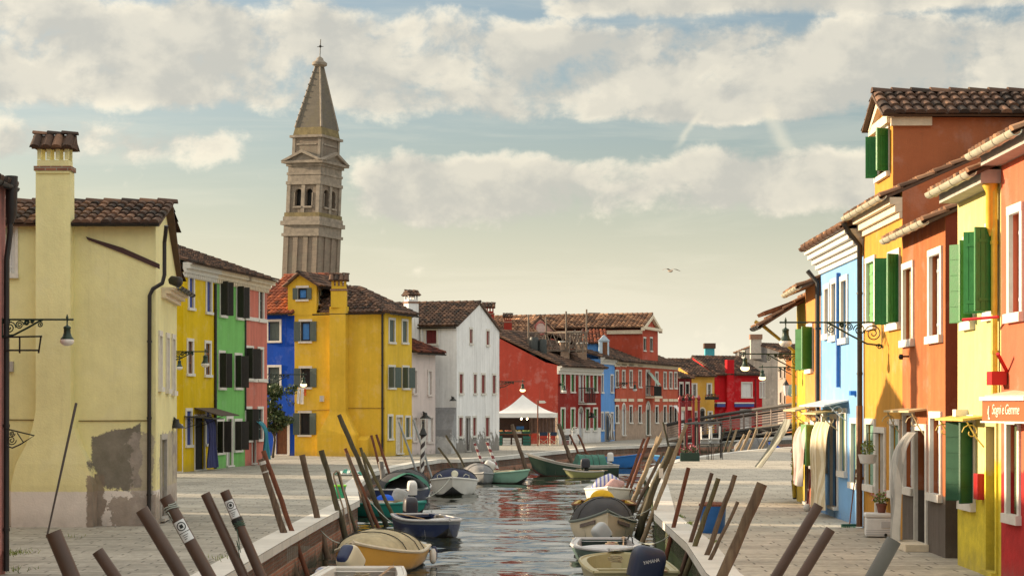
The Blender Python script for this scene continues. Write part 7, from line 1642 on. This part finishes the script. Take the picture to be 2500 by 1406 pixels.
def crate(label, x, y_, w, d, h, z, mat, fill=None, group='crates at the market stall'):
    q = Vector((x, y_, z)); t = thing('fruit_crate', label, 'crate', q, group); m = MB()
    for zz in range(3): 
        a = z + h * zz / 3 + .01; hh = h / 3 - .025
        for (ox, oy, ux, uy) in ((-w / 2, -d / 2, w, .02), (-w / 2, d / 2 - .02, w, .02), (-w / 2, -d / 2 + .02, .02, d - .04), (w / 2 - .02, -d / 2 + .02, .02, d - .04)): m.box((x + ox, y_ + oy, a), (ux, 0, 0), (0, uy, 0), (0, 0, hh))
    m.cbox((x, y_, z + .01), w - .05, d - .05, .02); m.build('crate_body', mat, t)
    if fill:
        m = MB()
        for i in range(26): m.ell((x + rnd.uniform(-.42, .42) * w, y_ + rnd.uniform(-.42, .42) * d, z + h * .85 + rnd.uniform(0, .05)), .055, .055, .05, 7, 4, tint=rnd.random())
        m.build('produce', leafmat('produce ' + label[:12], *fill), t, smooth=True)
fills = (((.5, .16, .03), (.55, .3, .06)), ((.40, .05, .03), (.5, .2, .1)), ((.10, .25, .04), (.35, .42, .12)), ((.45, .38, .1), (.5, .45, .2)))
for i, (lb, fi) in enumerate((('crate of oranges at the left end of the market table', 0), ('crate of reddish fruit on the market table, second from the left', 1), ('crate of yellow fruit in the middle of the market table', 3), ('crate of lettuce on the market table right of the middle', 2))):
    crate(lb, tx0 + .35 + i * .58, Yt + .55, .52, .5, .16, .772, GCR if i != 2 else WCR, fills[fi])
crate('bright blue crate raised at the back of the market table', xat(1270, Yt + 1.2), Yt + 1.1, .5, .35, .20, 1.05, BCR)
for i, (lb, x, mt_) in enumerate((('green crate stacked under the left end of the table', 1217, GCR), ('white crate under the table, left of the larger white box', 1237, WCR), ('large white box on the paving under the table', 1262, WCR), ('green slatted crate at the right end below the table', 1286, GCR))):
    crate(lb, xat(x, Yt), Yt + .05, .5 if i != 2 else .62, .35, .62 if i in (0, 3) else .5, .004, mt_)
crate('black crate standing by the red house front', xat(1380, 124.3), 123.6, .5, .4, .32, .32, IRON); crate('red crate below the black one by the red house front', xat(1380, 124.3), 123.6, .45, .38, .28, .004, SHRED)
def folding_chair(label, x, Y):
    q = Vector((xat(x, Y), Y, 0)); t = thing('folding_chair', label, 'chair', q, 'folding chairs by the market tent'); w, d = .55, .45
    for s in (-1, 1):
        m = MB(); X = q.x + s * w / 2; m.tube([(X, Y - d / 2, 0), (X, Y - d / 2, .62), (X, Y + d / 2, .62)], .016, 5); m.tube([(X, Y + d / 2, 0), (X, Y + d / 2, .86)], .016, 5); m.build('side_frame', ZINC, t)
    m = MB(); m.tube([(q.x - w / 2, Y - d / 2, .02), (q.x + w / 2, Y - d / 2, .42)], .012, 4); m.tube([(q.x + w / 2, Y - d / 2, .02), (q.x - w / 2, Y - d / 2, .42)], .012, 4); m.build('cross_bar', ZINC, t)
    m = MB(); m.cbox((q.x, Y, .43), w - .03, d, .02); m.build('seat', NAVYC, t); m = MB(); m.cbox((q.x, Y + d / 2, .74), w, .02, .24); m.build('backrest', CANV('blue grey chair cloth', (.03, .05, .09)), t)
folding_chair('folding director chair under the tent, the one on the left', 1327, 121.2); folding_chair('folding director chair at the tent corner, right of its twin', 1353, 121.4)
sp = thing('signpost', 'thin brown signpost with a white arrow board beside the market tent', 'sign', (xat(1313, 119), 119, 0))
m = MB(); q = P(1313, 977, 119); m.tube([(q.x, 119, 0), q], .045, 7); m.build('pole', PW2, sp); m = MB(); a = P(1316, 984, 118.92); b = P(1329, 984, 118.92); m.prism([a, b, P(1334, 982, 118.92), P(1330, 979, 118.92), P(1330, 977.5, 118.92), P(1316, 977.5, 118.92)], (0, .03, 0)); m.build('arrow_board', WHITE, sp)
ht = thing('hand_truck', 'white two wheeled hand truck leaning at the red house door', 'hand truck', (xat(1404, 124), 123.8, 0)); m = MB(); qx = xat(1404, 124)
m.tube([(qx - .2, 123.6, .1), (qx - .2, 123.8, 1.0), (qx - .12, 123.82, 1.15), (qx + .12, 123.82, 1.15), (qx + .2, 123.8, 1.0), (qx + .2, 123.6, .1)], .02, 5)
for z in (.35, .7): m.tube([(qx - .2, 123.7, z), (qx + .2, 123.7, z)], .015, 4)
m.box((qx - .22, 123.35, .02), (.44, 0, 0), (0, .25, 0), (0, 0, .015)); m.build('frame', SHWHITE, ht)
for s in (-1, 1): m = MB(); m.lathe((qx + s * .26, 123.75, .12), [(.11, -.03), (.12, 0), (.11, .03)], 14, axis=(1, 0, 0)); m.build('wheel', IRON, ht)

# ============================================================ SMALL THINGS
bn = thing('waste_bin', 'blue waste bin with a brown rim among the right bank posts', 'bin', G(1740, 1300)); q = G(1740, 1300)
m = MB(); m.lathe(q, [(.23, .0), (.245, .02), (.275, .52), (.28, .56), (.26, .56), (.255, .5)], 22); m.build('bin_body', simple('blue bin plastic', (.008, .10, .34), .4, bump=.03), bn, smooth=True)
m = MB(); m.lathe(q + Vector((0, 0, .555)), [(.285, 0), (.29, .03), (.22, .07), (.02, .085)], 22); m.build('bin_lid', PW2, bn, smooth=True)
br = thing('broom', 'broom with a green brush leaning on the copper downpipe', 'broom', G(2080, 1290)); a, b = G(2080, 1287) + Vector((-.05, 0, .08)), f4.pt(.0, zat(1145, 39.2), .16)
m = MB(); m.tube([a, b], .013, 6); m.build('handle', BROWNW, br); m = MB(); m.cbox(a + Vector((-.02, 0, -.03)), .32, .07, .05, .2); m.build('brush_block', GCR, br)
m = MB()
for i in range(26): p = a + Vector((-.17 + i * .012, rnd.uniform(-.03, .03), -.05)); m.tube([p, p + Vector((rnd.uniform(-.01, .01), rnd.uniform(-.02, .02), -.035))], .006, 4)
m.build('bristle', simple('green bristles', (.01, .30, .12), .7), br)
# cool box with a flower pot on it
cb = thing('cool_box', 'white plastic cool box on the paving before the golden house', 'cool box', G(2150, 1316)); fx = Fac(G(2112, 1305) + Vector((0, 0, 0)), G(2168, 1318)); q = G(2148, 1312); u = Vector((1, -.12, 0)).normalized(); v = Vector((.12, 1, 0))
q0 = q - u * .27; m = MB(); m.box(q0 + Vector((0, 0, .02)), u * .54, v * .42, (0, 0, .37)); m.build('tub', SHWHITE, cb, bevel=.03); m = MB(); m.box(q0 - u * .015 - v * .015 + Vector((0, 0, .395)), u * .57, v * .45, (0, 0, .085)); m.build('lid', SHWHITE, cb, bevel=.025)
m = MB()
for z in (.06, .10, .14): m.box(q0 + Vector((0, 0, z)) - v * .006, u * .54, v * .01, (0, 0, .014))
m.box(q0 + u * .30 + Vector((0, 0, .20)) - v * .018, u * .18, v * .02, (0, 0, .12)); m.build('ribs', LTGREY, cb); m = MB(); m.lathe(q0 + u * .38 + Vector((0, 0, .06)) - v * .03, [(.03, 0), (.03, .03)], 12, axis=(0, -1, 0)); m.build('drain_plug', IRON, cb)
fp = thing('flower_pot', 'terracotta pot of pink flowers standing on the cool box', 'flower pot', q + v * .2 + Vector((.05, 0, .482))); w = q + v * .2 + Vector((.05, 0, .482))
m = MB(); m.lathe(w, [(.07, 0), (.10, .14), (.115, .15), (.115, .185), (.095, .185)], 16); m.build('pot', simple('terracotta', (.17, .06, .04), .8), fp, smooth=True)
m = MB(); leaves(m, w + Vector((0, 0, .28)), .17, .14, .13, 150, .035); m.build('plant_leaves', LEAFL, fp); m = MB(); leaves(m, w + Vector((-.02, 0, .34)), .24, .16, .14, 55, .03); m.build('blossoms', PINKF, fp)
hp = thing('hanging_planter', 'white planter with a yellow green plant hung in the golden house doorway', 'planter', f4.pt(f4.px(2150, 1120)[0], zat(1135, 37), .25)); w = f4.pt(f4.px(2152, 1120)[0], zat(1133, 37), .28)
m = MB(); m.lathe(w, [(.12, 0), (.15, .02), (.19, .17), (.20, .19), (.17, .19)], 18); m.build('pot', SHWHITE, hp, smooth=True); m = MB(); leaves(m, w + Vector((0, 0, .32)), .15, .15, .16, 150, .035); m.build('plant_leaves', LEAFL, hp)
m = MB(); m.tube([f4.pt(f4.px(2152, 1056)[0], zat(1058, 37), .02), w + Vector((0, 0, .62)), w + Vector((0, 0, .2))], .008, 4); m.build('hanger', IRON, hp)
pot = G(1948, 1185); pt_ = thing('flower_stand', 'tall stand of red flowers by the far mustard house corner', 'plants', (xat(1944, 51.5), 51.5, 0)); w = Vector((xat(1944, 51.5), 51.5, 0))
m = MB(); m.lathe(w, [(.10, 0), (.14, .5), (.16, .52), (.12, .52)], 12); m.build('pot', IRON, pt_); m = MB(); leaves(m, w + Vector((0, 0, 1.05)), .16, .16, .6, 260, .05); m.build('plant_leaves', LEAFL, pt_); m = MB(); leaves(m, w + Vector((0, 0, 1.25)), .17, .17, .5, 90, .045); m.build('blossoms', REDF, pt_)
rm = thing('mop', 'red handled mop leaning between the apricot and powder blue houses', 'mop', (f2.pt(f2.L - .25, 0, .25))); a, b = f2.pt(f2.L - .25, .12, .3), f2.pt(f2.L - .1, 1.75, .12); m = MB(); m.tube([a, b], .02, 6); m.build('handle', SHRED, rm); m = MB(); m.ell(a - Vector((0, 0, .02)), .10, .10, .10, 10, 6, z0=-.9); m.build('mop_head', WHITE, rm, smooth=True)
# left bank
lp = thing('leaning_pole', 'thin dark pole leaning up from the paving before the pale yellow house', 'pole', G(114, 1312)); m = MB(); a = G(114, 1312); m.tube([a, a.lerp(P(186, 984, a.y + 1.0), .5), P(186, 984, a.y + 1.0)], [.018, .024, .028], 8); m.build('shaft', simple('dark pole', (.05, .04, .035), .6), lp)
bk = thing('bucket', 'bright green bucket on the left kerb behind the iron hoop', 'bucket', G(829, 1216)); q = G(829, 1216); m = MB(); m.lathe(q, [(.14, 0), (.18, .34), (.16, .34), (.14, .06)], 18); m.build('bucket_body', simple('green bucket plastic', (.02, .32, .16), .4, bump=0), bk, smooth=True); m = MB(); m.lathe(q + Vector((0, 0, .33)), [(.19, 0), (.205, .04), (.19, .05), (.17, .02)], 18); m.build('rim', simple('lime plastic', (.20, .62, .02), .4, bump=0), bk, smooth=True)
tp = thing('tarp', 'crumpled green and white tarp lying on the far left kerb', 'tarp', G(850, 1163)); q = G(852, 1160); m = MB(); vs = []
for i in range(13):
    for j in range(9): vs.append(q + Vector(((i - 6) * .085, (j - 4) * .13, .05 + .16 * max(0, 1 - ((i - 6) / 6) ** 2) * (1 - ((j - 4) / 5) ** 2) + .05 * math.sin(i * 1.9 + j * 1.3))))
m.add(vs, [(i * 9 + j, i * 9 + j + 1, (i + 1) * 9 + j + 1, (i + 1) * 9 + j) for i in range(12) for j in range(8)]); m.build('cloth', stripes('green white cloth', (.05, .30, .22), (.5, .55, .52), 0, 3.5, .6), tp, smooth=True)
# laundry under the yellow house window
f0 = YH.E[0]
for i, (x0, x1, y1, mt_, lb) in enumerate(((730, 736, 985, SHWHITE, 'white cloth drying under the yellow house window, left of two'), (738, 746, 986, SHWHITE, 'longer white cloth drying under the yellow house window, middle one'), (746, 752, 966, simple('orange cloth', (.62, .13, .02), .8), 'small orange cloth drying under the yellow house window'))):
    a, b = f0.px(x0, 950)[0], f0.px(x1, 950)[0]; m = MB(); vs = []; zt_, zb_ = zat(949, f0.o.y), zat(y1, f0.o.y)
    for j in range(7):
        for k in range(5): vs.append(f0.pt(a + (b - a) * (k / 4) + .02 * math.sin(j), zt_ + (zb_ - zt_) * j / 6, .22 + .03 * math.sin(k * 2 + j * .5)))
    m.add(vs, [(j * 5 + k, j * 5 + k + 1, (j + 1) * 5 + k + 1, (j + 1) * 5 + k) for j in range(6) for k in range(4)]); m.build('laundry', mt_, None, lb, 'laundry', 'laundry under the yellow house window', smooth=True, loc=f0.pt(a, zb_, .22))
# shrub tree by the blue house
tr = thing('small_tree', 'small dark leafy tree between the rose house and the blue house', 'tree', (xat(668, 92), 92, 0)); w = Vector((xat(666, 92), 92, 0))
m = MB(); m.tube([w, w + Vector((.1, 0, .9)), w + Vector((.0, 0, 1.9))], [.07, .055, .03], 7)
for q in ((.6, .1, 2.3), (-.4, .2, 2.6), (.3, -.2, 2.9), (-.2, 0, 3.1)): m.tube([w + Vector((.08, 0, 1.0)), w + Vector((q[0] * .5, q[1], 1.6)), w + Vector(q)], [.035, .025, .01], 5)
m.build('trunk', PW4, tr, smooth=True); m = MB()
for _ in range(26): c = w + Vector((rnd.gauss(0, .34), rnd.gauss(0, .3), rnd.uniform(1.4, 3.6))); leaves(m, c, .36, .30, .27, 75, .12)
for q in ((.75, .1, 2.9), (.9, 0, 2.7), (.6, 0, 3.2)): leaves(m, w + Vector(q), .18, .15, .15, 26, .06)
m.build('crown', LEAF, tr)
for i, (x, y, Y) in enumerate(((1679, 974, 159.4), (1738, 972, 162))):
    q = P(x, y, Y); t = thing('flower_box', ('dark flower box below the wine red house windows', 'flower box with red blooms below the amber house window')[i], 'flower box', q); m = MB(); m.cbox(q, 1.2, .3, .25); m.build('box', IRON, t); m = MB(); leaves(m, q + Vector((0, 0, .2)), .62, .2, .22, 140, .08); m.build('plant_leaves', LEAF, t); m = MB(); leaves(m, q + Vector((0, -.05, .22)), .6, .2, .2, 50, .07); m.build('blossoms', REDF, t)
wd = MB()
for cx_, cy_, n in ((22, 1352, 120), (40, 1350, 50), (25, 1392, 40), (545, 1363, 30), (165, 1312, 14)):
    c = G(cx_, cy_)
    for _ in range(n): p = c + Vector((rnd.gauss(0, .16), rnd.gauss(0, .25), 0)); d = Vector((rnd.gauss(0, .03), rnd.gauss(0, .03), rnd.uniform(.02, .09))); wd.add([p - Vector((.007, 0, 0)), p + Vector((.007, 0, 0)), p + d], [(0, 1, 2)], rnd.random())
for _ in range(420):
    t = rnd.random(); a, b = Vector(RQ[2]), Vector(RQ[3]); p = a.lerp(b, t); p = Vector((p.x + .50 + rnd.gauss(0, .03) + .04 * math.sin(t * 40), p.y, 0)) 
    if math.sin(t * 23) > .35: d = Vector((rnd.gauss(0, .03), rnd.gauss(0, .03), rnd.uniform(.01, .05))); wd.add([p - Vector((.012, 0, 0)), p + Vector((.012, 0, 0)), p + d], [(0, 1, 2)], rnd.random())
wd.build('weeds', LEAFL, None, 'weeds growing in the paving joints', None, None, 'stuff')
# gull
gq = P(1637, 662, 105); gl = MB(); s_ = 1.0
prof = [(-.24, .012, 0), (-.15, .05, .0), (0, .075, 0), (.12, .06, .01), (.18, .045, .02), (.22, .04, .022), (.26, .018, .018), (.30, .006, .012)]
gl.tube([gq + Vector((x * -.5, x * .8, z)) for x, r, z in prof], [r for x, r, z in prof], 10)
hd_ = Vector((-.5, .8, 0)).normalized(); lt = Vector((.8, .5, 0)).normalized()
for sd_ in (-1, 1):
    up_ = Vector((0, 0, 1)); st_ = [(0, .10, .03, 0), (.2, .105, .13, .02), (.36, .09, .12, .0), (.55, .055, .05, -.06), (.66, .008, .0, -.10)]; vs = []
    for d, c, z, b in st_: q = gq + lt * sd_ * d + up_ * z + hd_ * b; vs += [q + hd_ * c, q - hd_ * c, q + up_ * .012]
    gl.add(vs, [(3 * i + a, 3 * i + b, 3 * i + 3 + b, 3 * i + 3 + a) for i in range(4) for a, b in ((0, 1), (1, 2), (2, 0))] + [(12, 13, 14)])
gl.build('gull', simple('grey white feathers', (.26, .22, .19), .8, var=.2), None, 'single gull gliding in the open sky over the footbridge', 'bird', smooth=True, loc=gq)

# mooring lines from boats to posts
def line(label, a, b, sag, r=.012, mat=None):
    a, b = Vector(a), Vector(b); m = MB(); n = 14
    m.tube([a.lerp(b, i / n) - Vector((0, 0, sag * 4 * (i / n) * (1 - i / n))) for i in range(n + 1)], r, 5); return m.build('mooring_line', mat or ROPE, None, label, 'rope', 'mooring lines of the boats', smooth=True, loc=a)
DROPE = simple('dark rope', (.10, .085, .06), .9, var=.3)
line('long slack line from the leaning bundle of posts to the dark blue boat', P(895, 1212, 53), P(958, 1276, 50.5), .05)
line('line from the golden boat bow to the grey mottled post', P(862, 1322, 37.3), P(780, 1290, 42.5), .15)
line('line from the white motor boat bow towards the teal boat', P(1100, 1165, 71), P(1040, 1215, 60), .12, .010)
line('line from the cream boat bow to the long pale post', P(1487, 1254, 46.1), P(1600, 1232, 46), .18)
line('line from the grey and green boat to the red brown post', P(1560, 1322, 42), P(1640, 1302, 39.3), .12)
line('dark line from the green work boat stem to the thick post before the tent', P(1290, 1108, 91.5), P(1272, 1100, 94), .08, .014, DROPE)
